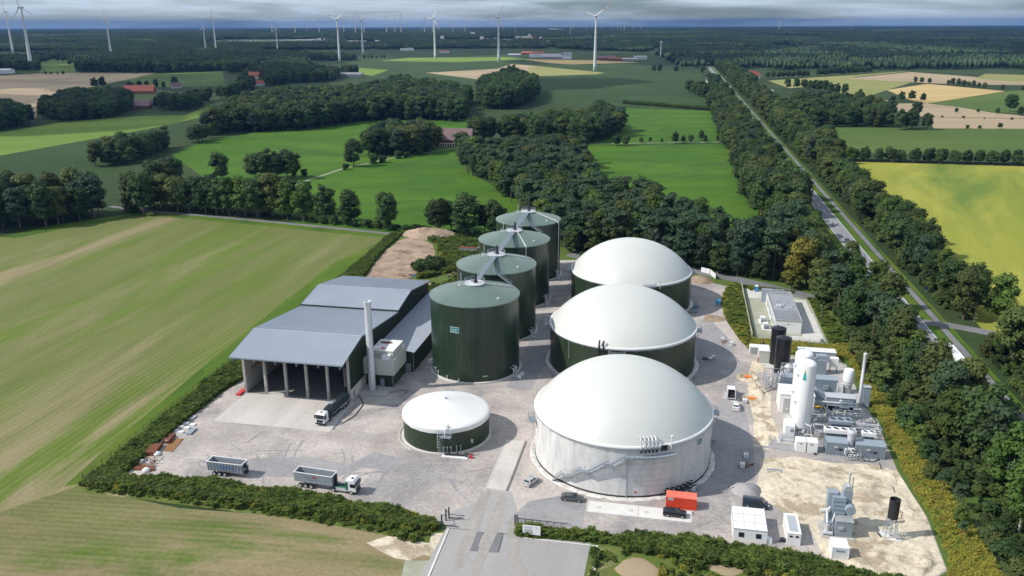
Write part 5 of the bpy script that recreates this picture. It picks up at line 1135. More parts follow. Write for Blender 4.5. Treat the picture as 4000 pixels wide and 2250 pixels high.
fence('fence', 'green mesh fence between the big drilled field and the plant', [(-123.9, 139.5), (-126.6, 202.6), (-128.4, 304), (-132.3, 367)], 1.8, 3.2, 'fence_green')
fence('fence', 'green mesh fence hidden in the long weed hedge', [(-123.9, 139.3), (-100, 138.2), (-60, 136.6), (-42.2, 137)], 1.7, 3.2, 'fence_green')
fence('fence', 'green mesh fence between the golden grass strip and the trees', [(60.5, 90), (62.0, 130), (60.5, 180), (57.6, 240), (56.5, 258)], 1.9, 3.0, 'fence_green')
fence('fence', 'mesh fence along the road side of the fenced compound', [(32, 309), (41, 308.5), (47.6, 304)], 1.7, 2.8, 'fence_dark')
fence('fence', 'mesh fence along the near side of the fenced compound', [(27.5, 256.6), (37, 255.4), (48.6, 254.8)], 1.7, 2.8, 'fence_dark')
g = thing('sliding_gate', 'dark sliding gate with vertical bars standing open', 'gate', W(-28.0, 141.2), AZ)
M().box(-.12, .14, -.14, .14, 0, 2.3).build('post', MT['fence_dark'], g); M().box(.3, .52, -.14, .14, 0, 2.3).build('post', MT['fence_dark'], g)
mb = M(); mb.box(.5, 11.4, -.05, .05, .25, .42).box(.5, 10.6, -.04, .04, 1.55, 1.66); mb.tube((10.5, 0, 1.6), (12.4, 0, .35), .05, 5)
for x in np.arange(.7, 10.6, 1.42): mb.box(x - .05, x + .05, -.05, .05, .3, 1.65)
mb.build('frame', MT['fence_dark'], g); mb = M()
for x in np.arange(.75, 10.5, .16): mb.box(x - .018, x + .018, -.018, .018, .4, 1.56)
mb.build('bar', MT['fence_dark'], g)['kind'] = 'stuff'
M().box(.3, 13.6, -.5, .35, 0, .16).build('track_kerb', MT['white_concrete'], g)
g = thing('gate_frame', 'black gate portal with an open leaf at the end of the weed hedge', 'gate', W(-41.6, 138.4), AZ)
for x, y in ((-.3, 1.6), (.1, 2.4), (-.6, -.4)): M().box(x - .12, x + .12, y - .12, y + .12, 0, 2.6).build('post', MT['fence_dark'], g)
mb = M(); mb.box(.1, 3.2, 2.3, 2.4, .3, .42).box(.1, 3.4, 2.3, 2.4, 1.0, 1.1).box(.0, 2.8, -.4, -.3, .2, .32); mb.tube((-.3, 1.6, 2.5), (.1, 2.4, 1.2), .06, 5).tube((-.6, -.4, 2.4), (-.3, 1.6, 1.4), .06, 5); mb.build('rail', MT['fence_dark'], g)
sb = thing('info_board', 'white information board in the low gate hedge', 'sign', W(*S(2076, 2100)), AZ)
o = M().box(-1.75, 1.75, -.04, .04, .7, 2.7).build('board', MT['white_paint'], sb)
mb = M()
for i, (x0_, x1_, z) in enumerate(((-1.4, .2, 2.35), (-1.4, .0, 2.18), (-1.4, .1, 2.02), (.7, 1.2, 2.35), (.7, 1.2, 2.1), (.7, 1.1, 1.85), (-1.2, -.4, 1.1), (.7, 1.0, 1.3))): mb.box(x0_, x1_, -.055, -.041, z, z + .05)
mb.build('printed_lines', MT['container_grey'], o)
M().box(-1.4, .2, -.055, -.041, 1.35, 1.85).build('pale_picture', MT['silver_paint'], o)
for x in (-1.5, 1.5): M().box(x - .05, x + .05, .05, .13, 0, 2.6).build('post', MT['galvanized'], sb)
# ------------------------------------------------------------------ stored steel and panels at the left edge
def plate(name, lab, cat, pts_px, z, th, m, group=None):
    P_ = [W(*S(*p)) for p in pts_px]; vs = [tuple(p[:2]) for p in P_]
    ar = sum(vs[i][0] * vs[(i + 1) % len(vs)][1] - vs[(i + 1) % len(vs)][0] * vs[i][1] for i in range(len(vs)))
    if ar < 0: vs = vs[::-1]
    o = M().prism(vs, z, z + th).build(name, MT[m]); return tag(o, lab, cat, group)
q_ = lambda x, y: (300 + x / 2.415, 1450 + y / 2.415)
plate('steel_plate', 'flat brown rusty steel plate lying open on the gravel', 'steel plate', [q_(900, 640), q_(1010, 640), q_(905, 760), q_(815, 755)], .03, .1, 'rust_light')
plate('steel_stack', 'upper stack of dark rusty steel next to the hedge', 'steel stack', [q_(820, 620), q_(935, 615), q_(870, 690), q_(800, 680)], .03, .8, 'rust')
plate('steel_stack', 'middle stack of dark rusty steel under white sacks', 'steel stack', [q_(690, 720), q_(815, 705), q_(740, 800), q_(650, 800)], .03, .9, 'rust')
plate('steel_stack', 'low rusty steel pile at the hedge corner', 'steel stack', [q_(560, 890), q_(730, 910), q_(730, 945), q_(530, 935)], .03, .4, 'rust')
for i, (x, y) in enumerate(((900, 570), (950, 535), (995, 505), (950, 588), (1005, 548), (1060, 518))):
    plate('wall_panel_stack', ['near left', 'middle left', 'far left', 'near right', 'middle right', 'far right'][i] + ' white bundle of six stacked building panels', 'panel stack', [q_(x, y), q_(x + 48, y + 2), q_(x + 68, y - 14), q_(x + 20, y - 16)], .03, .35, 'white_paint', 'white panel bundles on the ground')
plate('wall_panel_stack', 'long dark grey bundle of panels beside the white ones', 'panel stack', [q_(1030, 600), q_(1075, 605), q_(1135, 550), q_(1085, 550)], .03, .4, 'container_grey')
plate('wall_panel_stack', 'pale sheet pile at the far end of the panel stacks', 'panel stack', [q_(1050, 462), q_(1085, 468), q_(1135, 430), q_(1098, 428)], .03, .4, 'silver_paint')
def junk(name, lab, cat, a, b, seed, mats_, n=14, r=2.2, hmax=.7):
    t = thing(name, lab, cat, W(a, b), AZ); rr = random.Random(seed)
    for m in mats_:
        mb = M()
        for i in range(n):
            x, y, z = rr.uniform(-r, r), rr.uniform(-r, r), rr.uniform(.05, hmax); an = rr.uniform(0, 3.1); L = rr.uniform(.5, 1.6)
            mb.tube((x, y, z), (x + L * math.cos(an), y + L * math.sin(an), z + rr.uniform(-.1, .2)), rr.uniform(.05, .16), 4)
        mb.build(('scrap_' if 'scrap' in name else 'piece_') + m.replace('_paint', ''), MT[m], t)['kind'] = 'stuff'
    return t
def sack(lab, a, b, r=.9, m='white_paint', name='sack'):
    mb = M().lathe([(r * .8, 0), (r, .2), (r * .95, .5), (r * .5, .8), (.01, .85)], 9); rr = random.Random(int(a * b)); mb.v = [(x * rr.uniform(.8, 1.15), y * rr.uniform(.8, 1.15), z * rr.uniform(.85, 1.1)) for x, y, z in mb.v]
    o = mb.build(name, MT[m], loc=W(a, b, .02), rz=AZ, smooth=60); return tag(o, lab, 'sack')
a, b = S(*q_(760, 690)); junk('scrap_heap', 'heap of blue grey wrapped steel between the rusty stacks', 'scrap heap', a, b, 4, ['blue_grey', 'container_grey', 'wood'], 12, 1.6)
a, b = S(*q_(700, 860)); junk('scrap_heap', 'loose rusty steel offcuts near the hedge corner', 'scrap heap', a, b, 5, ['rust', 'white_paint', 'wood'], 12, 2.0)
a, b = S(*q_(655, 945)); sack('white plastic sack at the hedge corner', a, b); a, b = S(*q_(760, 790)); sack('white plastic sack lying on the rusty steel', a, b)
# ------------------------------------------------------------------ IBC tanks, pallets, small yard things
def ibc(lab, a, b, m='white_tank', rz=0, group='white bulk liquid tanks in steel cages'):
    t = thing('bulk_tank', lab, 'bulk tank', W(a, b, .02), AZ + rz, group)
    M().box(-.5, .5, -.6, .6, .15, 1.05).build('bottle', MT[m], t); mb = M(); mb.box(-.52, .52, -.62, .62, 0, .14)
    for x in (-.53, 0, .53):
        for y in (-.63, .63): mb.tube((x, y, .1), (x, y, 1.1), .02, 4)
    for z in (.4, .75, 1.1):
        for y in (-.63, .63): mb.tube((-.53, y, z), (.53, y, z), .02, 4)
        for x in (-.53, .53): mb.tube((x, -.63, z), (x, .63, z), .02, 4)
    mb.build('cage', MT['galvanized'], t); M().cyl(0, 0, 1.05, 1.15, .15, n=8).build('lid', MT['red' if 'red' in lab else 'container_grey'], t)
a, b = S(2030, 1478); ibc('left of two grey tanks at the foot of the nearest silo', a, b); a, b = S(2041, 1470); ibc('right of two grey tanks at the foot of the nearest silo', a, b)
a, b = S(2775, 1410); ibc('left bulk tank of the pair in the middle dome shadow', a, b, 'silver_paint'); a, b = S(2786, 1402); ibc('right bulk tank of the pair in the middle dome shadow', a, b, 'silver_paint')
a, b = S(2720, 1478); ibc('blue bulk tank beside the base of the middle dome', a, b, 'blue_grey')
a, b = S(2913, 1788); ibc('white bulk tank far side of the wooden frame in the dome shadow', a, b); a, b = S(2899, 1826); ibc('white bulk tank near side of the wooden frame in the dome shadow', a, b)
a, b = S(2822, 1332); ibc('small white cube tank left on the lane', a, b); a, b = S(2856, 1348); ibc('small white cube tank right on the lane', a, b)
a, b = S(2782, 1728); ibc('bulk tank at the right foot of the nearest dome', a, b, 'blue_grey')
a, b = S(2706, 1915); ibc('white bulk tank behind the red container', a, b)
a, b = S(2908, 1574); ibc('white bulk tank right of the open white van', a, b)
def pallet(lab, a, b, rz=0, n=1, m='wood'):
    t = thing('pallet', lab, 'pallet', W(a, b, .02), AZ + rz)
    for k_ in range(n):
        for i in range(5): M().box(-.6, .6, -.4 + i * .18, -.3 + i * .18, .12 + .15 * k_, .15 + .15 * k_).build('plank', MT[m], t)
        for x in (-.6, -.05, .5): M().box(x, x + .1, -.4, .42, .0 + .15 * k_, .12 + .15 * k_).build('bearer', MT[m], t)
a, b = S(2905, 1812); pallet('flat wooden frame between two white tanks in the dome shadow', a, b, 0, 2)
a, b = S(2832, 1345); junk('rubble', 'pinkish scraps beside the small white cube tanks', 'rubble', a, b, 8, ['brick_wall', 'white_paint'], 8, 1.3, .4)
a, b = S(2770, 1405); junk('machine_parts', 'black machine parts beside the bulk tank pair', 'machine parts', a - 1, b, 9, ['black_matt'], 14, 1.1)
a, b = S(2918, 1820); junk('rubble', 'reddish scraps in the near dome shadow', 'rubble', a, b, 10, ['rust', 'brick_wall'], 8, 1.3, .3)
t = thing('light_mast_trailer', 'small blue machine with grey legs at the lane edge', 'machine', W(*S(2803, 1195)), AZ)
M().box(-.7, .8, -.5, .9, .9, 2.2).build('housing', MT['sky_blue'], t); mb = M()
for x in (-.7, .7): mb.tube((x, -.3, 0), (x * .5, 0, 1.1), .08).tube((x, .6, 0), (x * .5, .3, 1.1), .08)
mb.tube((0, 0, .5), (-1.5, -1.6, .1), .07); mb.build('stand', MT['silver_paint'], t)
t = thing('open_skip', 'grey open-topped metal skip at the foot of the farthest dome', 'skip', W(*S(2713, 1215)), AZ + math.radians(78))
mb = M(); mb.frus((-2.4, 2.4, -1.0, 1.0), 0, (-2.8, 2.8, -1.1, 1.1), .1).box(-2.8, 2.8, -1.1, -1.04, .1, 1.3).box(-2.8, 2.8, 1.04, 1.1, .1, 1.3).box(-2.8, -2.74, -1.04, 1.04, .1, 1.3).box(2.74, 2.8, -1.04, 1.04, .1, 1.3); mb.build('body', MT['container_grey'], t)
mb = M()
for x in np.arange(-2.5, 2.6, .6): mb.box(x, x + .1, -1.18, -1.1, .1, 1.3)
mb.build('rib', MT['silver_paint'], t)
heap('spoil_heap', *S(2730, 1095), 5.5, 1.6, 'dirt', 'orange brown spoil heap beside the access road', 'spoil heap')
heap('gravel_heap', *S(2790, 1245), 3.8, .8, 'dirt', 'low pinkish gravel heap at the lane edge', 'gravel heap')
heap('gravel_heap', *S(2915, 1918), 3.4, 1.7, 'dark_asphalt', 'grey gravel heap behind the dark van', 'gravel heap')
heap('gravel_heap', *S(2728, 2035), 2.0, .5, 'yard_gravel', 'small flat gravel heap at the end of the weighbridge', 'gravel heap')
heap('sand_heap', *S(3120, 1818), 3.6, .5, 'sand', 'low sand heap in the middle of the sand area', 'sand heap', sq=.6)
heap('sand_heap', *S(3400, 1880), 5.6, .6, 'sand', 'broad reddish sand heap near the golden grass', 'sand heap')
heap('sand_heap', *S(3225, 1900), 2.2, .35, 'sand', 'brown lump of soil on the sand area', 'sand heap')
t = thing('barrier_trestle', 'blue folded trestle with a wooden plank on the sand', 'trestle', W(*S(3025, 1845)), AZ)
mb = M(); mb.box(-1.6, 1.6, -.05, .05, .6, .75).tube((-1.4, -.5, 0), (-1.4, 0, .7), .05).tube((1.4, -.5, 0), (1.4, 0, .7), .05).tube((-1.4, .5, 0), (-1.4, 0, .7), .05).tube((1.4, .5, 0), (1.4, 0, .7), .05); mb.build('frame', MT['blue'], t)
o = M().box(-.1, .1, -5.4, 0, .05, .15).build('plank', MT['wood'], t); o.rotation_euler = (0, 0, math.radians(16)); o.location = (.5, -.3, 0)
for pxy, lab in (((2922, 1476), 'dug pit with an orange tarpaulin near the black silos'), ((2938, 1560), 'muddy pit with an orange barrel right of the open van')):
    t = thing('excavation', lab, 'pit', W(*S(*pxy)), AZ)
    M().lathe([(3.2, .05), (2.5, .5), (1.9, .25), (1.4, .03), (.01, .02)], 18).build('rim', MT['sand'], t)
    M().lathe([(1.5, .04), (.01, .045)], 14).build('mud', MT['earth'], t)
    M().box(-1.0, .9, -.3, .5, .1, .6).build('tarpaulin' if 'tarp' in lab else 'barrel', MT['orange'], t)
for (x0_, y0_), (x1_, y1_), lab in (((2958, 1628), (2992, 1640), 'wooden pole lying left of the white double cabinets'), ((2916, 1466), (2950, 1470), 'pair of timber planks below the dug pit')):
    p0, p1 = W(*S(x0_, y0_), .12), W(*S(x1_, y1_), .12); o = M().tube(p0, p1, .12, 6).build('timber', MT['wood']); tag(o, lab, 'timber')
# hoses
def hose(lab, pts, r=.07, m='black_matt', name='hose'):
    P_ = [Vector(W(*S(*p), .1)) for p in pts]; Q = []
    for i in range(len(P_) - 1):
        p0, p1, p2, p3 = P_[max(i - 1, 0)], P_[i], P_[i + 1], P_[min(i + 2, len(P_) - 1)]
        for k_ in range(6):
            t = k_ / 6; Q.append(.5 * ((2 * p1) + (-p0 + p2) * t + (2 * p0 - 5 * p1 + 4 * p2 - p3) * t * t + (-p0 + 3 * p1 - 3 * p2 + p3) * t ** 3))
    Q.append(P_[-1]); o = M().path(Q, r, 5).build(name, MT[m]); return tag(o, lab, 'hose')
hose('two dark hoses running from the foundation slab to the gravel', [(1398, 1545), (1412, 1562), (1418, 1580), (1405, 1600), (1385, 1625), (1350, 1648), (1338, 1655)], .12)
hose('thin dark cable right of the exhaust stack slab', [(1510, 1535), (1540, 1532), (1570, 1525), (1595, 1530), (1580, 1538)], .08)
hose('grey drainage pipe along the edge of the apron', [(1370, 1588), (1345, 1620), (1320, 1650), (1300, 1678)], .16, 'galvanized')
hose('looped black hose below the grey container', [(3340, 1775), (3365, 1795), (3400, 1805), (3425, 1800), (3445, 1775), (3450, 1760)], .12)
hose('second black hose crossing the pad below the grey container', [(3335, 1790), (3375, 1780), (3410, 1768), (3440, 1772), (3432, 1800)], .10)
hose('dark cable running over the sand towards the flare', [(3435, 1810), (3450, 1850), (3485, 1900), (3500, 1940)], .08)
hose('black cable lying across the sand strip', [(2968, 1538), (3000, 1530), (3040, 1515)], .07)
# ------------------------------------------------------------------ white storage tanks of the gas plant
GP = 'white and grey units of the gas plant'
def bigtank(lab, a, b, Ht):
    t = thing('storage_tank', lab, 'tank', W(a, b, .1), AZ, 'tall white storage tanks')
    r = 2.15; prof = [(r * .9, 1.6), (r, 2.1), (r, Ht - 1.0)] + [(r * math.cos(x), Ht - 1.0 + 1.05 * math.sin(x)) for x in np.linspace(.15, math.pi / 2 - .01, 8)]
    M().lathe(prof, 40).build('shell', MT['white_tank'], t, smooth=50)
    for x, y in ((-1.5, -1.2), (1.5, -1.2), (-1.5, 1.2), (1.5, 1.2)): M().box(x - .22, x + .22, y - .22, y + .22, 0, 2.2).build('leg', MT['white_tank'], t)
    M().box(-2.6, 2.6, -2.4, 2.4, -.02, .25).build('plinth', MT['concrete_light'], t)
    # logo mark: small red-brown top over a teal flame
    an = math.radians(-108); 
    for z0, z1, w0, w1, m in ((Ht - 4.4, Ht - 2.4, 12, 5, 'teal'), (Ht - 2.3, Ht - 1.7, 5, 1, 'orange')):
        R_ = r + .02; a0, a1 = an - math.radians(w0), an + math.radians(w0); b0, b1 = an - math.radians(w1), an + math.radians(w1)
        M().add([(R_ * math.cos(a0), R_ * math.sin(a0), z0), (R_ * math.cos(an), R_ * math.sin(an), z0), (R_ * math.cos(a1), R_ * math.sin(a1), z0), (R_ * math.cos(b1), R_ * math.sin(b1), z1), (R_ * math.cos(b0), R_ * math.sin(b0), z1)], [(0, 1, 2, 3, 4)]).build('painted_mark', MT[m], t)
    mb = M(); mb.tube((-r * .9, -1.0, 8.5), (-r - .5, -1.2, 8.5), .25).tube((-r * .9, -1.0, 15.5), (-r - .5, -1.2, 15.5), .25).path([(.6, -2.0, 3.2), (1.8, -2.6, 2.9), (2.2, -2.2, .6)], .12); mb.build('fitting', MT['white_tank'], t)
    mb = M(); mb.path([(-.9, -2.4, 1.2), (.6, -2.7, 1.2), (.6, -2.7, .3)], .1).path([(-1.4, -2.5, .9), (1.4, -2.6, .9)], .09); mb.cyl(.3, -2.7, 1.2, 1.8, .35, n=10); mb.build('valve_group', MT['stainless'], t)
    return t
bigtank('nearer of the two tall white storage tanks', 32.6, 193.4, 18.8)
bigtank('farther of the two tall white storage tanks, behind the first', 32.7, 199.4, 18.9)
def blacktank(lab, a, b, Ht, r=2.0):
    t = thing('black_silo', lab, 'silo', W(a, b, .02), AZ, 'two black plastic silos')
    M().lathe([(r, 0), (r, Ht - .9), (r + .12, Ht - .85), (r + .12, Ht - .6), (.3, Ht), (.01, Ht + .02)], 32).build('shell', MT['black_plastic'], t, smooth=35)
    mb = M(); mb.cyl(.9, -.5, Ht - .4, Ht - .05, .3, n=10).cyl(-.2, .2, Ht - .1, Ht + .15, .25, n=10); rail(mb, [(1.9 * math.cos(x), 1.9 * math.sin(x), Ht - .6) for x in np.linspace(-1.2, 1.0, 6)], .5, .02, 2, (.5,)); mb.build('lid', MT['black_matt'], t)
    mb = M(); ladder(mb, r + .1, 0, 0, Ht - .5, .5, 'y'); mb.build('ladder', MT['black_matt'], t)
blacktank('nearer black silo, in front of the other one', 31.7, 229.8, 11.4); blacktank('farther black silo, partly hidden by the nearer one', 31.0, 237.2, 11.6)
t = thing('black_tub', 'small black conical tub left of the black silos', 'tub', W(28.0, 245.3), AZ); M().lathe([(1.7, 0), (1.9, 1.3), (1.0, 1.9), (.7, 2.5), (.9, 2.7), (.01, 2.7)], 20).build('body', MT['black_matt'], t, smooth=40); M().tube((0, 0, 2.6), (0, 0, 4.4), .12).build('pipe', MT['black_matt'], t)
t = thing('cooling_unit', 'small pale slatted unit left of the cream cabinet', 'unit', W(24.0, 243.0), AZ); M().box(0, 2.5, 0, 2.6, .2, 2.4).build('body', MT['white_paint'], t)
for i in range(8): M().box(.15 + .29 * i, .30 + .29 * i, -.05, 0, .4, 2.2).build('slat', MT['container_grey'], t)
t = thing('cream_cabinet', 'cream technical cabinet next to the black silos', 'cabinet', W(26.1, 236.5), AZ); M().box(0, 3.0, 0, 5.2, 0, 3.7).build('body', MT['cream_panel'], t); M().box(-.08, 3.08, -.08, 5.28, 3.7, 3.85).build('roof', MT['white_roof'], t); M().box(-.25, 0, -.02, .2, 0, 1.6).build('hydrant', MT['red'], t); M().box(.2, 1.2, -.04, 0, .1, 2.1).build('door', MT['cream_panel'], t)
t = thing('cabinet_slab', 'pale slab in front of the cream cabinet', 'slab', W(26, 232.4), AZ, kind='structure'); M().box(0, 6, 0, 3.9, -.05, .12).build('slab', MT['concrete_light'], t)
t = thing('equipment_container', 'long grey container with a white roof behind the tall white tanks', 'container', W(37.8, 240.8), AZ); M().box(0, 10.4, 0, 3.2, 0, 3.0).build('body', MT['blue_grey'], t); M().box(-.1, 10.5, -.1, 3.3, 3.0, 3.1).build('roof', MT['white_roof'], t); M().box(0, 2.0, .3, 2.5, 3.1, 3.13).build('roof_mat', MT['silver_paint'], t)
t = thing('tall_grey_cabinet', 'dark blue grey cabinet behind the tall tanks', 'cabinet', W(41.2, 230.6), AZ); M().box(0, 2.8, 0, 2.6, 0, 4.4).build('body', MT['container_grey'], t); M().box(0, 2.8, .4, 2.2, 4.4, 5.6).build('hood', MT['blue_grey'], t); M().path([(-.4, .2, .3), (-.8, .2, 4.8), (0, .6, 5.0)], .25, 8).build('duct', MT['silver_paint'], t)
t = thing('white_box_on_frame', 'white box on a dark frame beside the dark cabinet', 'unit', W(45.2, 232.2), AZ); M().box(0, 2.2, 0, 1.6, 2.0, 4.6).build('box', MT['white_paint'], t); mb = M(); [mb.box(x, x + .12, y, y + .12, 0, 2.0) for x in (.1, 2.0) for y in (.1, 1.4)]; mb.build('frame', MT['black_matt'], t); 
o = M().box(0, 4.2, -.1, .15, .1, .3).build('beam', MT['orange'], loc=W(41.5, 226.8, 0), rz=AZ + .03); tag(o, 'orange beam lying behind the ribbed grey container', 'beam')
# long ribbed container with grey roof
t = thing('ribbed_container', 'long ribbed grey compressor container behind the white switch house', 'container', W(30.6, 217.8, .1), AZ, None)
ribbed(t, 14.4, 3.2, 3.9, 'container_grey', 'blue_grey', .42)
M().box(.8, 3.0, -.9, -.06, .6, 1.9).build('intake_box', MT['blue_grey'], t); M().path([(3.4, -.4, .2), (3.4, -.4, 2.8), (6.0, -.3, 2.9)], .22, 8).build('duct', MT['silver_paint'], t)
M().box(10.8, 12.0, -.5, -.06, 1.2, 2.4).build('fan_box', MT['container_grey'], t); M().box(8.6, 10.2, -.1, -.05, .2, 1.2).build('opening', MT['black_matt'], t)
# scrubber skid left: frames, pipes, round vessels
def piperack(name, lab, a, b, w, d, h, seed, m='stainless', nv=8, nh=10, cat='pipework', z=.1):
    t = thing(name, lab, cat, W(a, b, z), AZ); rr = random.Random(seed); mb = M()
    for x in np.linspace(0, w, max(2, int(w / 2.2) + 1)):
        for y in (0, d): mb.box(x - .07, x + .07, y - .07, y + .07, 0, h)
    for zz in (h * .5, h):
        for y in (0, d): mb.box(0, w, y - .06, y + .06, zz - .1, zz)
        for x in np.linspace(0, w, max(2, int(w / 2.2) + 1)): mb.box(x - .05, x + .05, 0, d, zz - .1, zz)
    mb.build('frame', MT['galvanized'], t); mb = M()
    for i in range(nh):
        y, zz = rr.uniform(.1, d - .1), rr.uniform(.4, h + .25); x0, x1 = sorted((rr.uniform(-.4, w), rr.uniform(0, w + .4))); r = rr.uniform(.06, .19)
        mb.path([(x0, y, rr.uniform(.1, zz)), (x0, y, zz), (x1, y, zz), (x1, min(d, max(0, y + rr.uniform(-1, 1))), zz)], r, 7)
    mb.build('horizontal_pipe', MT[m], t); mb = M()
    for i in range(nv):
        x, y = rr.uniform(.3, w - .3), rr.uniform(.3, d - .3); r = rr.uniform(.12, .34); h_ = rr.uniform(h * .4, h * 1.05); mb.cyl(x, y, .1, h_, r, n=10).cyl(x, y, h_, h_ + r * .4, r, r * .4, n=10)
        mb.tube((x, y, h_ * .7), (x + rr.uniform(-.7, .7), y - .5, h_ * .7), .06, 5)
    mb.build('vessel', MT[m], t, smooth=50); return t
piperack('scrubber_skid', 'tangle of stainless pipes on a frame at the left end of the gas plant', 26.2, 217.0, 4.4, 4.6, 4.6, 11, nv=9, nh=14)
t = piperack('vessel_frame', 'two round steel vessels in a frame above the ribbed container', 31.2, 222.6, 6.6, 3.6, 4.6, 12, nv=2, nh=5)
for x in (1.7, 4.3): M().lathe([(1.15, .3), (1.2, .4), (1.2, 4.3), (.9, 4.7), (.3, 5.1), (.01, 5.15)], 20, x, 1.8).build('round_vessel', MT['stainless'], t, smooth=40); M().path([(x + 1.3, .9, 5.2), (x + 1.3, .6, 3)], .16, 8).build('downpipe', MT['white_paint'], t)
# white switch house
t = thing('switch_house', 'white block house with a grey door recess beside the tall tanks', 'building', W(28.6, 203.6, .05), AZ)
M().box(0, 8.4, 0, 6.6, 0, 5.0).build('body', MT['white_paint'], t); M().box(-.1, 8.5, -.1, 6.7, 5.0, 5.14).build('roof', MT['white_roof'], t)
M().box(.9, 3.9, -.06, 0, .1, 4.0).build('door_leaf', MT['silver_paint'], t); M().box(.75, .9, -.1, 0, 0, 4.1).build('door_frame', MT['white_paint'], t); M().box(.75, 4.05, -.1, 0, 4.0, 4.15).build('door_head', MT['white_paint'], t)
M().box(1.6, 2.2, -.08, -.06, .9, 1.3).build('door_plate', MT['white_paint'], t)
# mid machinery
t = thing('compressor_house', 'low grey machine house with pipes on its front, right of the tall tanks', 'building', W(38.8, 207.0, .1), AZ)
M().box(1.6, 8.8, 0, 3.0, 1.4, 3.6).build('body', MT['blue_grey'], t); M().box(1.5, 8.9, -.1, 3.1, 3.6, 3.72).build('roof', MT['silver_paint'], t); M().box(1.8, 8.6, .2, 2.8, 0, 1.4).build('base', MT['black_matt'], t)
mb = M(); mb.path([(.4, -.7, .2), (.4, -.7, 2.6), (8.6, -.7, 2.6), (9.3, 0, 2.6)], .25, 10).path([(3.4, -.9, 1.8), (8.2, -.9, 1.8)], .14, 8).tube((5.1, -.3, 3.0), (5.1, -1.0, 3.0), .4, 10); mb.build('pipe', MT['steel_white'], t, smooth=50)
M().side([(-2.2, 0), (1.5, 0), (1.5, 3.2), (-.5, 4.2), (-2.2, 2.4)], 2.6, 5.4).build('sloped_hood', MT['container_grey'], t); M().box(-1.6, 1.4, .5, 2.6, .9, 1.7).build('pale_box', MT['silver_paint'], t)
t = thing('gas_pipe', 'bright yellow bent gas pipe right of the tall white tanks', 'pipe', W(36.4, 203.6, .1), AZ); M().path([(-.6, .3, 2.2), (3.2, .3, 2.2), (3.4, .3, 1.9), (3.4, .3, .4)], .22, 10).build('pipe', MT['yellow'], t, smooth=50); M().cyl(3.4, .3, .1, .35, .4, n=12).build('flange', MT['yellow'], t)
t = thing('column_tank', 'short white column tank with a ladder at the right end of the ribbed container', 'tank', W(47.8, 219.6, .1), AZ); M().lathe([(1.35, 2.6), (1.4, 2.7), (1.4, 6.2), (1.1, 6.7), (.01, 6.9)], 24).build('shell', MT['white_tank'], t, smooth=45); M().lathe([(1.1, 0), (1.1, 2.6)], 20).build('skirt', MT['stainless'], t, smooth=45); M().lathe([(1.43, 3.2), (1.47, 3.2), (1.47, 3.35), (1.43, 3.35)], 24).build('band', MT['galvanized'], t)
mb = M(); 
for s in (-2.9, -1.6): mb.box(s - .15, s + .15, -1.9, -1.6, 0, 3.4)
for z in np.arange(.4, 3.3, .45): mb.box(-2.8, -1.7, -1.85, -1.65, z, z + .12)
mb.build('ladder', MT['white_paint'], t)
t = thing('vent_stack', 'thin grey vent stack at the right edge of the gas plant', 'stack', W(49.4, 211.6, .1), AZ); M().lathe([(.42, 0), (.42, 8), (.40, 8.02), (.40, 14.6)], 16).build('shaft', MT['stainless'], t, smooth=50); M().lathe([(.44, 14.2), (.48, 14.6), (.36, 14.6), (.3, 14.0), (.01, 13.9)], 16).build('rim', MT['white_paint'], t); M().box(.6, 2.3, -.8, .8, 0, 5.4).build('side_cabinet', MT['blue_grey'], t); M().box(.5, 2.4, -.9, .9, 5.4, 5.6).build('cabinet_roof', MT['silver_paint'], t)
def fans(name, lab, a, b, z0, n, pitch, d, h=1.0, m='white_paint', legs=True, grp='banks of round cooling fans'):
    t = thing(name, lab, 'cooler', W(a, b, .1), AZ, grp); L = n * pitch
    if legs:
        mb = M()
        for x in (0.05, L / 2, L - .15):
            for y in (0.05, d - .15): mb.box(x, x + .1, y, y + .1, 0, z0)
        mb.box(0, L, 0, .1, z0 * .5, z0 * .5 + .1); mb.build('frame', MT['galvanized'], t)
        M().box(.3, L - .3, .5, d - .3, z0 * .35, z0 - .05).build('coil', MT['container_grey'], t)
    M().box(0, L, 0, d, z0, z0 + h).build('casing', MT[m], t)
    for i in range(n):
        x = pitch * (i + .5); M().lathe([(pitch * .36, z0 + h), (pitch * .38, z0 + h + .18), (pitch * .42, z0 + h + .18), (pitch * .42, z0 + h)], 20, x, d / 2, cap=False).build('fan_ring', MT[m], t)
        M().lathe([(.01, z0 + h + .03), (pitch * .36, z0 + h + .02)], 16, x, d / 2, cap=False).build('fan', MT['black_matt'], t)
    return t
fans('fan_cooler', 'three-fan cooler on a frame in the middle of the gas plant', 38.8, 191.6, 3.6, 3, 1.75, 2.6, .8, 'blue_grey')
fans('fan_cooler', 'long four-fan white cooler behind the front grey container', 37.0, 186.9, 3.4, 4, 1.75, 1.9, .9)
fans('fan_cooler', 'short two-fan white cooler above the right front container', 45.3, 186.7, 3.4, 2, 1.5, 1.7, .9)
piperack('pipe_rack', 'steel pipe rack with many parallel pipes at the right of the gas plant', 44.3, 190.8, 6.2, 6.6, 3.4, 21, nv=5, nh=22)
piperack('pipe_rack', 'low pipe rack between the tall tanks and the three-fan cooler', 35.2, 196.6, 3.6, 5.0, 2.6, 22, nv=6, nh=10)
piperack('pipe_rack', 'pipe frame behind the three-fan cooler', 39.2, 197.6, 8.6, 6.0, 3.2, 23, nv=9, nh=16)
piperack('pipe_rack', 'narrow pipe frame right of the nearer white tank', 35.3, 189.6, 3.0, 3.6, 2.8, 24, nv=5, nh=9)
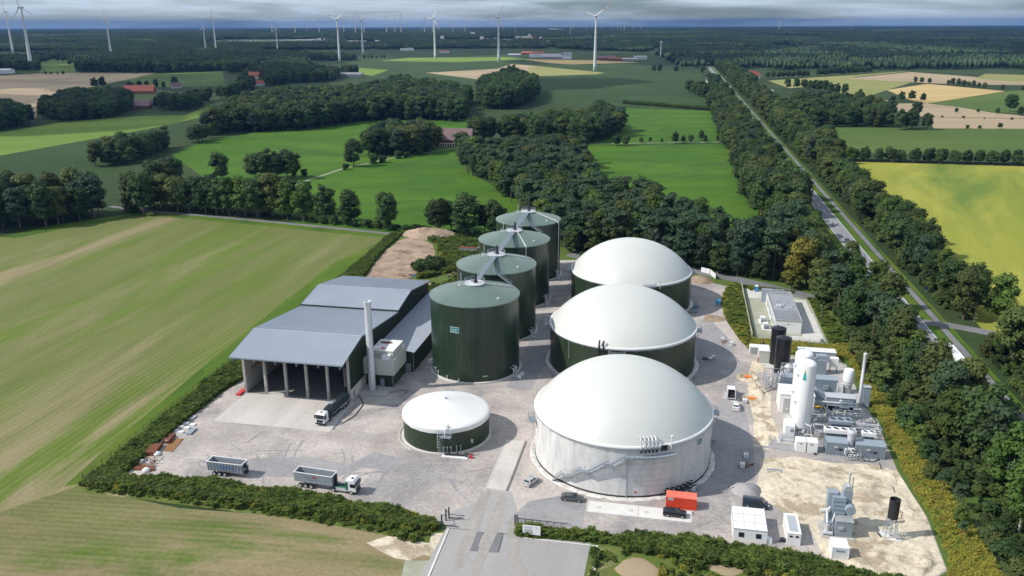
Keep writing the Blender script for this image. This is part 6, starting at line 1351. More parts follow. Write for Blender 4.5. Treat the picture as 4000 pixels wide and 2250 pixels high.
# front containers
for a_, L_, lab in ((37.0, 4.6, 'left grey ribbed container at the front of the gas plant'), (43.4, 6.3, 'right grey ribbed container at the front of the gas plant')):
    t = thing('grey_container', lab, 'container', W(a_, 182.6 + (.2 if a_ > 40 else .3), .1), AZ, 'grey ribbed containers at the plant front'); ribbed(t, L_, 3.2, 3.1, 'container_grey', 'blue_grey', .30)
    M().box(L_ * .35, L_ * .35 + .9, -.3, -.06, 1.9, 2.3).build('vent_hood', MT['silver_paint'], t)
    M().box(L_ * .6, L_ * .6 + .8, -.08, -.05, 1.2, 1.7).build('window', MT['black_matt'], t)
piperack('pump_skid', 'small white pump skid between the two front containers', 40.9, 180.6, 3.2, 2.6, 2.2, 31, nv=4, nh=6, m='steel_white')
t = thing('flash_column', 'stout stainless column between the two front containers', 'column', W(42.4, 184.8, .1), AZ); M().lathe([(.8, 0), (.8, 4.6), (.95, 4.7), (.95, 5.3), (.5, 5.6), (.01, 5.7)], 18).build('shell', MT['stainless'], t, smooth=45)
t = thing('cabinet', 'left of the twin white cabinets at the front of the gas plant', 'cabinet', W(30.3, 182.8, .05), AZ, 'twin white cabinets'); M().box(0, 2.2, 0, 2.6, 0, 2.6).build('body', MT['white_paint'], t); M().box(-.05, 2.25, -.05, 2.65, 2.6, 2.7).build('roof', MT['white_paint'], t); M().box(.7, 1.3, -.03, 0, 2.0, 2.3).build('vent_grille', MT['container_grey'], t)
t = thing('cabinet', 'right of the twin white cabinets, with a coiled cable at its foot', 'cabinet', W(32.75, 182.8, .05), AZ, 'twin white cabinets'); M().box(0, 2.3, 0, 2.6, 0, 2.6).build('body', MT['white_paint'], t); M().box(-.05, 2.35, -.05, 2.65, 2.6, 2.7).build('roof', MT['white_paint'], t); M().box(.6, 1.3, -.03, 0, 1.9, 2.3).build('vent_grille', MT['container_grey'], t); M().lathe([(.25, .02), (.4, .25), (.25, .3)], 14, 1.8, -.5).build('coiled_cable', MT['black_matt'], t)
t = thing('small_white_hut', 'small white hut left of the nearer tall tank', 'hut', W(28.6, 190.0, .05), AZ); M().box(0, 2.2, 0, 4.2, 0, 2.9).build('body', MT['white_paint'], t); M().box(1.2, 2.0, -.04, 0, 1.4, 2.2).build('window', MT['container_grey'], t)
t = thing('pump_skid', 'stainless pump skid on a pale slab left of the twin cabinets', 'pump skid', W(26.6, 186.2, .02), AZ); M().box(0, 4.0, 0, 3.4, 0, .25).build('slab', MT['concrete_light'], t); mb = M()
rr = random.Random(3)
for i in range(7): y = .5 + i * .38; mb.path([(.4 + rr.uniform(0, .3), y, .3), (.4, y, .9 + .1 * (i % 3)), (3.8, y, .9 + .1 * (i % 3))], .09, 6)
mb.tube((.8, .7, .5), (3.4, .7, .5), .28, 8).tube((.6, 2.9, 1.2), (3.9, 3.0, 1.2), .15, 8).cyl(.7, .4, .2, 1.4, .14, n=8).cyl(1.1, 2.0, .2, 1.6, .12, n=8); mb.build('pipe', MT['stainless'], t)
# ------------------------------------------------------------------ regeneration unit and flare on the sand
t = thing('cleaning_unit', 'galvanized stepped treatment unit with a thin chimney on the sand area', 'machine', W(33.6, 148.8), AZ)
M().box(-2.6, 3.6, -.4, 5.4, -.02, .22).build('slab', MT['concrete'], t)
M().box(.0, 3.1, .2, 3.4, .22, 3.5).build('lower_housing', MT['container_grey'], t); M().box(-.1, 3.2, .1, 3.5, 3.5, 3.65).build('roof', MT['silver_paint'], t)
M().box(-.6, 1.8, 2.4, 4.6, .22, 7.4).build('tower', MT['blue_grey'], t); M().box(1.3, 3.0, 3.0, 4.8, .22, 8.8).build('tower', MT['blue_grey'], t)
M().box(-1.4, .4, 3.2, 4.9, .22, 7.9).build('tower', MT['blue_grey'], t)
for z in (3.9, 4.8, 5.7, 6.6): M().box(-.55, 1.75, 2.3, 2.42, z, z + .18).build('louvre', MT['container_grey'], t)
M().side([(1.3, 8.8), (3.0, 8.8), (2.6, 9.6), (1.7, 9.6)], 3.1, 4.6).build('hood', MT['silver_paint'], t)
M().tube((2.6, 3.2, 5.3), (2.6, 1.4, 5.3), .95, 16).build('fan_drum', MT['blue_grey'], t, smooth=50)
M().lathe([(.22, 9.4), (.22, 12.2), (.26, 12.2), (.26, 12.4)], 10, 2.2, 3.9).build('chimney', MT['stainless'], t); M().tube((2.9, 3.9, 7.0), (2.9, 3.9, 11.4), .12, 8).build('vent_pipe', MT['silver_paint'], t)
mb = M(); mb.cyl(-1.5, .8, .2, 2.4, .45, n=14).cyl(-.6, 1.4, .2, 2.1, .35, n=12).path([(-1.5, .8, 2.6), (-1.5, 2.2, 4.4), (-.9, 2.8, 5.0)], .25, 8).path([(-.6, 1.4, 2.2), (0, 2.2, 4.0)], .18, 8).tube((-2.2, .4, .7), (-.4, .4, .7), .35, 10); mb.build('pump_pipe', MT['stainless'], t, smooth=50)
M().tube((-2.8, 2.4, 4.2), (-1.0, 2.6, 4.4), .45, 10).build('wrapped_duct', MT['concrete_light'], t); M().box(.5, 1.4, -.02, .2, 1.9, 2.5).build('plate', MT['silver_paint'], t)
t = thing('site_container', 'white ribbed container at the foot of the treatment unit', 'container', W(31.9, 141.6), AZ); ribbed(t, 2.9, 3.2, 2.6, 'white_paint', 'white_roof', .32); M().box(.6, 2.2, -.08, -.05, 1.7, 2.1).build('vent_grille', MT['container_grey'], t)
t = thing('gas_flare', 'gas flare with a black drum on a lattice stand', 'flare', W(44.1, 150.8), AZ)
M().box(-1.9, 1.9, -1.2, 1.9, -.02, .3).build('slab', MT['white_concrete'], t); mb = M()
for sx in (-1, 1):
    for sy in (-1, 1): mb.tube((sx * 1.15, .3 + sy * 1.0, .3), (sx * .8, .3 + sy * .75, 4.2), .08, 5)
for z in (1.3, 2.5, 3.7):
    k_ = 1.15 - .35 * (z - .3) / 3.9; j_ = 1.0 - .25 * (z - .3) / 3.9; c4 = [(-k_, .3 - j_, z), (k_, .3 - j_, z), (k_, .3 + j_, z), (-k_, .3 + j_, z), (-k_, .3 - j_, z)]; mb.path(c4, .05, 4)
    if z < 3: 
        for p_, q__ in zip(c4[:-1], c4[1:]): mb.tube(p_, (q__[0] * .9, .3 + (q__[1] - .3) * .9, z + 1.2), .04, 4)
mb.build('lattice_stand', MT['galvanized'], t)
M().lathe([(.25, .4), (.25, 4.2)], 10, 0, .3).build('riser', MT['silver_paint'], t)
M().lathe([(.6, 4.1), (.95, 4.3), (1.0, 8.4), (.86, 8.4), (.84, 4.6), (.01, 4.5)], 24, 0, .3).build('drum', MT['black_matt'], t, smooth=40)
M().box(.3, 1.2, -1.0, -.6, .9, 1.9).build('control_box', MT['silver_paint'], t); M().path([(1.0, .3, 6.0), (1.7, .4, 5.6), (1.5, .3, 4.4), (.9, .3, 4.2)], .06, 5).build('cable', MT['black_matt'], t)
M().path([(-1.9, .5, .4), (-2.4, 0, .9), (-1.9, -.8, .5)], .12, 6).build('pipe_bend', MT['black_matt'], t)
# ------------------------------------------------------------------ fenced compound with flat-roofed station
sheet('compound_ground', [W(*p)[:2] for p in [(26.6, 311), (48.5, 301), (48.6, 256.3), (26.9, 256.6)]], .020, MT['moss_gravel'], 'mossy gravel inside the fenced compound', 'gravel')
t = thing('compound_paving', 'white concrete slabs around the flat-roofed station', 'paving', W(26.8, 256.8), AZ, kind='structure')
for x0_, x1_, y0_, y1_ in ((.4, 6.0, 42, 53), (6.1, 8.2, 20, 47), (6.1, 14.8, 1.2, 4.6), (14.9, 21.0, 1.0, 9.8), (14.9, 21.0, 9.9, 19), (14.9, 21.0, 19.1, 28.4), (14.9, 20.6, 28.5, 43)): M().box(x0_, x1_, y0_, y1_, -.05, .05).build('slab', MT['concrete_light'], t)
t = thing('station_building', 'white flat-roofed station building inside the fenced compound', 'building', W(33.2, 263.6), AZ)
M().box(0, 8.1, 0, 31.5, 0, 4.1).build('wall', MT['white_paint'], t)
for i in range(3): M().box(.12, 7.98, .12 + 10.43 * i, 10.5 + 10.43 * i, 4.1, 4.2).build('roof_section', MT['far_grey'], t)
mb = M(); mb.box(-.1, 8.2, -.1, .1, 4.1, 4.42).box(-.1, 8.2, 31.4, 31.6, 4.1, 4.42).box(-.1, .1, .1, 31.4, 4.1, 4.42).box(8.0, 8.2, .1, 31.4, 4.1, 4.42); mb.build('parapet', MT['silver_paint'], t)
for i in range(7): M().box(-.12, -.0, 2.0 + i * 3.8, 3.4 + i * 3.8, .4 + (i % 2) * .6, 2.9).build('door' if i % 2 == 0 else 'vent_grille', MT['container_grey'], t)
mb = M(); mb.box(1.5, 3.2, 13, 15, 4.2, 4.9).box(4.4, 5.2, 12, 12.8, 4.2, 4.6)
for x, y in ((4.2, 16), (6.2, 13), (6.8, 15), (5.0, 19), (2.2, 20)): mb.cyl(x, y, 4.2, 4.8, .22, n=8)
mb.build('roof_unit', MT['stainless'], t); mb = M(); mb.path([(1.0, 30, 4.3), (1.4, 29.5, 5.4), (5.6, 29.5, 5.4), (6.0, 30, 4.3)], .18, 8).path([(2.0, 28.8, 4.3), (2.0, 28.8, 5.0), (7.0, 28.4, 5.0)], .12, 6); mb.build('roof_pipe', MT['silver_paint'], t)
M().box(-1.6, 2.2, 31.2, 33.2, 0, 4.6).build('rear_annex', MT['blue_grey'], t); M().box(8.2, 8.7, 22, 26, .4, 3).build('side_unit', MT['container_grey'], t)
M().box(3.6, 4.4, -.04, 0, 2.9, 3.2).build('wall_lamp', MT['container_grey'], t)
for i, (a_, b_) in enumerate(((29.6, 271.6), (30.0, 265.6))):
    t = thing('transformer', ['farther white transformer on its pad in the compound', 'nearer white transformer on its pad in the compound'][i], 'transformer', W(a_, b_), AZ, 'white transformers in the compound'); M().box(-.6, 2.4, -.8, 4.0, 0, .16).build('pad', MT['white_concrete'], t); M().box(0, 1.6, 2.0, 3.6, .16, 1.5).build('body', MT['white_paint'], t); mb = M()
    for k_ in range(5): mb.box(.1 + .36 * k_, .24 + .36 * k_, .2, 1.6, .16, 1.3)
    mb.build('cooling_fin', MT['container_grey'], t)
t = thing('compound_wall', 'long low mossy concrete wall beside the golden grass', 'wall', W(25.7, 256.4), AZ)
for i in range(19): M().box(-.12, .12, 3 * i + .02, 3 * i + 2.98, 0, 1.75).build('wall_slab', MT['moss_gravel'], t)
t = thing('portable_toilet', 'blue portable toilet with a white roof behind the station', 'toilet', W(30.2, 306.9), AZ); o = M().box(0, 1.25, 0, 1.25, 0, 2.1).build('cabin', MT['blue'], t); M().frus((-.03, 1.28, -.03, 1.28), 2.1, (.2, 1.05, .2, 1.05), 2.38).build('roof', MT['white_paint'], t); M().box(.25, 1.0, -.03, 0, .1, 1.95).build('door', MT['sky_blue'], t)
t = thing('street_lamp', 'thin pole lamp at the right edge of the compound', 'lamp post', W(49.6, 279), AZ); M().lathe([(.07, 0), (.05, 5.2)], 8).build('pole', MT['galvanized'], t); M().box(-.7, .1, -.1, .1, 5.15, 5.28).build('lamp_head', MT['silver_paint'], t)
t = thing('meter_cabinet', 'small dark cabinet at the near right corner of the compound', 'cabinet', W(46.4, 256.8), AZ); M().box(0, .9, 0, .6, 0, 1.2).build('body', MT['container_grey'], t)
for i, pts in enumerate((((2704, 1052), (2800, 1070)), ((2755, 1060), (2803, 1092)))):
    a_, b_ = S(*pts[0]), S(*pts[1])
a_, b_ = S(2735, 1068), S(2780, 1080)
for i, (p0, p1) in enumerate((((2738, 1064), (2772, 1072)), ((2774, 1073), (2795, 1092)))):
    A0, A1 = W(*S(*p0)), W(*S(*p1)); d = A1 - A0; t = thing('fence_banner', ['longer white banner fence beside the access road', 'shorter white banner fence at the road bend'][i], 'banner', A0, math.atan2(d.y, d.x)); M().box(0, d.length, -.03, .03, .2, 2.2).build('banner', MT['white_paint'], t); mb = M(); [mb.box(x, x + .06, -.05, .05, 0, 2.3) for x in (0, d.length / 2, d.length - .06)]; mb.build('post', MT['galvanized'], t)
# things behind the silos
c_ = S(1800, 985); t = thing('shipping_container', 'half hidden white and rust container behind the third silo', 'container', W(c_[0] - .5, c_[1] - 1), AZ); ribbed(t, 8, 2.4, 2.3, 'silver_paint', 'rust', .4)
c_ = S(1867, 984); t = thing('portable_toilet', 'turquoise portable toilet left of the third silo', 'toilet', W(*c_), AZ); M().box(0, 1.2, 0, 1.2, 0, 2.1).build('cabin', MT['teal'], t); M().frus((-.03, 1.23, -.03, 1.23), 2.1, (.2, 1, .2, 1), 2.35).build('roof', MT['white_paint'], t)
c_ = S(1775, 1025); junk('pipe_heap', 'green plastic pipes lying by the third silo', 'pipes', c_[0], c_[1], 14, ['green_plastic'], 14, 1.8, .5)
for i, pxy in enumerate(((1755, 1082), (1772, 1072))): c_ = S(*pxy); pallet(['left stack of pallets beside the second silo', 'right stack of pallets beside the second silo'][i], c_[0], c_[1], .2, 6)
c_ = S(1575, 1080); junk('timber_heap', 'loose timber lying behind the hall', 'timber', c_[0], c_[1], 15, ['wood', 'rust_light'], 14, 3.0, .4)
c_ = S(1610, 1080); junk('plastic_heap', 'dark and blue plastic heap behind the hall', 'heap', c_[0], c_[1], 16, ['black_matt', 'blue'], 10, 1.8, .8)
heap('earth_mound', -113, 366, 15, 4.5, 'dirt', 'brown earth mound behind the clearing', 'earth mound', 40, .38)
p = G(3600, 1145); t = thing('blue_sign', 'small blue and white roadside sign beside the cycle path', 'sign', (p.x + 1.5, p.y, 0), math.radians(10)); M().box(-.04, .04, -.04, .04, 0, 2.0).build('post', MT['galvanized'], t); M().box(-.5, .5, -.06, -.02, 1.3, 2.3).build('panel', MT['blue'], t); M().box(-.3, .3, -.08, -.061, .5, .9).build('lower_panel', MT['white_paint'], t)
p = G(3464, 1065); t = thing('marker_post', 'small pale marker post on the green strip beside the road', 'post', (p.x, p.y, 0), 0); M().box(-.12, .12, -.1, .1, 0, 1.0).build('post', MT['white_paint'], t)
# ------------------------------------------------------------------ wind turbines
def hub_height(bx, by, hy):
    p = G(bx, by); lo, hi = 0, 400
    for _ in range(50):
        mid = (lo + hi) / 2; d = np.array([p.x, p.y, mid - CAMZ]); z = d @ _fw
        if 1125 - FPX * (d @ _U) / z > hy: lo = mid
        else: hi = mid
    return p, lo
AXW = math.atan2(-.9, -.45)
def turbine(lab, p, hub, R_, phase, near=True, grp=None, rz=None):
    t = thing('wind_turbine', lab, 'wind turbine', (p[0], p[1], 0), (AXW if rz is None else rz) + math.pi / 2, grp)
    k_ = hub / 112; n = 16 if near else 8
    M().lathe([(3.6 * k_, -.5), (3.1 * k_, hub * .25), (2.2 * k_, hub * .6), (1.3 * k_, hub - 1)], n).build('tower', MT['turbine_white'], t, smooth=60)
    if near: M().lathe([(3.72 * k_, -.4), (3.5 * k_, hub * .07)], n, cap=False).build('tower_foot', MT['turbine_green'], t, smooth=60)
    s = R_ / 38
    mb = M(); pr = [(-7.5, .6), (-6, 1.8), (-3, 2.4), (1, 2.5), (4.5, 1.8), (6, .5)]; m_ = 10; vs = []; fs = []
    for y, r in pr:
        for i in range(m_): a = 2 * math.pi * i / m_; vs.append((r * s * math.cos(a), -y * s * -1, hub + r * s * math.sin(a)))
    for j in range(len(pr) - 1):
        for i in range(m_): fs.append((j * m_ + i, j * m_ + (i + 1) % m_, (j + 1) * m_ + (i + 1) % m_, (j + 1) * m_ + i))
    fs += [tuple(range(m_)), tuple(range(len(pr) * m_ - 1, (len(pr) - 1) * m_ - 1, -1))]
    mb.add(vs, fs).build('nacelle', MT['turbine_white'], t, smooth=60)
    yb = -4.5 * s
    for q in range(3):
        a = math.radians(phase + 120 * q); c, sn = math.cos(a), math.sin(a)
        def blade(r0, r1, name, m, fat=1.0, par=None):
            mb = M(); rs = np.linspace(r0, r1, 6); vs = []; fs = []
            for r in rs:
                u = r / R_; w = (.9 + 3.2 * max(0, math.sin(math.pi * min(1, u * 1.35 + .12))) * (1 - u) ** .7 + .35) * s * .62 * fat; th = max(.18, .9 * (1 - u)) * s * .5 * fat
                for ox, oy in ((-w * .35, -th), (w * .65, -th * .2), (w * .65, th * .2), (-w * .35, th)):
                    vs.append((c * r - sn * ox, yb + oy, hub + sn * r + c * ox))
            for j in range(5):
                for i in range(4): fs.append((j * 4 + i, j * 4 + (i + 1) % 4, (j + 1) * 4 + (i + 1) % 4, (j + 1) * 4 + i))
            fs += [(0, 1, 2, 3), (23, 22, 21, 20)]
            return mb.add(vs, fs).build(name, MT[m], par or t)
        b_ = blade(1.2 * s, R_, 'blade', 'turbine_white')
        if near:
            blade(R_ * .58, R_ * .76, 'red_band', 'red', 1.12, b_); blade(R_ * .90, R_, 'red_tip', 'red', 1.12, b_)
    return t
TL = [(50, 205, 45, 95, 'leftmost wind turbine at the picture edge'), (124, 273, 29, 100, 'tallest looking turbine at the left, second from the edge'), (435, 222, 77, 88, 'turbine standing behind the long dark wood at the left'),
      (845, 208, 75, 88, 'larger of the two neighbouring turbines left of centre'), (805, 208, 108, 90, 'smaller of the two neighbouring turbines left of centre'), (1085, 207, 113, 100, 'small turbine before the long white halls'),
      (1327, 240, 76, -85, 'turbine rising behind the round dark wood with a Y shaped rotor'), (1418, 213, 77, 125, 'turbine with one blade pointing right, beside the Y shaped one'), (1700, 229, 70, 60, 'turbine at the top middle above the light green strip'),
      (1948, 240, 66, 60, 'turbine next to the nearest one, on the pale strip field'), (2323, 275, 63, -85, 'nearest turbine, with red bands on its blades')]
for bx, by, hy, ph, lab in TL:
    p, hub = hub_height(bx, by, hy); turbine(lab, p, hub, 38 * min(1.15, hub / 110), ph, True, 'large wind turbines behind the fields')
far_t = [(1065, 70), (1155, 70), (1250, 74), (1345, 76), (1390, 68), (1424, 76), (1512, 66), (1544, 76), (1568, 62), (1660, 76), (1690, 82), (1770, 86), (1816, 84), (2013, 90), (2237, 84), (2290, 90), (2350, 84), (2391, 82), (2411, 82), (2425, 76), (2437, 76), (2473, 82), (2501, 80), (1200, 92), (1650, 82), (3040, 84), (3320, 80)]
R2 = random.Random(5)
for i, (x, hy) in enumerate(far_t):
    dist = 9500 if i < 14 else 12500
    hy2 = hy - (3 if x < 1700 else 0); g_ = G(x, 150); sc_ = dist / g_.y; hub = CAMZ + (95.0 + 3.3 * (2000 - x) / 1000 - hy2) / FPX * dist * 1.0
    turbine('tiny pale wind turbine far off on the horizon', (g_.x * sc_, g_.y * sc_), max(100, hub), 44 if i < 14 else 52, R2.uniform(0, 120), False, 'far wind turbines on the horizon')
for x, y0, y1, lab in ((2227, 143, 98, 'thin white mast far behind the nearest turbine'), (2580, 222, 166, 'white mast standing beside the dark woods right of centre')):
    p, hub = hub_height(x, y0, y1); t = thing('mast', lab, 'mast', (p.x, p.y, 0), 0); M().lathe([(2.2, 0), (1.3, hub)], 8).build('shaft', MT['turbine_white'], t); M().box(-3, 3, -1, 1, hub, hub + 4).build('head', MT['turbine_white'], t)
# ------------------------------------------------------------------ houses, sheds, far halls
def house(lab, x, y, L, Wd, ev, rd, rz=0, wall='house_wall', roof='roof_tile', name='house', cat='house', grp=None, win=0, hip=0):
    p = G(x, y); t = thing(name, lab, cat, (p.x, p.y, 0), math.radians(rz), grp)
    M().box(-L / 2, L / 2, -Wd / 2, Wd / 2, 0, ev).build('wall', MT[wall], t)
    o_ = .5; mb = M(); L2 = L / 2 + o_; W2 = Wd / 2 + o_; e_ = ev - .25
    mb.add([(-L2, -W2, e_), (L2, -W2, e_), (L2, W2, e_), (-L2, W2, e_), (-L2 + hip, 0, rd), (L2 - hip, 0, rd)], [(0, 1, 5, 4), (2, 3, 4, 5), (3, 0, 4), (1, 2, 5), (0, 3, 2, 1)]).build('roof', MT[roof], t)
    if win:
        wm = None
        for i in range(win):
            xx = -L / 2 + L * (i + .5) / win
            if wm is None: q = M().box(-.45, .45, -.06, .02, 0, 1.3).build('window', MT['glass_dark'], t); wm = q.data
            else: q = bpy.data.objects.new('window', wm); link(q, t)
            q.location = (xx, -Wd / 2, 1.0)
    return t
house('red-roofed farmhouse with half-timbered gable in the left woods', 995, 308, 22, 13, 5, 13, -12, 'house_wall', 'roof_tile', win=6)
house('smaller red-roofed house with a white wall in front of the farmhouse', 1020, 333, 17, 10, 3.6, 7.5, -8, 'far_white', 'roof_tile', win=5)
house('long red-roofed barn among the trees at the left', 548, 365, 42, 15, 4, 12, 4, 'brick_wall', 'roof_tile')
house('low reddish farm roof half hidden by trees at the left', 545, 425, 26, 12, 4, 10, 8, 'brick_wall', 'roof_tile_brown')
house('second low reddish roof in the same farmyard', 585, 415, 12, 10, 3, 8, 60, 'brick_wall', 'roof_tile_brown')
house('grey roofed house among trees left of the farmhouse', 690, 345, 14, 10, 4, 9, 30, 'house_wall', 'roof_tile_brown')
house('grey open shed beside the small bright green field', 1372, 300, 44, 16, 5, 8.5, -3, 'far_grey', 'far_grey', 'shed', 'shed')
house('white hall at the left picture edge', -10, 287, 60, 25, 7, 10, 5, 'far_white', 'far_white', 'hall', 'hall')
house('purple-brown roofed manor with a row of white-framed windows in the wood', 1775, 568, 30, 13, 5.5, 14, -6, 'brick_wall', 'roof_tile_brown', win=10)
t = thing('arcade', 'white row of frames in front of the manor', 'porch', tuple(G(1765, 575)), math.radians(-6)); mb = M()
for i in range(11): mb.box(-10 + 2 * i, -9.6 + 2 * i, -.2, .2, 0, 3)
mb.box(-10, 10.4, -.2, .2, 2.7, 3.1); mb.build('frame', MT['white_paint'], t)
for i, (x, y, L, Wd, ev, rd, rf, wl, lab) in enumerate([
    (2010, 222, 40, 20, 6, 10, 'far_grey', 'far_grey', 'grey end hall of the long farm group'), (2080, 214, 72, 20, 6, 11, 'roof_tile', 'brick_wall', 'long red-roofed hall of the farm group'),
    (2130, 224, 96, 24, 6, 11, 'far_grey', 'far_white', 'widest grey-roofed hall of the farm group'), (2165, 230, 70, 20, 6, 10, 'far_grey', 'far_grey', 'front grey hall of the farm group'),
    (2215, 230, 26, 20, 12, 19, 'far_grey', 'far_white', 'tall pale building of the farm group'), (2365, 235, 54, 22, 6, 12, 'roof_tile_brown', 'brick_wall', 'brown-roofed barn right of the nearest turbine'),
    (2420, 237, 60, 16, 5, 9, 'roof_tile', 'brick_wall', 'long low red barn right of the nearest turbine'), (2460, 238, 40, 18, 5, 8, 'far_grey', 'far_grey', 'grey low hall beside the red barns'), (2500, 232, 36, 20, 7, 10, 'far_grey', 'far_white', 'pale hall at the right end of the barns'),
    (1590, 198, 50, 20, 6, 10, 'far_grey', 'far_white', 'pale farm hall left of the middle turbine'), (1735, 206, 36, 16, 6, 10, 'roof_tile', 'far_white', 'red-roofed hall right of the middle turbine')]):
    house(lab, x, y, L, Wd, ev, rd, -3, wl, rf, 'farm_hall', 'farm building', 'farm halls behind the maize field')
house('white house with a red hipped roof beyond the road', 2942, 308, 22, 15, 7, 14, 5, 'far_white', 'roof_tile', hip=5)
house('orange-roofed house beside the road trees', 2960, 357, 14, 10, 4, 9, 25, 'house_wall', 'roof_tile')
house('pale low house with grey roof right of the orange one', 2993, 367, 18, 12, 3.5, 6, 10, 'far_white', 'far_grey')
house('dark-roofed house beside the far end of the road', 2780, 322, 16, 12, 5, 10, 10, 'house_wall', 'far_grey')
house('small red-roofed house hidden in the right woods', 3646, 250, 24, 16, 5, 11, 10, 'house_wall', 'roof_tile')
house('white shed in the right woods', 3720, 243, 30, 16, 5, 8, 5, 'far_white', 'far_white', 'shed', 'shed')
house('red and white house far in the right woods', 3287, 185, 40, 24, 9, 15, 5, 'far_white', 'roof_tile')
# far town: long white halls and light blocks
R3 = random.Random(12)
def far_block(x, y, L, h, m, cat='hall', lab='far long white industrial hall at the edge of the woods', grp='white industrial halls far left', rz=0, D_=40):
    p = G(x, y); t = thing('far_building', lab, cat, (p.x, p.y, 0), rz, grp); M().box(-L / 2, L / 2, -D_ / 2, D_ / 2, 0, h).build('wall', MT[m], t); M().box(-L / 2 - .5, L / 2 + .5, -D_ / 2 - .5, D_ / 2 + .5, h, h + 1.2).build('roof', MT['far_grey' if m == 'far_white' and R3.random() < .3 else m], t)
for x, y, L in ((820, 168, 60), (880, 168, 100), (935, 166, 90), (985, 166, 110), (1020, 171, 150), (1060, 168, 120), (1110, 164, 90), (1160, 162, 130), (1200, 160, 120), (1250, 158, 100), (1280, 156, 110), (1335, 168, 60), (1385, 166, 110), (1435, 172, 90), (1480, 168, 30), (240, 165, 80), (330, 163, 120), (400, 160, 70), (480, 160, 90), (560, 158, 80), (90, 135, 60)):
    far_block(x, y, L * 1.2, R3.uniform(8, 14), 'far_white')
for i in range(70):
    x = R3.choice([R3.uniform(1500, 2350), R3.uniform(2000, 2900), R3.uniform(1800, 2200)]); y = R3.uniform(138, 176)
    far_block(x, y, R3.uniform(12, 34), R3.uniform(7, 20), R3.choice(['far_white', 'far_white', 'house_wall', 'roof_tile']), 'house', 'small pale building of the far town between trees', 'buildings of the far town', 0, 14)
for x, y, h in ((1843, 142, 34), (1850, 143, 34), (1727, 156, 26), (1882, 158, 24), (2068, 148, 26), (2160, 122, 40), (2180, 122, 30)): far_block(x, y, 22 if y > 125 else 120, h, 'far_white', 'tower block', 'pale tower block of the far town', 'tower blocks of the far town', 0, 20)
# ------------------------------------------------------------------ vegetation
def np_mesh(name, verts, quads, mats, midx=None):
    me = bpy.data.meshes.new(name); nv, nf = len(verts), len(quads)
    me.vertices.add(nv); me.vertices.foreach_set('co', np.asarray(verts, dtype=np.float32).ravel())
    me.loops.add(nf * 4); me.loops.foreach_set('vertex_index', np.asarray(quads, dtype=np.int32).ravel())
    me.polygons.add(nf); me.polygons.foreach_set('loop_start', np.arange(0, nf * 4, 4, dtype=np.int32))
    try: me.polygons.foreach_set('loop_total', np.full(nf, 4, dtype=np.int32))
    except Exception: pass
    for m_ in mats: me.materials.append(MT[m_])
    if midx is not None: me.polygons.foreach_set('material_index', np.asarray(midx, dtype=np.int32))
    me.update(calc_edges=True); me.validate(); return me
def crown_arrays(seed, h=18.0, rad=4.6, base=.22, nl=30, per=60, card=.75, style='broad'):
    r = np.random.default_rng(seed); V = []; Q = []
    lobes = []
    for i in range(nl):
        if style == 'column': u = r.uniform(0, 1); th = r.uniform(0, 2 * math.pi); rr_ = rad * .62 * math.sin(math.pi * min(1, .18 + u * .74)) ** .6 * r.uniform(.4, 1); z = h * (base + (1 - base) * u * .93)
        elif style == 'pine':
            u = r.uniform(.1, 1) ; th = r.uniform(0, 2 * math.pi); rr_ = rad * .75 * (1 - .45 * u) * r.uniform(.2, 1); z = h * (.50 + .44 * u)
        else:
            u = r.uniform(-.75, 1); th = r.uniform(0, 2 * math.pi); rr_ = rad * .72 * math.sqrt(max(0.03, 1 - u * u * .85)) * r.uniform(.55, 1); z = h * (base + (1 - base) * .5) + u * h * (1 - base) * .40
        lr = {'broad': r.uniform(.30, .50), 'column': r.uniform(.32, .5), 'pine': r.uniform(.26, .42)}[style] * rad
        lobes.append((rr_ * math.cos(th), rr_ * math.sin(th), z, lr))
    for lx, ly, lz, lr in lobes:
        d = r.normal(size=(per, 3)); d /= np.linalg.norm(d, axis=1)[:, None]; d[:, 2] = np.where(d[:, 2] < -.35, -d[:, 2], d[:, 2])
        sq = .72 if style != 'pine' else .5
        c = np.c_[lx + d[:, 0] * lr, ly + d[:, 1] * lr, lz + d[:, 2] * lr * sq] + r.normal(scale=.12 * lr, size=(per, 3))
        nrm = d + (0, 0, .45) + r.normal(scale=.42, size=(per, 3)); nrm /= np.linalg.norm(nrm, axis=1)[:, None]
        up = np.tile([[0.3, .2, 1.0]], (per, 1)); a = np.cross(nrm, up); a /= np.linalg.norm(a, axis=1)[:, None] + 1e-6; b = np.cross(nrm, a)
        s = card * r.uniform(.55, 1.2, size=(per, 1)); ro = r.uniform(0, math.pi, size=(per, 1)); a2 = a * np.cos(ro) + b * np.sin(ro); b2 = -a * np.sin(ro) + b * np.cos(ro)
        k0 = sum(len(v) for v in V); P4 = np.stack([c - a2 * s * .5 - b2 * s * .35, c + a2 * s * .5 - b2 * s * .5, c + a2 * s * .42 + b2 * s * .5, c - a2 * s * .5 + b2 * s * .38], 1).reshape(-1, 3)
        V.append(P4); Q.append(np.arange(len(P4)).reshape(-1, 4) + k0)
        # lumpy filled heart of the lobe
        n1, n2 = 7, 5; k0 += len(P4); pts = []
        for j in range(n2):
            ph = math.pi * (j + .02) / (n2 - .96)
            for i in range(n1): t_ = 2 * math.pi * i / n1; q = lr * .80 * r.uniform(.85, 1.08); pts.append((lx + q * math.sin(ph) * math.cos(t_), ly + q * math.sin(ph) * math.sin(t_), lz + q * sq * math.cos(ph)))
        V.append(np.array(pts)); qs = [(j * n1 + i, (j + 1) * n1 + i, (j + 1) * n1 + (i + 1) % n1, j * n1 + (i + 1) % n1) for j in range(n2 - 1) for i in range(n1)]
        Q.append(np.array(qs) + k0)
    return np.vstack(V), np.vstack(Q)
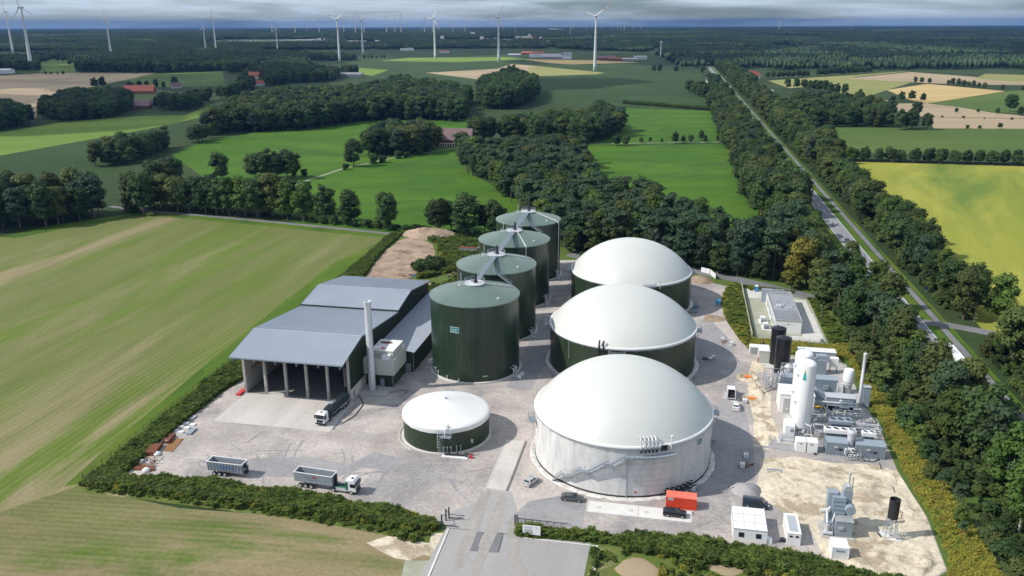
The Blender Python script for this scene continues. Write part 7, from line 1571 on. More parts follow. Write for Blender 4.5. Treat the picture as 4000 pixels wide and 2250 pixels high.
def trunk_arrays(seed, h, style, rad=4.6, tr=.32):
    rr = random.Random(seed); mb = M(); top = h * (.8 if style == 'pine' else .6); bend = rr.uniform(-.5, .5)
    def seg(p0, p1, r0, r1):
        p0, p1 = Vector(p0), Vector(p1); d = (p1 - p0).normalized(); a = Vector((1, 0, 0)) if abs(d.x) < .8 else Vector((0, 1, 0)); e = d.cross(a).normalized(); g = d.cross(e); n = 6; k0 = len(mb.v)
        for p, r in ((p0, r0), (p1, r1)):
            for i in range(n): an = 2 * math.pi * i / n; mb.v.append(tuple(p + e * math.cos(an) * r + g * math.sin(an) * r))
        for i in range(n): mb.f.append((k0 + i, k0 + (i + 1) % n, k0 + n + (i + 1) % n, k0 + n + i))
    seg((0, 0, -.3), (bend * .3, 0, top * .45), tr * 1.25, tr * .85); seg((bend * .3, 0, top * .45), (bend, .2, top), tr * .85, tr * .45)
    for i in range(6):
        an = rr.uniform(0, 6.28); z = top * rr.uniform(.45, .95); L_ = rad * rr.uniform(.35, .65); f_ = z / top
        seg((bend * f_, 0, z), (bend * f_ + L_ * math.cos(an), L_ * math.sin(an), z + L_ * rr.uniform(.4, .9)), tr * .35, tr * .12)
    return np.array(mb.v), np.array(mb.f)
PROTO = {}
def proto(key, leaf, barkm='bark', style='broad', h=18., rad=4.6, base=.2, nl=30, per=60, card=.75, seed=1, tr=.32):
    cv, cq = crown_arrays(seed, h, rad, base, nl, per, card, style); tv, tq = trunk_arrays(seed, h, style, rad, tr)
    cm = np_mesh('crown_' + key, cv, cq, [leaf]); tm = np_mesh('trunk_' + key, tv, tq, [barkm])
    av = np.vstack([cv, tv]); aq = np.vstack([cq, tq + len(cv)]); am = np_mesh('tree_' + key, av, aq, [leaf, barkm], [0] * len(cq) + [1] * len(tq))
    ob = bpy.data.objects.new('tree_source_' + key, am)      # source for the far copies, not linked itself
    PROTO[key] = dict(crown=cm, trunk=tm, ob=ob, h=h, rad=rad); return PROTO[key]
for i in range(4): proto('oak%d' % i, 'leaf_oak', h=18, rad=5.9, base=.03, seed=10 + i, nl=38, per=62)
for i in range(2): proto('blue%d' % i, 'leaf_blue', h=18, rad=5.2, base=.05, seed=20 + i, nl=34, per=60, card=.7)
for i in range(3): proto('pine%d' % i, 'leaf_pine', style='pine', h=18, rad=4.9, seed=30 + i, nl=22, per=70, card=.65, tr=.24)
proto('lime0', 'leaf_lime', h=18, rad=5.2, base=.02, seed=40, nl=34); proto('birch0', 'leaf_lime', 'bark_birch', style='column', h=18, rad=3.4, base=.3, seed=41, nl=22, per=50, card=.55, tr=.18)
proto('yellow0', 'leaf_yellow', h=18, rad=5.0, base=.08, seed=42, nl=34); proto('olive0', 'leaf_olive', h=18, rad=5.3, base=.03, seed=43, nl=34); proto('olive1', 'leaf_olive', style='column', h=18, rad=5.2, base=.03, seed=44, nl=34)
proto('bush0', 'leaf_oak', h=5, rad=2.6, base=-.1, seed=50, nl=16, per=60, card=.55, tr=.1); proto('bush1', 'leaf_olive', h=5, rad=2.6, base=-.1, seed=51, nl=16, per=60, card=.55, tr=.1); proto('bush2', 'weed_dark', h=4, rad=2.4, base=-.1, seed=52, nl=16, per=60, card=.45, tr=.1)
proto('bare0', 'bark', h=14, rad=2.2, base=.25, seed=55, nl=12, per=26, card=.4, style='column')
TREES = []    # (x, y, height, proto key, label, group)
R4 = random.Random(99)
def inpoly(x, y, P_):
    c = False; n = len(P_); j = n - 1
    for i in range(n):
        xi, yi = P_[i]; xj, yj = P_[j]
        if (yi > y) != (yj > y) and x < (xj - xi) * (y - yi) / (yj - yi) + xi: c = not c
        j = i
    return c
def gp(pts): return [tuple(G(p[0], p[1], p[2] if len(p) > 2 else 0)[:2]) for p in pts]
def fill(P_, step, jit=.35):
    xs = [p[0] for p in P_]; ys = [p[1] for p in P_]; out = []; y = min(ys); row = 0
    while y < max(ys):
        x = min(xs) + (row % 2) * step / 2
        while x < max(xs):
            a, b = x + R4.uniform(-jit, jit) * step, y + R4.uniform(-jit, jit) * step
            if inpoly(a, b, P_): out.append((a, b))
            x += step
        y += step * .87; row += 1
    return out
def wood(P_, step, hs, kinds, lab, grp):
    for a, b in fill(P_, step): TREES.append((a, b, R4.uniform(*hs), R4.choice(kinds), lab, grp))
def row(pts, step, hs, kinds, lab, grp, jit=1.2):
    P_ = [G(*p) for p in pts]
    for a, b in zip(P_[:-1], P_[1:]):
        n = max(1, int((b - a).length / step))
        for i in range(n): q = a.lerp(b, (i + .5) / n); TREES.append((q.x + R4.uniform(-jit, jit), q.y + R4.uniform(-jit, jit), R4.uniform(*hs), R4.choice(kinds), lab, grp))
OAK = ['oak0', 'oak1', 'oak2', 'oak3']; MIX = OAK * 2 + ['blue0', 'blue1', 'olive0', 'olive1']; PIN = ['pine0', 'pine1', 'pine2'] * 3 + ['blue0', 'blue1', 'olive0', 'oak1', 'lime0']
kx = lambda L_: [(p[0] * k, p[1] * k) + tuple(p[2:]) for p in L_]
k = 4000 / 2576
# single trees
def one(x, y, h, key, lab, grp=None): p = G(x, y); TREES.append((p.x, p.y, h, key, lab, grp))
one(1383, 650, 19, 'oak2', 'single broad oak standing in the meadow beside the dark wood')
one(3122, 1122, 20.5, 'yellow0', 'yellow green round tree at the wood edge behind the compound')
one(3090, 1128, 13, 'yellow0', 'lower yellow green tree beside the bigger one')
one(2560, 1030, 15, 'bare0', 'brownish half-bare tree standing in the pine wood')
for x, y, h, lab in ((3945, 437, 20, 'big dark round tree alone in the right hand green field'), (3578, 458, 17, 'round tree in front of the golden stubble, nearest one'), (3520, 396, 13, 'left of the small round trees before the golden stubble'), (3560, 392, 13, 'middle round tree before the golden stubble'), (3605, 397, 11, 'right of the small round trees before the golden stubble'), (3478, 455, 17, 'dark tree at the right end of the field wood'), (3735, 441, 6, 'left single bush on the tan strip'), (3820, 441, 5, 'middle single bush on the tan strip'), (3895, 446, 7, 'bush beside the big round tree'), (3985, 452, 10, 'tree at the right picture edge beside the big round tree'), (3905, 503, 6, 'bush on the pale tan field edge'), (3360, 370, 8, 'orange tinged small tree in the pale field')): one(x, y, h, 'oak%d' % R4.randint(0, 3), lab)
for x, y, h in ((1351, 663, 4.5), (1190, 688, 5), (1460, 637, 6), (1495, 635, 5.5), (1555, 618, 6), (1590, 615, 4.5), (1150, 690, 3.5)): one(x, y, h, 'bush0', 'young tree along the farm track in the meadow', 'young trees along the farm track')
for x, y, h in ((2408, 569, 9), (2445, 570, 9), (2505, 558, 5), (2540, 556, 4.5), (2585, 558, 4), (2637, 560, 10), (2668, 557, 6), (2698, 558, 7), (2738, 548, 9), (2753, 556, 6), (2806, 555, 6)): one(x, y, h, R4.choice(OAK), 'small tree in the row across the bright meadow', 'small trees between the two meadows')
# near left belt and hedgerow
g1 = 'trees along the farm path at the left'
wood(gp(kx([(-60, 590), (0, 580), (150, 567), (330, 532), (372, 522), (372, 445, 20), (180, 440, 20), (-60, 440, 20)])), 8.6, (17, 24), MIX, 'dark broad tree in the left belt beside the drilled field', 'trees of the dark belt at the left edge')
row(kx([(375, 527), (560, 541), (700, 552), (790, 558)]), 7.6, (19, 25), ['oak0', 'oak1', 'lime0', 'olive0', 'lime0', 'olive1', 'oak3'], 'tall leafy tree in the row behind the farm path', g1)
row(kx([(352, 526), (372, 522), (400, 522)]), 7, (17, 21), OAK, 'tree closing the gap at the head of the farm path', g1)
row(kx([(395, 516), (560, 528), (700, 540), (790, 547)]), 9, (16, 22), MIX, 'tree in the second line behind the farm path', g1)
row(kx([(812, 558), (830, 558)]), 8, (19, 20), ['oak1'], 'slim oak standing between two gaps of the tree row', g1, .3)
row(kx([(862, 564), (905, 568)]), 11, (17, 19), OAK, 'tree in the middle group of the row', g1); row(kx([(935, 572), (1012, 580)]), 9.5, (19, 22), OAK, 'dark round tree right before the gap in the row', g1)
row(kx([(1065, 585), (1130, 588), (1215, 593), (1290, 597)]), 10.5, (17, 20), OAK, 'round oak in the row left of the green silos', g1)
row(kx([(1100, 576), (1180, 580), (1260, 585)]), 12, (14, 17), OAK, 'oak in the second line left of the green silos', g1)
row(kx([(800, 560), (860, 567), (1040, 583), (1060, 585)]), 5, (3, 5), ['bush0', 'bush2'], 'low bush under the tree row', 'low bushes under the tree row')
wood(gp(kx([(385, 480), (510, 455), (600, 452), (735, 442), (735, 400, 14), (560, 400, 14), (375, 410, 14)])), 8.5, (16, 20), MIX, 'tree in the group behind the path row', 'trees behind the path row')
wood(gp([(365, 655), (530, 642), (640, 585), (765, 552), (860, 530), (860, 470, 14), (760, 495, 14), (560, 515, 14), (385, 545, 14)]), 9, (13, 18), MIX, 'dark tree in the belt below the light meadow', 'trees below the light meadow')
wood(gp([(766, 536), (911, 519), (1083, 515), (1207, 507), (1393, 478), (1500, 470), (1700, 470), (1810, 480), (1830, 335, 20), (1560, 295, 20), (1400, 335, 20), (1100, 345, 20), (960, 360, 20), (830, 415, 20)]), 10.5, (18, 25), MIX, 'tall dark tree of the large middle wood', 'trees of the large middle wood')
wood(gp([(1440, 608), (1600, 608), (1735, 590), (1750, 560), (1740, 500, 20), (1640, 462, 20), (1480, 470, 20), (1408, 510, 20)]), 9.5, (18, 23), MIX, 'dark tree of the wood beside the manor', 'trees of the wood beside the manor')
wood(gp([(1835, 545), (2000, 560), (2300, 562), (2400, 545), (2438, 505), (2432, 425, 20), (2352, 392, 20), (2290, 425, 20), (2000, 445, 20), (1840, 480, 20)]), 10, (18, 23), MIX, 'dark tree of the wood behind the pines', 'trees of the wood behind the pines')
PW = gp([(1787, 597), (1807, 668), (1870, 701), (1928, 746), (2000, 800), (2050, 860), (2120, 940), (2195, 975), (2275, 988), (2704, 1050), (2807, 1066), (3000, 1090), (3180, 1133), (3170, 1080), (3080, 900), (3000, 830, 18), (2840, 830, 18), (2774, 805, 18), (2683, 760, 18), (2585, 762, 18), (2560, 690, 18), (2356, 680, 18), (2298, 615, 18), (2280, 540, 18), (2200, 515, 18), (1840, 545, 18)])
wood(PW, 7.6, (15, 21), PIN, 'blue green pine of the wood directly behind the silos and domes', 'trees of the pine wood behind the plant')
row([(2200, 985), (2290, 990), (2500, 1020), (2700, 1048), (2850, 1074), (3000, 1098)], 6.5, (11, 17), ['blue0', 'blue1', 'oak1', 'olive0'], 'leafy tree on the front edge of the pine wood', 'front edge trees of the pine wood')
wood(gp([(1880, 425), (1990, 430), (2085, 398), (2092, 345), (2070, 305, 20), (2000, 268, 20), (1885, 305, 20)]), 10.5, (22, 28), OAK, 'dark tree of the round wood in the maize field', 'trees of the round wood in the maize')
wood(gp([(-250, 540), (0, 512), (125, 490), (110, 410, 18), (0, 395, 18), (-250, 400, 18)]), 11, (18, 24), MIX, 'dark tree of the wood at the left edge above the light meadow', 'trees of the left edge wood')
wood(gp([(150, 466), (250, 478), (440, 462), (510, 442), (500, 405, 14), (505, 360, 16), (410, 348, 16), (280, 348, 16), (160, 392, 16)]), 11, (15, 22), MIX, 'tree of the wood left of the red barn', 'trees of the wood left of the red barn')
wood(gp([(600, 432), (700, 436), (770, 428), (830, 395), (1000, 345), (900, 335, 18), (790, 345, 16), (650, 362, 16), (620, 390, 10)]), 12, (13, 20), MIX, 'tree of the farm grove right of the red barn', 'trees of the farm grove')
row([(350, 345), (420, 340)], 14, (14, 20), OAK, 'tree on the edge of the brown stubble field', 'edge trees of the brown stubble field'); row([(490, 352), (560, 348), (660, 345), (690, 340)], 12, (10, 18), MIX, 'edge tree behind the red barn', 'edge trees of the brown stubble field')
wood(gp([(290, 284), (620, 286), (870, 279), (910, 292), (1000, 262), (1000, 250, 18), (870, 222, 18), (560, 222, 18), (300, 246, 18)]), 16, (18, 24), MIX, 'dark tree of the long wood below the left turbines', 'trees of the long wood below the turbines')
wood(gp([(-250, 280), (0, 276), (155, 276), (140, 225, 20), (0, 212, 20), (-250, 215, 20)]), 16, (18, 24), MIX, 'dark tree of the far left wood', 'trees of the far left wood')
wood(gp([(1000, 345), (1180, 322), (1300, 322), (1330, 290), (1395, 290), (1395, 268, 16), (1260, 258, 16), (1100, 222, 18), (1010, 250, 18), (930, 300, 16), (890, 340, 16)]), 14, (16, 22), MIX, 'tree of the wood around the farmhouse', 'trees of the wood around the farmhouse')
wood(gp([(1188, 238), (1390, 238), (1395, 212, 14), (1200, 208, 14)]), 16, (14, 20), OAK, 'tree of the small wood behind the turbine foot', 'trees of the small far wood')
row([(1415, 232), (1510, 228)], 14, (8, 12), OAK, 'low tree on the far hedge beside the small wood', 'low trees of the far hedges')
row([(165, 292), (260, 292)], 12, (5, 8), OAK, 'bush along the far left field edge', 'low trees of the far hedges')
wood(gp([(2545, 280), (2745, 287), (2742, 262, 12), (2550, 258, 12)]), 11, (13, 17), OAK, 'dark tree of the narrow wood beside the road end', 'trees of the narrow wood beside the road')
wood(gp([(2675, 352), (2700, 368), (2760, 385), (2832, 408), (2840, 385), (2800, 335, 15), (2720, 318, 15)]), 11, (14, 19), OAK, 'dark tree of the wood at the maize corner', 'trees at the maize corner')
wood(gp([(3160, 495), (3400, 497), (3640, 502), (3635, 478, 8), (3500, 478, 8), (3470, 452), (3420, 440), (3490, 430), (3480, 385, 15), (3370, 372, 15), (3280, 368, 15), (3150, 352, 15), (3060, 372, 15), (3070, 420)]), 12, (13, 20), MIX, 'tree of the wood in the right hand fields', 'trees of the wood in the right hand fields')
row([(3060, 345), (3130, 348), (3230, 362), (3310, 372)], 13, (14, 18), OAK, 'tree in the slanting row before the pale field', 'trees of the slanting row'); row([(3560, 325), (3640, 327)], 10, (9, 13), OAK, 'dark tree clump on the pink stubble, left one', 'tree clumps on the right hand stubble'); row([(3690, 333), (3770, 340), (3855, 348)], 10, (9, 14), OAK, 'dark tree clump on the pink stubble, right one', 'tree clumps on the right hand stubble'); row([(3880, 354), (3945, 354)], 12, (8, 11), OAK, 'small tree on the golden stubble edge', 'tree clumps on the right hand stubble'); row([(3972, 356), (4080, 358)], 12, (8, 12), OAK, 'small tree at the right picture edge', 'tree clumps on the right hand stubble')
row([(2990, 308), (3165, 301)], 12, (12, 15), OAK, 'tree of the long dark hedge left part', 'trees of the long dark hedges'); row([(3187, 299), (3410, 286)], 12, (13, 17), OAK, 'tree of the long dark hedge right part', 'trees of the long dark hedges')
row([(3640, 458), (3800, 463), (4000, 470)], 16, (1.5, 3), ['bush0'], 'low bush on the tan field border', 'bushes on the tan field borders'); row([(3760, 502), (3850, 502)], 9, (3, 5), ['bush0'], 'low bush on the near tan field border', 'bushes on the tan field borders')
for off in (0, 6, 12):
    row([(3215, 628 - off * .6), (3500, 634 - off * .6), (3800, 642 - off * .6), (4150, 650 - off * .6)], 7.5, (7.5, 10.5), OAK, 'dark tree of the long hedge between green and yellow fields', 'trees of the long right hand hedge')
# road strips
def strip(s0, s1, n0, n1, step, hs, kinds, lab, grp):
    P_ = [tuple(RDp(s0, n0)[:2]), tuple(RDp(s1, n0)[:2]), tuple(RDp(s1, n1)[:2]), tuple(RDp(s0, n1)[:2])]; wood(P_, step, hs, kinds, lab, grp)
RK = ['oak0', 'oak1', 'oak2', 'oak3', 'olive0', 'lime0', 'olive1', 'olive0', 'blue0', 'birch0']
strip(70, 140, 6.5, 12, 8.4, (13, 17), RK, 'tree of the belt between road and yellow field', 'trees of the belt right of the road')
strip(56, 100, 12, 24, 8.4, (13, 17), RK, 'tree of the belt between road and yellow field', 'trees of the belt right of the road')
strip(140, 380, 6.5, 20, 8.4, (13, 18), RK, 'tree of the belt between road and yellow field', 'trees of the belt right of the road')
strip(380, 1150, 7, 31, 8.6, (14, 20), RK, 'tree of the belt between road and yellow field', 'trees of the belt right of the road')
strip(1150, 1900, 6, 40, 12, (14, 20), MIX, 'tree of the far belt right of the road', 'trees of the belt right of the road')
strip(290, 900, -46, -18.5, 8.6, (13, 18), MIX, 'dark tree of the belt left of the main road', 'trees of the belt left of the road')
strip(222, 290, -46, -19, 8.2, (17, 21), MIX, 'dark green tree of the belt left of the main road', 'trees of the belt left of the road')
strip(120, 222, -42, -25, 8.0, (12, 17), ['lime0', 'oak1', 'olive0', 'birch0'], 'bright green tree left of the road bend', 'trees of the belt left of the road')
strip(900, 1300, -30, -17, 11, (13, 18), MIX, 'tree of the far belt left of the road', 'trees of the belt left of the road')
wood([tuple(RDp(-95, 7)[:2]), tuple(RDp(52, 8)[:2]), tuple(RDp(56, 22)[:2]), tuple(RDp(40, 60)[:2]), tuple(RDp(20, 90)[:2]), tuple(RDp(-95, 110)[:2])], 8.2, (14, 20), RK, 'tree of the wood beyond the road at the right edge', 'trees of the wood right of the road')
fx = [W(66.5, 92), W(66.8, 130), W(65.3, 180), W(62.3, 240), W(59.5, 266), W(51, 300), W(55, 318), W(70, 330)]
wood([tuple(p[:2]) for p in fx] + [tuple(RDp(138, -19)[:2]), tuple(RDp(60, -17)[:2]), tuple(RDp(20, -15)[:2]), tuple(RDp(-120, -15)[:2])], 7.4, (13, 19), ['pine0', 'pine1', 'pine2', 'oak1', 'olive0', 'olive1', 'birch0', 'oak3', 'lime0', 'lime0'], 'tree of the near wood right of the plant', 'trees of the near wood beside the plant')
row([(3320, 1330), (3385, 1440), (3467, 1580), (3560, 1730), (3675, 1900), (3800, 2130)], 4.6, (3.5, 7), ['bush0', 'bush1', 'lime0', 'pine0'], 'low young tree just outside the plant fence', 'young trees outside the plant fence', 1.5)
# keep trees off the roads
def road_clear(x, y):
    q = Vector((x, y, 0)) - RD0; s_ = q.dot(RDD); n_ = q.dot(RDN)
    if -13.6 < n_ < 4.2: return False
    if 5 < s_ < 88 and -20 < n_ < 0: return s_ > 60 and n_ < -17
    if 40 < s_ < 84 and 0 < n_ < 42: return abs(n_ * .55 + (s_ - 74)) > 7
    return True
def house_clear(x, y):
    for hx, hy, hl, p_ in HOUSES:
        r_ = math.hypot(hx, hy); ux, uy = hx / r_, hy / r_; dx_, dy_ = x - hx, y - hy; al = dx_ * ux + dy_ * uy; ac = dx_ * uy - dy_ * ux
        if (-260 if hl in (20, 15) and p_ == 1 and hx < 0 else -70) < al < 12 and abs(ac) < hl * .5 + 4 and (al > -14 or R4.random() < p_): return False
    return True
HOUSES = [(G(x, y).x, G(x, y).y, l_, q) for x, y, l_, q in ((995, 308, 20, 1), (1020, 333, 15, 1), (548, 365, 36, .95), (545, 425, 24, .6), (1775, 568, 20, .95), (2942, 308, 20, 1), (2960, 357, 14, 1), (2993, 367, 16, 1), (1372, 300, 40, 1), (690, 345, 10, .8))]
TREES = [t_ for t_ in TREES if road_clear(t_[0], t_[1]) and (t_[5] is None or house_clear(t_[0], t_[1]))]
def scr(x, y, z=8):
    d = np.array([x, y, z - CAMZ]); zz = d @ _fw; return 2000 + FPX * (d @ _R) / zz, 1125 - FPX * (d @ _U) / zz, zz
vis = []; rest = []
for t_ in TREES:
    u, v, zz = scr(t_[0], t_[1]); size = t_[2] / zz * FPX
    (vis if (-30 < u < 4030 and -50 < v < 2270 and zz > 0) else rest).append((size, t_))
vis.sort(key=lambda q: -q[0])
def special(t_): return t_[5] is None
solo = [q for q in vis if special(q[1])]; others = [q for q in vis if not special(q[1])]
# the 290 that show largest are trees of their own, the rest one mass
PH = {'pine': 'blue green pine', 'blue': 'grey green tree', 'oak': 'dark green tree', 'lime': 'light green tree', 'oliv': 'olive tree', 'birc': 'pale birch', 'bush': 'low green bush', 'yell': 'yellow green tree', 'bare': 'bare tree'}
near_set = solo + others[:295 - len(solo)]; far_set = [q[1] for q in others[295 - len(solo):]] + [q[1] for q in rest if scr(q[1][0], q[1][1])[2] > 0]
def relabel(ns):
    out = []; cnt = {}
    for sz, (x, y, h, key, lab, grp) in ns:
        if grp: w_ = lab.split(' of the ', 1) if ' of the ' in lab else lab.split(' in the ', 1); lab = PH[key.rstrip('0123456789')[:4]] + (' of the ' + w_[1] if ' of the ' in lab and len(w_) > 1 else (' in the ' + w_[1] if len(w_) > 1 else ' ' + ' '.join(lab.split()[-5:])))
        if grp == 'trees of the pine wood behind the plant':
            u_, v_, _z = scr(x, y); lab = ('tall ' if h > 18.5 else 'lower ') + PH[key.rstrip('0123456789')[:4]] + (' of the wood behind the green silos' if u_ < 2230 else ' of the wood behind the farthest dome' if u_ < 2720 else ' of the wood beyond the access road') + (', back part' if v_ < 840 else ', front part')
        out.append([sz, (x, y, h, key, lab, grp)]); cnt.setdefault(lab, []).append(len(out) - 1)
    ORD = ['leftmost', 'second', 'third', 'fourth', 'fifth', 'sixth', 'seventh', 'eighth', 'ninth', 'tenth', 'eleventh', 'twelfth', 'thirteenth', 'fourteenth', 'fifteenth', 'sixteenth']
    for lab, ids in cnt.items():
        if 1 < len(ids) <= 16:
            ids.sort(key=lambda i: scr(out[i][1][0], out[i][1][1])[0])
            for r_, i in enumerate(ids): q = out[i][1]; out[i][1] = q[:4] + (lab + (', leftmost' if r_ == 0 else ', ' + ORD[r_] + ' from left'),) + q[5:]
    return out
near_set = relabel(near_set)
for _, (x, y, h, key, lab, grp) in near_set:
    pr = PROTO[key]; nm = 'bush' if key.startswith('bush') else ('pine_tree' if key.startswith('pine') else ('birch_tree' if key.startswith('birch') else 'tree'))
    t = thing(nm, lab, 'bush' if nm == 'bush' else 'tree', (x, y, 0), R4.uniform(0, 6.28), grp); s = h / pr['h']; w = s * R4.uniform(.8, 1.15) if h > 9 else s * 1.15; t.scale = (w, w, s)
    for nm2 in ('trunk', 'crown'): q = bpy.data.objects.new(nm2, pr[nm2]); link(q, t)
# geometry-node scatter
def scatter(name, label, cat, pts, protos, kind='stuff'):
    """pts: (x, y, z, rot, scale_xy, scale_z, which)"""
    a = np.array(pts, dtype=np.float32); me = bpy.data.meshes.new(name); me.vertices.add(len(a)); me.vertices.foreach_set('co', a[:, :3].ravel())
    at = me.attributes.new('rot', 'FLOAT', 'POINT'); at.data.foreach_set('value', a[:, 3].copy()); at = me.attributes.new('scl', 'FLOAT_VECTOR', 'POINT'); at.data.foreach_set('vector', np.ascontiguousarray(a[:, [4, 4, 5]]).ravel())
    at = me.attributes.new('which', 'INT', 'POINT'); at.data.foreach_set('value', a[:, 6].astype(np.int32))
    o = bpy.data.objects.new(name, me); link(o); tag(o, label, cat, kind=kind)
    ng = bpy.data.node_groups.new(name, 'GeometryNodeTree'); ng.interface.new_socket('Geometry', in_out='INPUT', socket_type='NodeSocketGeometry'); ng.interface.new_socket('Geometry', in_out='OUTPUT', socket_type='NodeSocketGeometry')
    gi = ng.nodes.new('NodeGroupInput'); go = ng.nodes.new('NodeGroupOutput'); jn = ng.nodes.new('GeometryNodeJoinGeometry'); L = ng.links.new
    n1 = ng.nodes.new('GeometryNodeInputNamedAttribute'); n1.data_type = 'INT'; n1.inputs[0].default_value = 'which'
    n2 = ng.nodes.new('GeometryNodeInputNamedAttribute'); n2.data_type = 'FLOAT'; n2.inputs[0].default_value = 'rot'; cx = ng.nodes.new('ShaderNodeCombineXYZ'); L(n2.outputs[0], cx.inputs[2])
    n3 = ng.nodes.new('GeometryNodeInputNamedAttribute'); n3.data_type = 'FLOAT_VECTOR'; n3.inputs[0].default_value = 'scl'; used = set(int(q[6]) for q in pts)
    for i, pr in enumerate(protos):
        if i not in used: continue
        oi = ng.nodes.new('GeometryNodeObjectInfo'); oi.inputs['Object'].default_value = pr; oi.inputs['As Instance'].default_value = True
        cp = ng.nodes.new('FunctionNodeCompare'); cp.data_type = 'INT'; cp.operation = 'EQUAL'; cp.inputs[3].default_value = i; L(n1.outputs[0], cp.inputs[2])
        ip = ng.nodes.new('GeometryNodeInstanceOnPoints'); L(gi.outputs[0], ip.inputs['Points']); L(cp.outputs[0], ip.inputs['Selection']); L(oi.outputs['Geometry'], ip.inputs['Instance']); L(cx.outputs[0], ip.inputs['Rotation']); L(n3.outputs[0], ip.inputs['Scale']); L(ip.outputs[0], jn.inputs[0])
    L(jn.outputs[0], go.inputs[0]); md = o.modifiers.new('scatter', 'NODES'); md.node_group = ng
    return o
keys = list(PROTO.keys()); kid = {k_: i for i, k_ in enumerate(keys)}
pts = []
for x, y, h, key, lab, grp in far_set:
    s = h / PROTO[key]['h']; w = s * R4.uniform(.95, 1.25); pts.append((x, y, 0, R4.uniform(0, 6.28), w, s, kid[key]))
scatter('woodland', 'dark green woods and tree belts between the fields', 'woodland', pts, [PROTO[k_]['ob'] for k_ in keys])
print('trees', len(TREES), 'near', len(near_set), 'far', len(pts))
# far forest of groves out to the horizon
fields_excl = [[tuple(q) for q in px(p_)] for p_ in [
    [(1180, 195), (2060, 190), (2560, 205), (2745, 290), (2740, 320), (1180, 320)], [(0, 280), (300, 280), (600, 282), (1000, 270), (1000, 290), (600, 345), (0, 345)], [(150, 232), (295, 228), (295, 285), (150, 285)],
    [(1000, 193), (1195, 198), (1190, 216), (1000, 214)], [(3000, 297), (3414, 284), (3559, 275), (3830, 300), (4200, 290), (4200, 340), (3000, 340)], [(2530, 190), (2600, 180), (2600, 222), (2520, 222)], [(3000, 175), (3110, 178), (3115, 196), (3000, 200)],
    [(2830, 178), (2990, 190), (2985, 200), (2830, 190)], [(2940, 205), (2990, 190), (3000, 225), (2960, 235)], [(820, 152), (1300, 152), (1300, 174), (820, 174)], [(1330, 160), (1500, 160), (1500, 176), (1330, 176)], [(2750, 240), (2800, 245), (2830, 300), (2745, 300)], [(2880, 262), (3010, 268), (3010, 300), (2880, 296)], [(230, 152), (420, 152), (420, 168), (230, 168)], [(3720, 290), (4200, 290), (4200, 300), (3720, 300)]]]
def low_crown(seed, n=3):
    r = np.random.default_rng(seed); V = []; Q = []; k0 = 0
    return r
def grove(seed, W_=60, nt_=26, leaf='leaf_oak', hh=(13, 21), rr_=(3.6, 6.0)):
    r = random.Random(seed); V = []; Q = []
    for i in range(nt_):
        cx, cy = r.uniform(-W_ / 2, W_ / 2), r.uniform(-W_ / 2, W_ / 2); h = r.uniform(*hh); R_ = r.uniform(*rr_); k0 = len(V); n1, n2 = 7, 5
        for j in range(n2):
            ph = math.pi * (j + .05) / (n2 - .6)
            for q in range(n1): t_ = 2 * math.pi * q / n1 + j * .4; a = R_ * r.uniform(.75, 1.15); V.append((cx + a * math.sin(ph) * math.cos(t_), cy + a * math.sin(ph) * math.sin(t_), h * .58 + (h * .42) * math.cos(ph) * r.uniform(.85, 1.1)))
        for j in range(n2 - 1):
            for q in range(n1): Q.append((k0 + j * n1 + q, k0 + (j + 1) * n1 + q, k0 + (j + 1) * n1 + (q + 1) % n1, k0 + j * n1 + (q + 1) % n1))
    me = np_mesh('grove_%d' % seed, V, Q, [leaf]); return bpy.data.objects.new('grove_source_%d' % seed, me)
groves = [grove(i, leaf=l_) for i, l_ in enumerate(['leaf_oak', 'leaf_blue', 'leaf_oak', 'leaf_pine', 'leaf_blue'])] + [grove(9, 140, 60, 'leaf_blue', (14, 24), (7, 11)), grove(10, 140, 60, 'leaf_oak', (14, 24), (7, 11))]
FF = []
def is_wood(x, y, dens):
    return (math.sin(x * .0031 + 1.7 + .6 * math.sin(y * .0017)) + math.sin(y * .0023 - x * .0009 + .5) + .9 * math.sin(x * .0011 - y * .0013 + 2.2)) * .33 + R4.uniform(-.16, .16) < dens
y = 1750.0
while y < 5200:
    x = -y * .68
    while x < y * .68:
        a, b = x + R4.uniform(-26, 26), y + R4.uniform(-26, 26); u, v, zz = scr(a, b, 0)
        lo_ = 2050 if u < 1200 else (2900 if u < 2560 else (1900 if u < 3000 else 1850))
        if u < 320 and v > 232: lo_ = 2300
        if b > lo_ and not any(inpoly(a, b, P_) for P_ in fields_excl) and is_wood(a, b, .33 if b < 4000 else .42): FF.append((a, b, 0, R4.uniform(0, 6.28), R4.uniform(.85, 1.15), R4.uniform(.8, 1.15), R4.randint(0, 4)))
        x += 48
    y += 48
while y < 17000:
    x = -y * .68
    while x < y * .68:
        a, b = x + R4.uniform(-40, 40), y + R4.uniform(-40, 40)
        if is_wood(a, b, .45) and not any(inpoly(a, b, P_) for P_ in fields_excl[9:11]): FF.append((a, b, 0, R4.uniform(0, 6.28), R4.uniform(.9, 1.3) * (1 if y < 9000 else 1.7), R4.uniform(.8, 1.15), R4.randint(5, 6)))
        x += 115 if y < 9000 else 210
    y += 115 if y < 9000 else 260
scatter('forest', 'blue green forest stretching to the horizon', 'forest', FF, groves)
print('groves', len(FF))
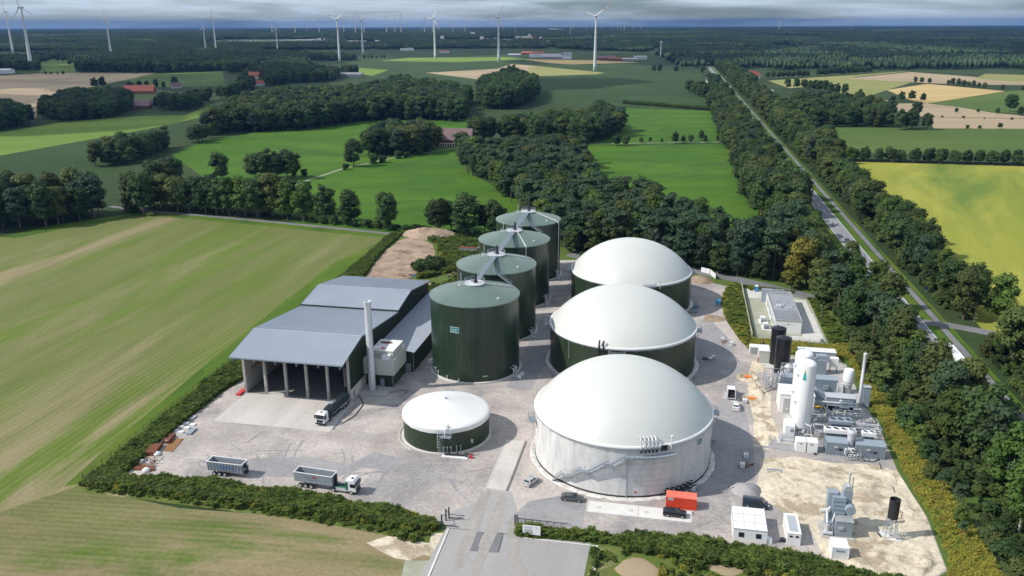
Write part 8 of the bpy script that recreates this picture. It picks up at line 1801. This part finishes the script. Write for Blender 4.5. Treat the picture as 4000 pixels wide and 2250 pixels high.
# ------------------------------------------------------------------ weeds, hedges, tall grass
def clump(key, leaf, h=1.4, n=46, r=.55, w=.10, seed=1, flat=0.0):
    g = np.random.default_rng(seed); V = []; Q = []
    for i in range(n):
        a = g.uniform(0, 6.28); d = r * math.sqrt(g.uniform(0, 1)); x, y = d * math.cos(a), d * math.sin(a); hh = h * g.uniform(.5, 1.05); lx, ly = g.normal(scale=.28 * h, size=2) * .35; b = g.uniform(0, 3.14); wx, wy = w * math.cos(b), w * math.sin(b); k0 = len(V)
        V += [(x - wx, y - wy, 0), (x + wx, y + wy, 0), (x + wx * .9 + lx * .5, y + wy * .9 + ly * .5, hh * .6), (x - wx * .9 + lx * .5, y - wy * .9 + ly * .5, hh * .6), (x + lx + wx * .3, y + ly + wy * .3, hh), (x + lx - wx * .3, y + ly - wy * .3, hh)]
        Q += [(k0, k0 + 1, k0 + 2, k0 + 3), (k0 + 3, k0 + 2, k0 + 4, k0 + 5)]
        for q in range(4):
            z = hh * g.uniform(.3, .95); c = np.array([x + lx * z / hh, y + ly * z / hh, z]); d1 = g.normal(size=3) * (.11, .11, .05) * (1 + flat * .5); d2 = g.normal(size=3) * (.11, .11, .05); k0 = len(V); V += [tuple(c - d1 - d2), tuple(c + d1 - d2), tuple(c + d1 + d2), tuple(c - d1 + d2)]; Q.append((k0, k0 + 1, k0 + 2, k0 + 3))
    ob = bpy.data.objects.new('clump_source_' + key, np_mesh('clump_' + key, V, Q, [leaf])); return ob
CL = {'wg': clump('wg', 'weed_green', 1.7, 60, .6, .06, seed=1), 'wd': clump('wd', 'weed_dark', 1.8, 60, .6, .07, seed=2, flat=.6), 'gold': clump('gold', 'weed_gold', 1.2, 60, .7, .05, 3), 'gold2': clump('gold2', 'weed_bright', .9, 50, .7, .05, 4), 'low': clump('low', 'weed_green', .6, 40, .6, .08, 5, .6), 'bush': PROTO['bush2']['ob'], 'bushb': PROTO['bush0']['ob'], 'bushc': PROTO['bush1']['ob']}
cks = list(CL.keys()); cid = {k_: i for i, k_ in enumerate(cks)}
HAY = [(G(2490, 2222).x, G(2490, 2222).y, 4.4), (G(2835, 2225).x, G(2835, 2225).y, 3.2)]
def weeds(name, label, P_, step, kinds, s=(.8, 1.3), z=0, zf=None):
    pts = []
    mixed = any(not k_.startswith('bush') for k_ in kinds)
    for a, b in fill(P_, step, .5):
        q = R4.uniform(*s); kd = R4.choice(kinds)
        if mixed and kd.startswith('bush'): q *= .38
        w_ = math.sin(a * .33 + 2.1 * math.sin(b * .19)) * math.sin(b * .41 + 1.3 * math.sin(a * .23)); q *= 1 + .28 * w_
        if name == 'rough_growth' and (w_ + R4.uniform(-.2, .2) < -.12 or any(math.hypot(a - hx_, b - hy_) < r_ for hx_, hy_, r_ in HAY)): continue
        pts.append((a, b, (zf(a, b) if zf else z), R4.uniform(0, 6.28), q * R4.uniform(.9, 1.3), q, cid[kd]))
    return scatter(name, label, 'vegetation', pts, [CL[k_] for k_ in cks])
def wp(L_): return [tuple(W(*p)[:2]) for p in L_]
weeds('weed_hedge', 'dark tall weeds between the drilled field fence and the yard', wp([(-123.2, 140), (-126, 202), (-128.3, 304), (-132, 366), (-127.5, 366), (-125.5, 333), (-120, 298), (-116, 285), (-114.8, 262), (-115.5, 205), (-118.6, 190), (-118.2, 165), (-116.8, 142)]), .55, ['wg', 'wd', 'wd', 'wg', 'wg', 'gold2'] , (.45, .85), .15)
weeds('weed_hedge', 'long weed hedge in front of the tipper trucks', wp([(-123.5, 137.6), (-123, 141.6), (-112, 142.2), (-95, 144.2), (-70, 142.8), (-52, 141), (-44.5, 138.8), (-42.5, 137.2), (-45, 135.5), (-52, 135.6), (-70, 137.0), (-100, 137.4)]), .5, ['wg', 'wg', 'gold2', 'gold', 'wd', 'wg'], (.5, .92), .2)
weeds('weed_hedge', 'low ragged weeds along the near field edge', wp([(-120, 135.9), (-100, 135.8), (-70, 135), (-52, 133.4), (-46, 131.5), (-43, 135.6), (-52, 136.2), (-70, 137.2), (-100, 137.6), (-122, 137.8)]), 1.1, ['low', 'low', 'wg'], (.5, .9))
weeds('gate_hedge', 'low clipped green hedge beside the sliding gate', wp([(-26.8, 137.6), (-26.8, 140.4), (-14, 141), (-6, 141.2), (-6, 138.2), (-13, 138.4)]), .5, ['low', 'wg', 'low'], (.6, .95))
weeds('shrub_band', 'tall dense green shrub band in front of the white cabins', wp([(-7, 138.6), (-6, 141.6), (0, 142.4), (12, 141.8), (24, 140.6), (31, 139.2), (36, 136.8), (46, 135.8), (52, 131), (48, 129), (34, 132.5), (20, 135), (5, 136.3), (-6, 136.6)]), .7, ['wg', 'wg', 'wd', 'bush', 'wg', 'wd'], (.6, 1.1), .2)
weeds('rough_growth', 'rough green and brown growth at the lower right', wp([(-11.8, 137), (-6, 136.6), (5, 136.3), (20, 135), (34, 132.5), (48, 129), (60, 120), (60, 92), (-12, 100)]), 1.25, ['wg', 'low', 'gold2', 'low', 'low', 'gold', 'wd', 'bush'], (.4, 1.1))
weeds('golden_grass', 'golden tall grass strip along the right side of the plant', wp([(52.4, 243), (57.0, 254), (60.0, 180), (61.5, 130), (61.5, 112), (50.5, 134), (53.5, 146), (54, 160), (52.8, 178), (53.2, 200), (52.2, 220)]), .75, ['gold', 'gold', 'gold2'], (.45, .85))
heap('hay_patch', *S(2490, 2222), 4.2, .25, 'stubble', 'flat round patch of dry hay in the rough growth', 'hay', sq=.8)
heap('hay_patch', *S(2835, 2225), 3.6, .2, 'stubble', 'smaller pale dry patch in the rough growth', 'hay', sq=.5)
weeds('golden_grass', 'golden grass behind the long white-roofed container', wp([(24, 248), (26, 255.8), (48.8, 254), (57, 258), (59, 250), (52, 243.5), (50, 245.5), (28, 246.5)]), .75, ['gold', 'gold', 'gold2'], (.6, 1.0))
weeds('golden_grass', 'golden green grass wedge left of the mossy wall', wp([(20.8, 311), (24.6, 314), (25.3, 290), (25.3, 256.5), (23.5, 249), (21.8, 257), (18.8, 273), (17.8, 290), (19.2, 300)]), .58, ['gold', 'gold2', 'gold2', 'wg'], (.5, .95))
weeds('green_verge', 'green growth between the compound and the wood', wp([(49.6, 256.5), (57, 258), (55, 266), (51, 300), (48.5, 302)]), .8, ['gold2', 'low', 'wg'], (.5, .9))
weeds('green_verge', 'short green growth beside the portable toilet', wp([(24, 315), (31, 313.5), (44, 309.5), (44, 307), (31.8, 309.6), (28.8, 308), (28, 312)]), .7, ['low', 'gold2'], (.4, .8))
weeds('green_verge', 'green shrubs between the silos and the farthest dome', wp([(-40, 340), (-20, 338), (0, 330), (6, 340), (-10, 352), (-40, 354)]), 1.3, ['bush', 'wg', 'low', 'bushb'], (.4, .8))
weeds('green_mound_growth', 'green weeds around the earth mound left of the silos', wp([(-98, 298), (-98.5, 330), (-104, 350), (-115, 364), (-126, 366), (-131, 373), (-122, 381), (-105, 368), (-88, 361), (-62, 350), (-60, 334), (-72, 322), (-76, 312), (-86, 312)]), .85, ['wg', 'wg', 'wd', 'low', 'gold', 'wg'], (.5, 1.2))
weeds('green_mound_growth', 'grass and weeds between the clearing and the second silo', wp([(-98, 272), (-82, 273), (-76, 284), (-72, 300), (-74, 312), (-84, 306), (-86, 296), (-97, 286)]), .95, ['low', 'low', 'gold2', 'wg'], (.4, .8))
c_ = S(1672, 1050); P_ = [tuple(W(c_[0] + 6.5 * math.cos(a), c_[1] + 5.5 * math.sin(a))[:2]) for a in np.linspace(0, 6.28, 12)[:-1]]
weeds('round_bush', 'round green bush clump beside the brown clearing', P_, 1.5, ['bush', 'bushb'], (.5, .85))
weeds('maize_edge', 'tall dark maize rows at the front of the maize field', px([(2435, 405), (2840, 437), (2840, 431), (2435, 398)]), 2.2, ['wd'], (1.3, 1.7))
weeds('undergrowth', 'dark undergrowth below the near wood beside the plant', [tuple(W(*q)[:2]) for q in ((63.4, 92), (63.4, 130), (61.8, 180), (58.9, 240), (57, 266), (51, 300), (55, 318), (70, 330))] + [tuple(RDp(138, -17)[:2]), tuple(RDp(60, -14)[:2]), tuple(RDp(20, -14)[:2]), tuple(RDp(-120, -14)[:2])], 3.0, ['bushb', 'bush', 'bushc', 'bushb'], (.4, .9))
weeds('undergrowth', 'dark undergrowth right of the cycle path', [tuple(RDp(-95, 4)[:2]), tuple(RDp(52, 5)[:2]), tuple(RDp(56, 24)[:2]), tuple(RDp(20, 90)[:2]), tuple(RDp(-95, 110)[:2])], 3.6, ['bushb', 'bush', 'bushc'], (.5, 1.0))
weeds('undergrowth', 'dark undergrowth of the belt right of the road', [tuple(RDp(84, 5.5)[:2]), tuple(RDp(700, 5.5)[:2]), tuple(RDp(700, 24)[:2]), tuple(RDp(140, 20)[:2]), tuple(RDp(84, 12)[:2])], 4.2, ['bushb', 'bush', 'bushc'], (.5, 1.0))
weeds('undergrowth', 'bushes below the tree row along the farm path', gp(kx([(372, 524), (560, 541), (790, 560), (1010, 582), (1290, 600), (1290, 590), (1010, 572), (790, 550), (560, 530), (372, 512)])), 2.8, ['bushb', 'bush', 'wd'], (.4, .8))
weeds('undergrowth', 'bushes on the front edge of the wood behind the plant', gp([(2190, 980), (2275, 992), (2704, 1056), (2807, 1072), (3000, 1098), (3175, 1138), (3178, 1120), (3000, 1080), (2807, 1055), (2704, 1040), (2275, 975)]), 2.6, ['bushb', 'bush', 'bushc', 'wd'], (.5, 1.1))
# ------------------------------------------------------------------ unseen clouds added above the frame, laid out to shade the far country
R6 = random.Random(21)
def shade_here(X, Y):
    if Y < 900: return False
    u = X / Y
    if Y < 1350: return X < -470 and X > -1400
    if Y < 2150: return u < -.30 or (-.18 < u < .22 and Y < 1550 and Y > 1400) 
    if Y < 2900: return not (-.22 < u < .04) and (u < .16 or R6.random() < .75)
    return R6.random() < .80
cm_ = M(); Hc = 950.0
def puff(X, Y, r):
    cx, cy = X - Hc / math.tan(SUN_EL) * math.cos(SUN_AZ), Y - Hc / math.tan(SUN_EL) * math.sin(SUN_AZ); n = 14; pr = [(.35, -.10), (.85, -.05), (1.0, .03), (.8, .16), (.4, .24), (.01, .26)]; k0 = len(cm_.v); w = [R6.uniform(.75, 1.2) for _ in range(n)]
    for q, (a, z) in enumerate(pr):
        for i in range(n): t_ = 2 * math.pi * i / n; cm_.v.append((cx + r * a * w[i] * math.cos(t_), cy + r * a * w[i] * math.sin(t_), Hc + r * z * .5 + R6.uniform(0, .03) * r))
    for q in range(5):
        for i in range(n): cm_.f.append((k0 + q * n + i, k0 + q * n + (i + 1) % n, k0 + (q + 1) * n + (i + 1) % n, k0 + (q + 1) * n + i))
    cm_.f.append(tuple(range(k0 + n - 1, k0 - 1, -1)))
Y = 950.0
while Y < 19000:
    st_ = 230 if Y < 3000 else (420 if Y < 7000 else 1100); X = -Y * .72 - 300
    while X < Y * .72 + 300:
        a, b = X + R6.uniform(-.3, .3) * st_, Y + R6.uniform(-.3, .3) * st_
        if shade_here(a, b): puff(a, b, st_ * R6.uniform(.55, .85))
        X += st_
    Y += st_
cl = bpy.data.materials.new('cloud'); cl.use_nodes = True; nt = cl.node_tree; nt.nodes.clear()
df = N(nt, 'ShaderNodeBsdfTranslucent', i={'Color': (.9, .9, .9, 1)}); tp = N(nt, 'ShaderNodeBsdfTransparent'); ms = N(nt, 'ShaderNodeMixShader', i={0: .42}); ou = N(nt, 'ShaderNodeOutputMaterial')
nt.links.new(df.outputs[0], ms.inputs[1]); nt.links.new(tp.outputs[0], ms.inputs[2]); nt.links.new(ms.outputs[0], ou.inputs['Surface'])
tag(cm_.build('clouds', cl), 'unseen clouds added to shade the far country', 'clouds', kind='stuff')
# ------------------------------------------------------------------ air
hb = M(); hb.box(-37000, 37000, -700, 37000, -1.2, 240)
hm = bpy.data.materials.new('haze'); hm.use_nodes = True; nt = hm.node_tree; nt.nodes.clear()
pv = N(nt, 'ShaderNodeVolumePrincipled', i={'Color': (0.19, 0.44, 1.0, 1), 'Density': 3.9e-5, 'Anisotropy': 0.2}); ou = N(nt, 'ShaderNodeOutputMaterial'); nt.links.new(pv.outputs[0], ou.inputs['Volume'])
MT['haze'] = hm; o = hb.build('haze', hm); tag(o, 'thin bluish haze over the far country', 'haze', kind='stuff')
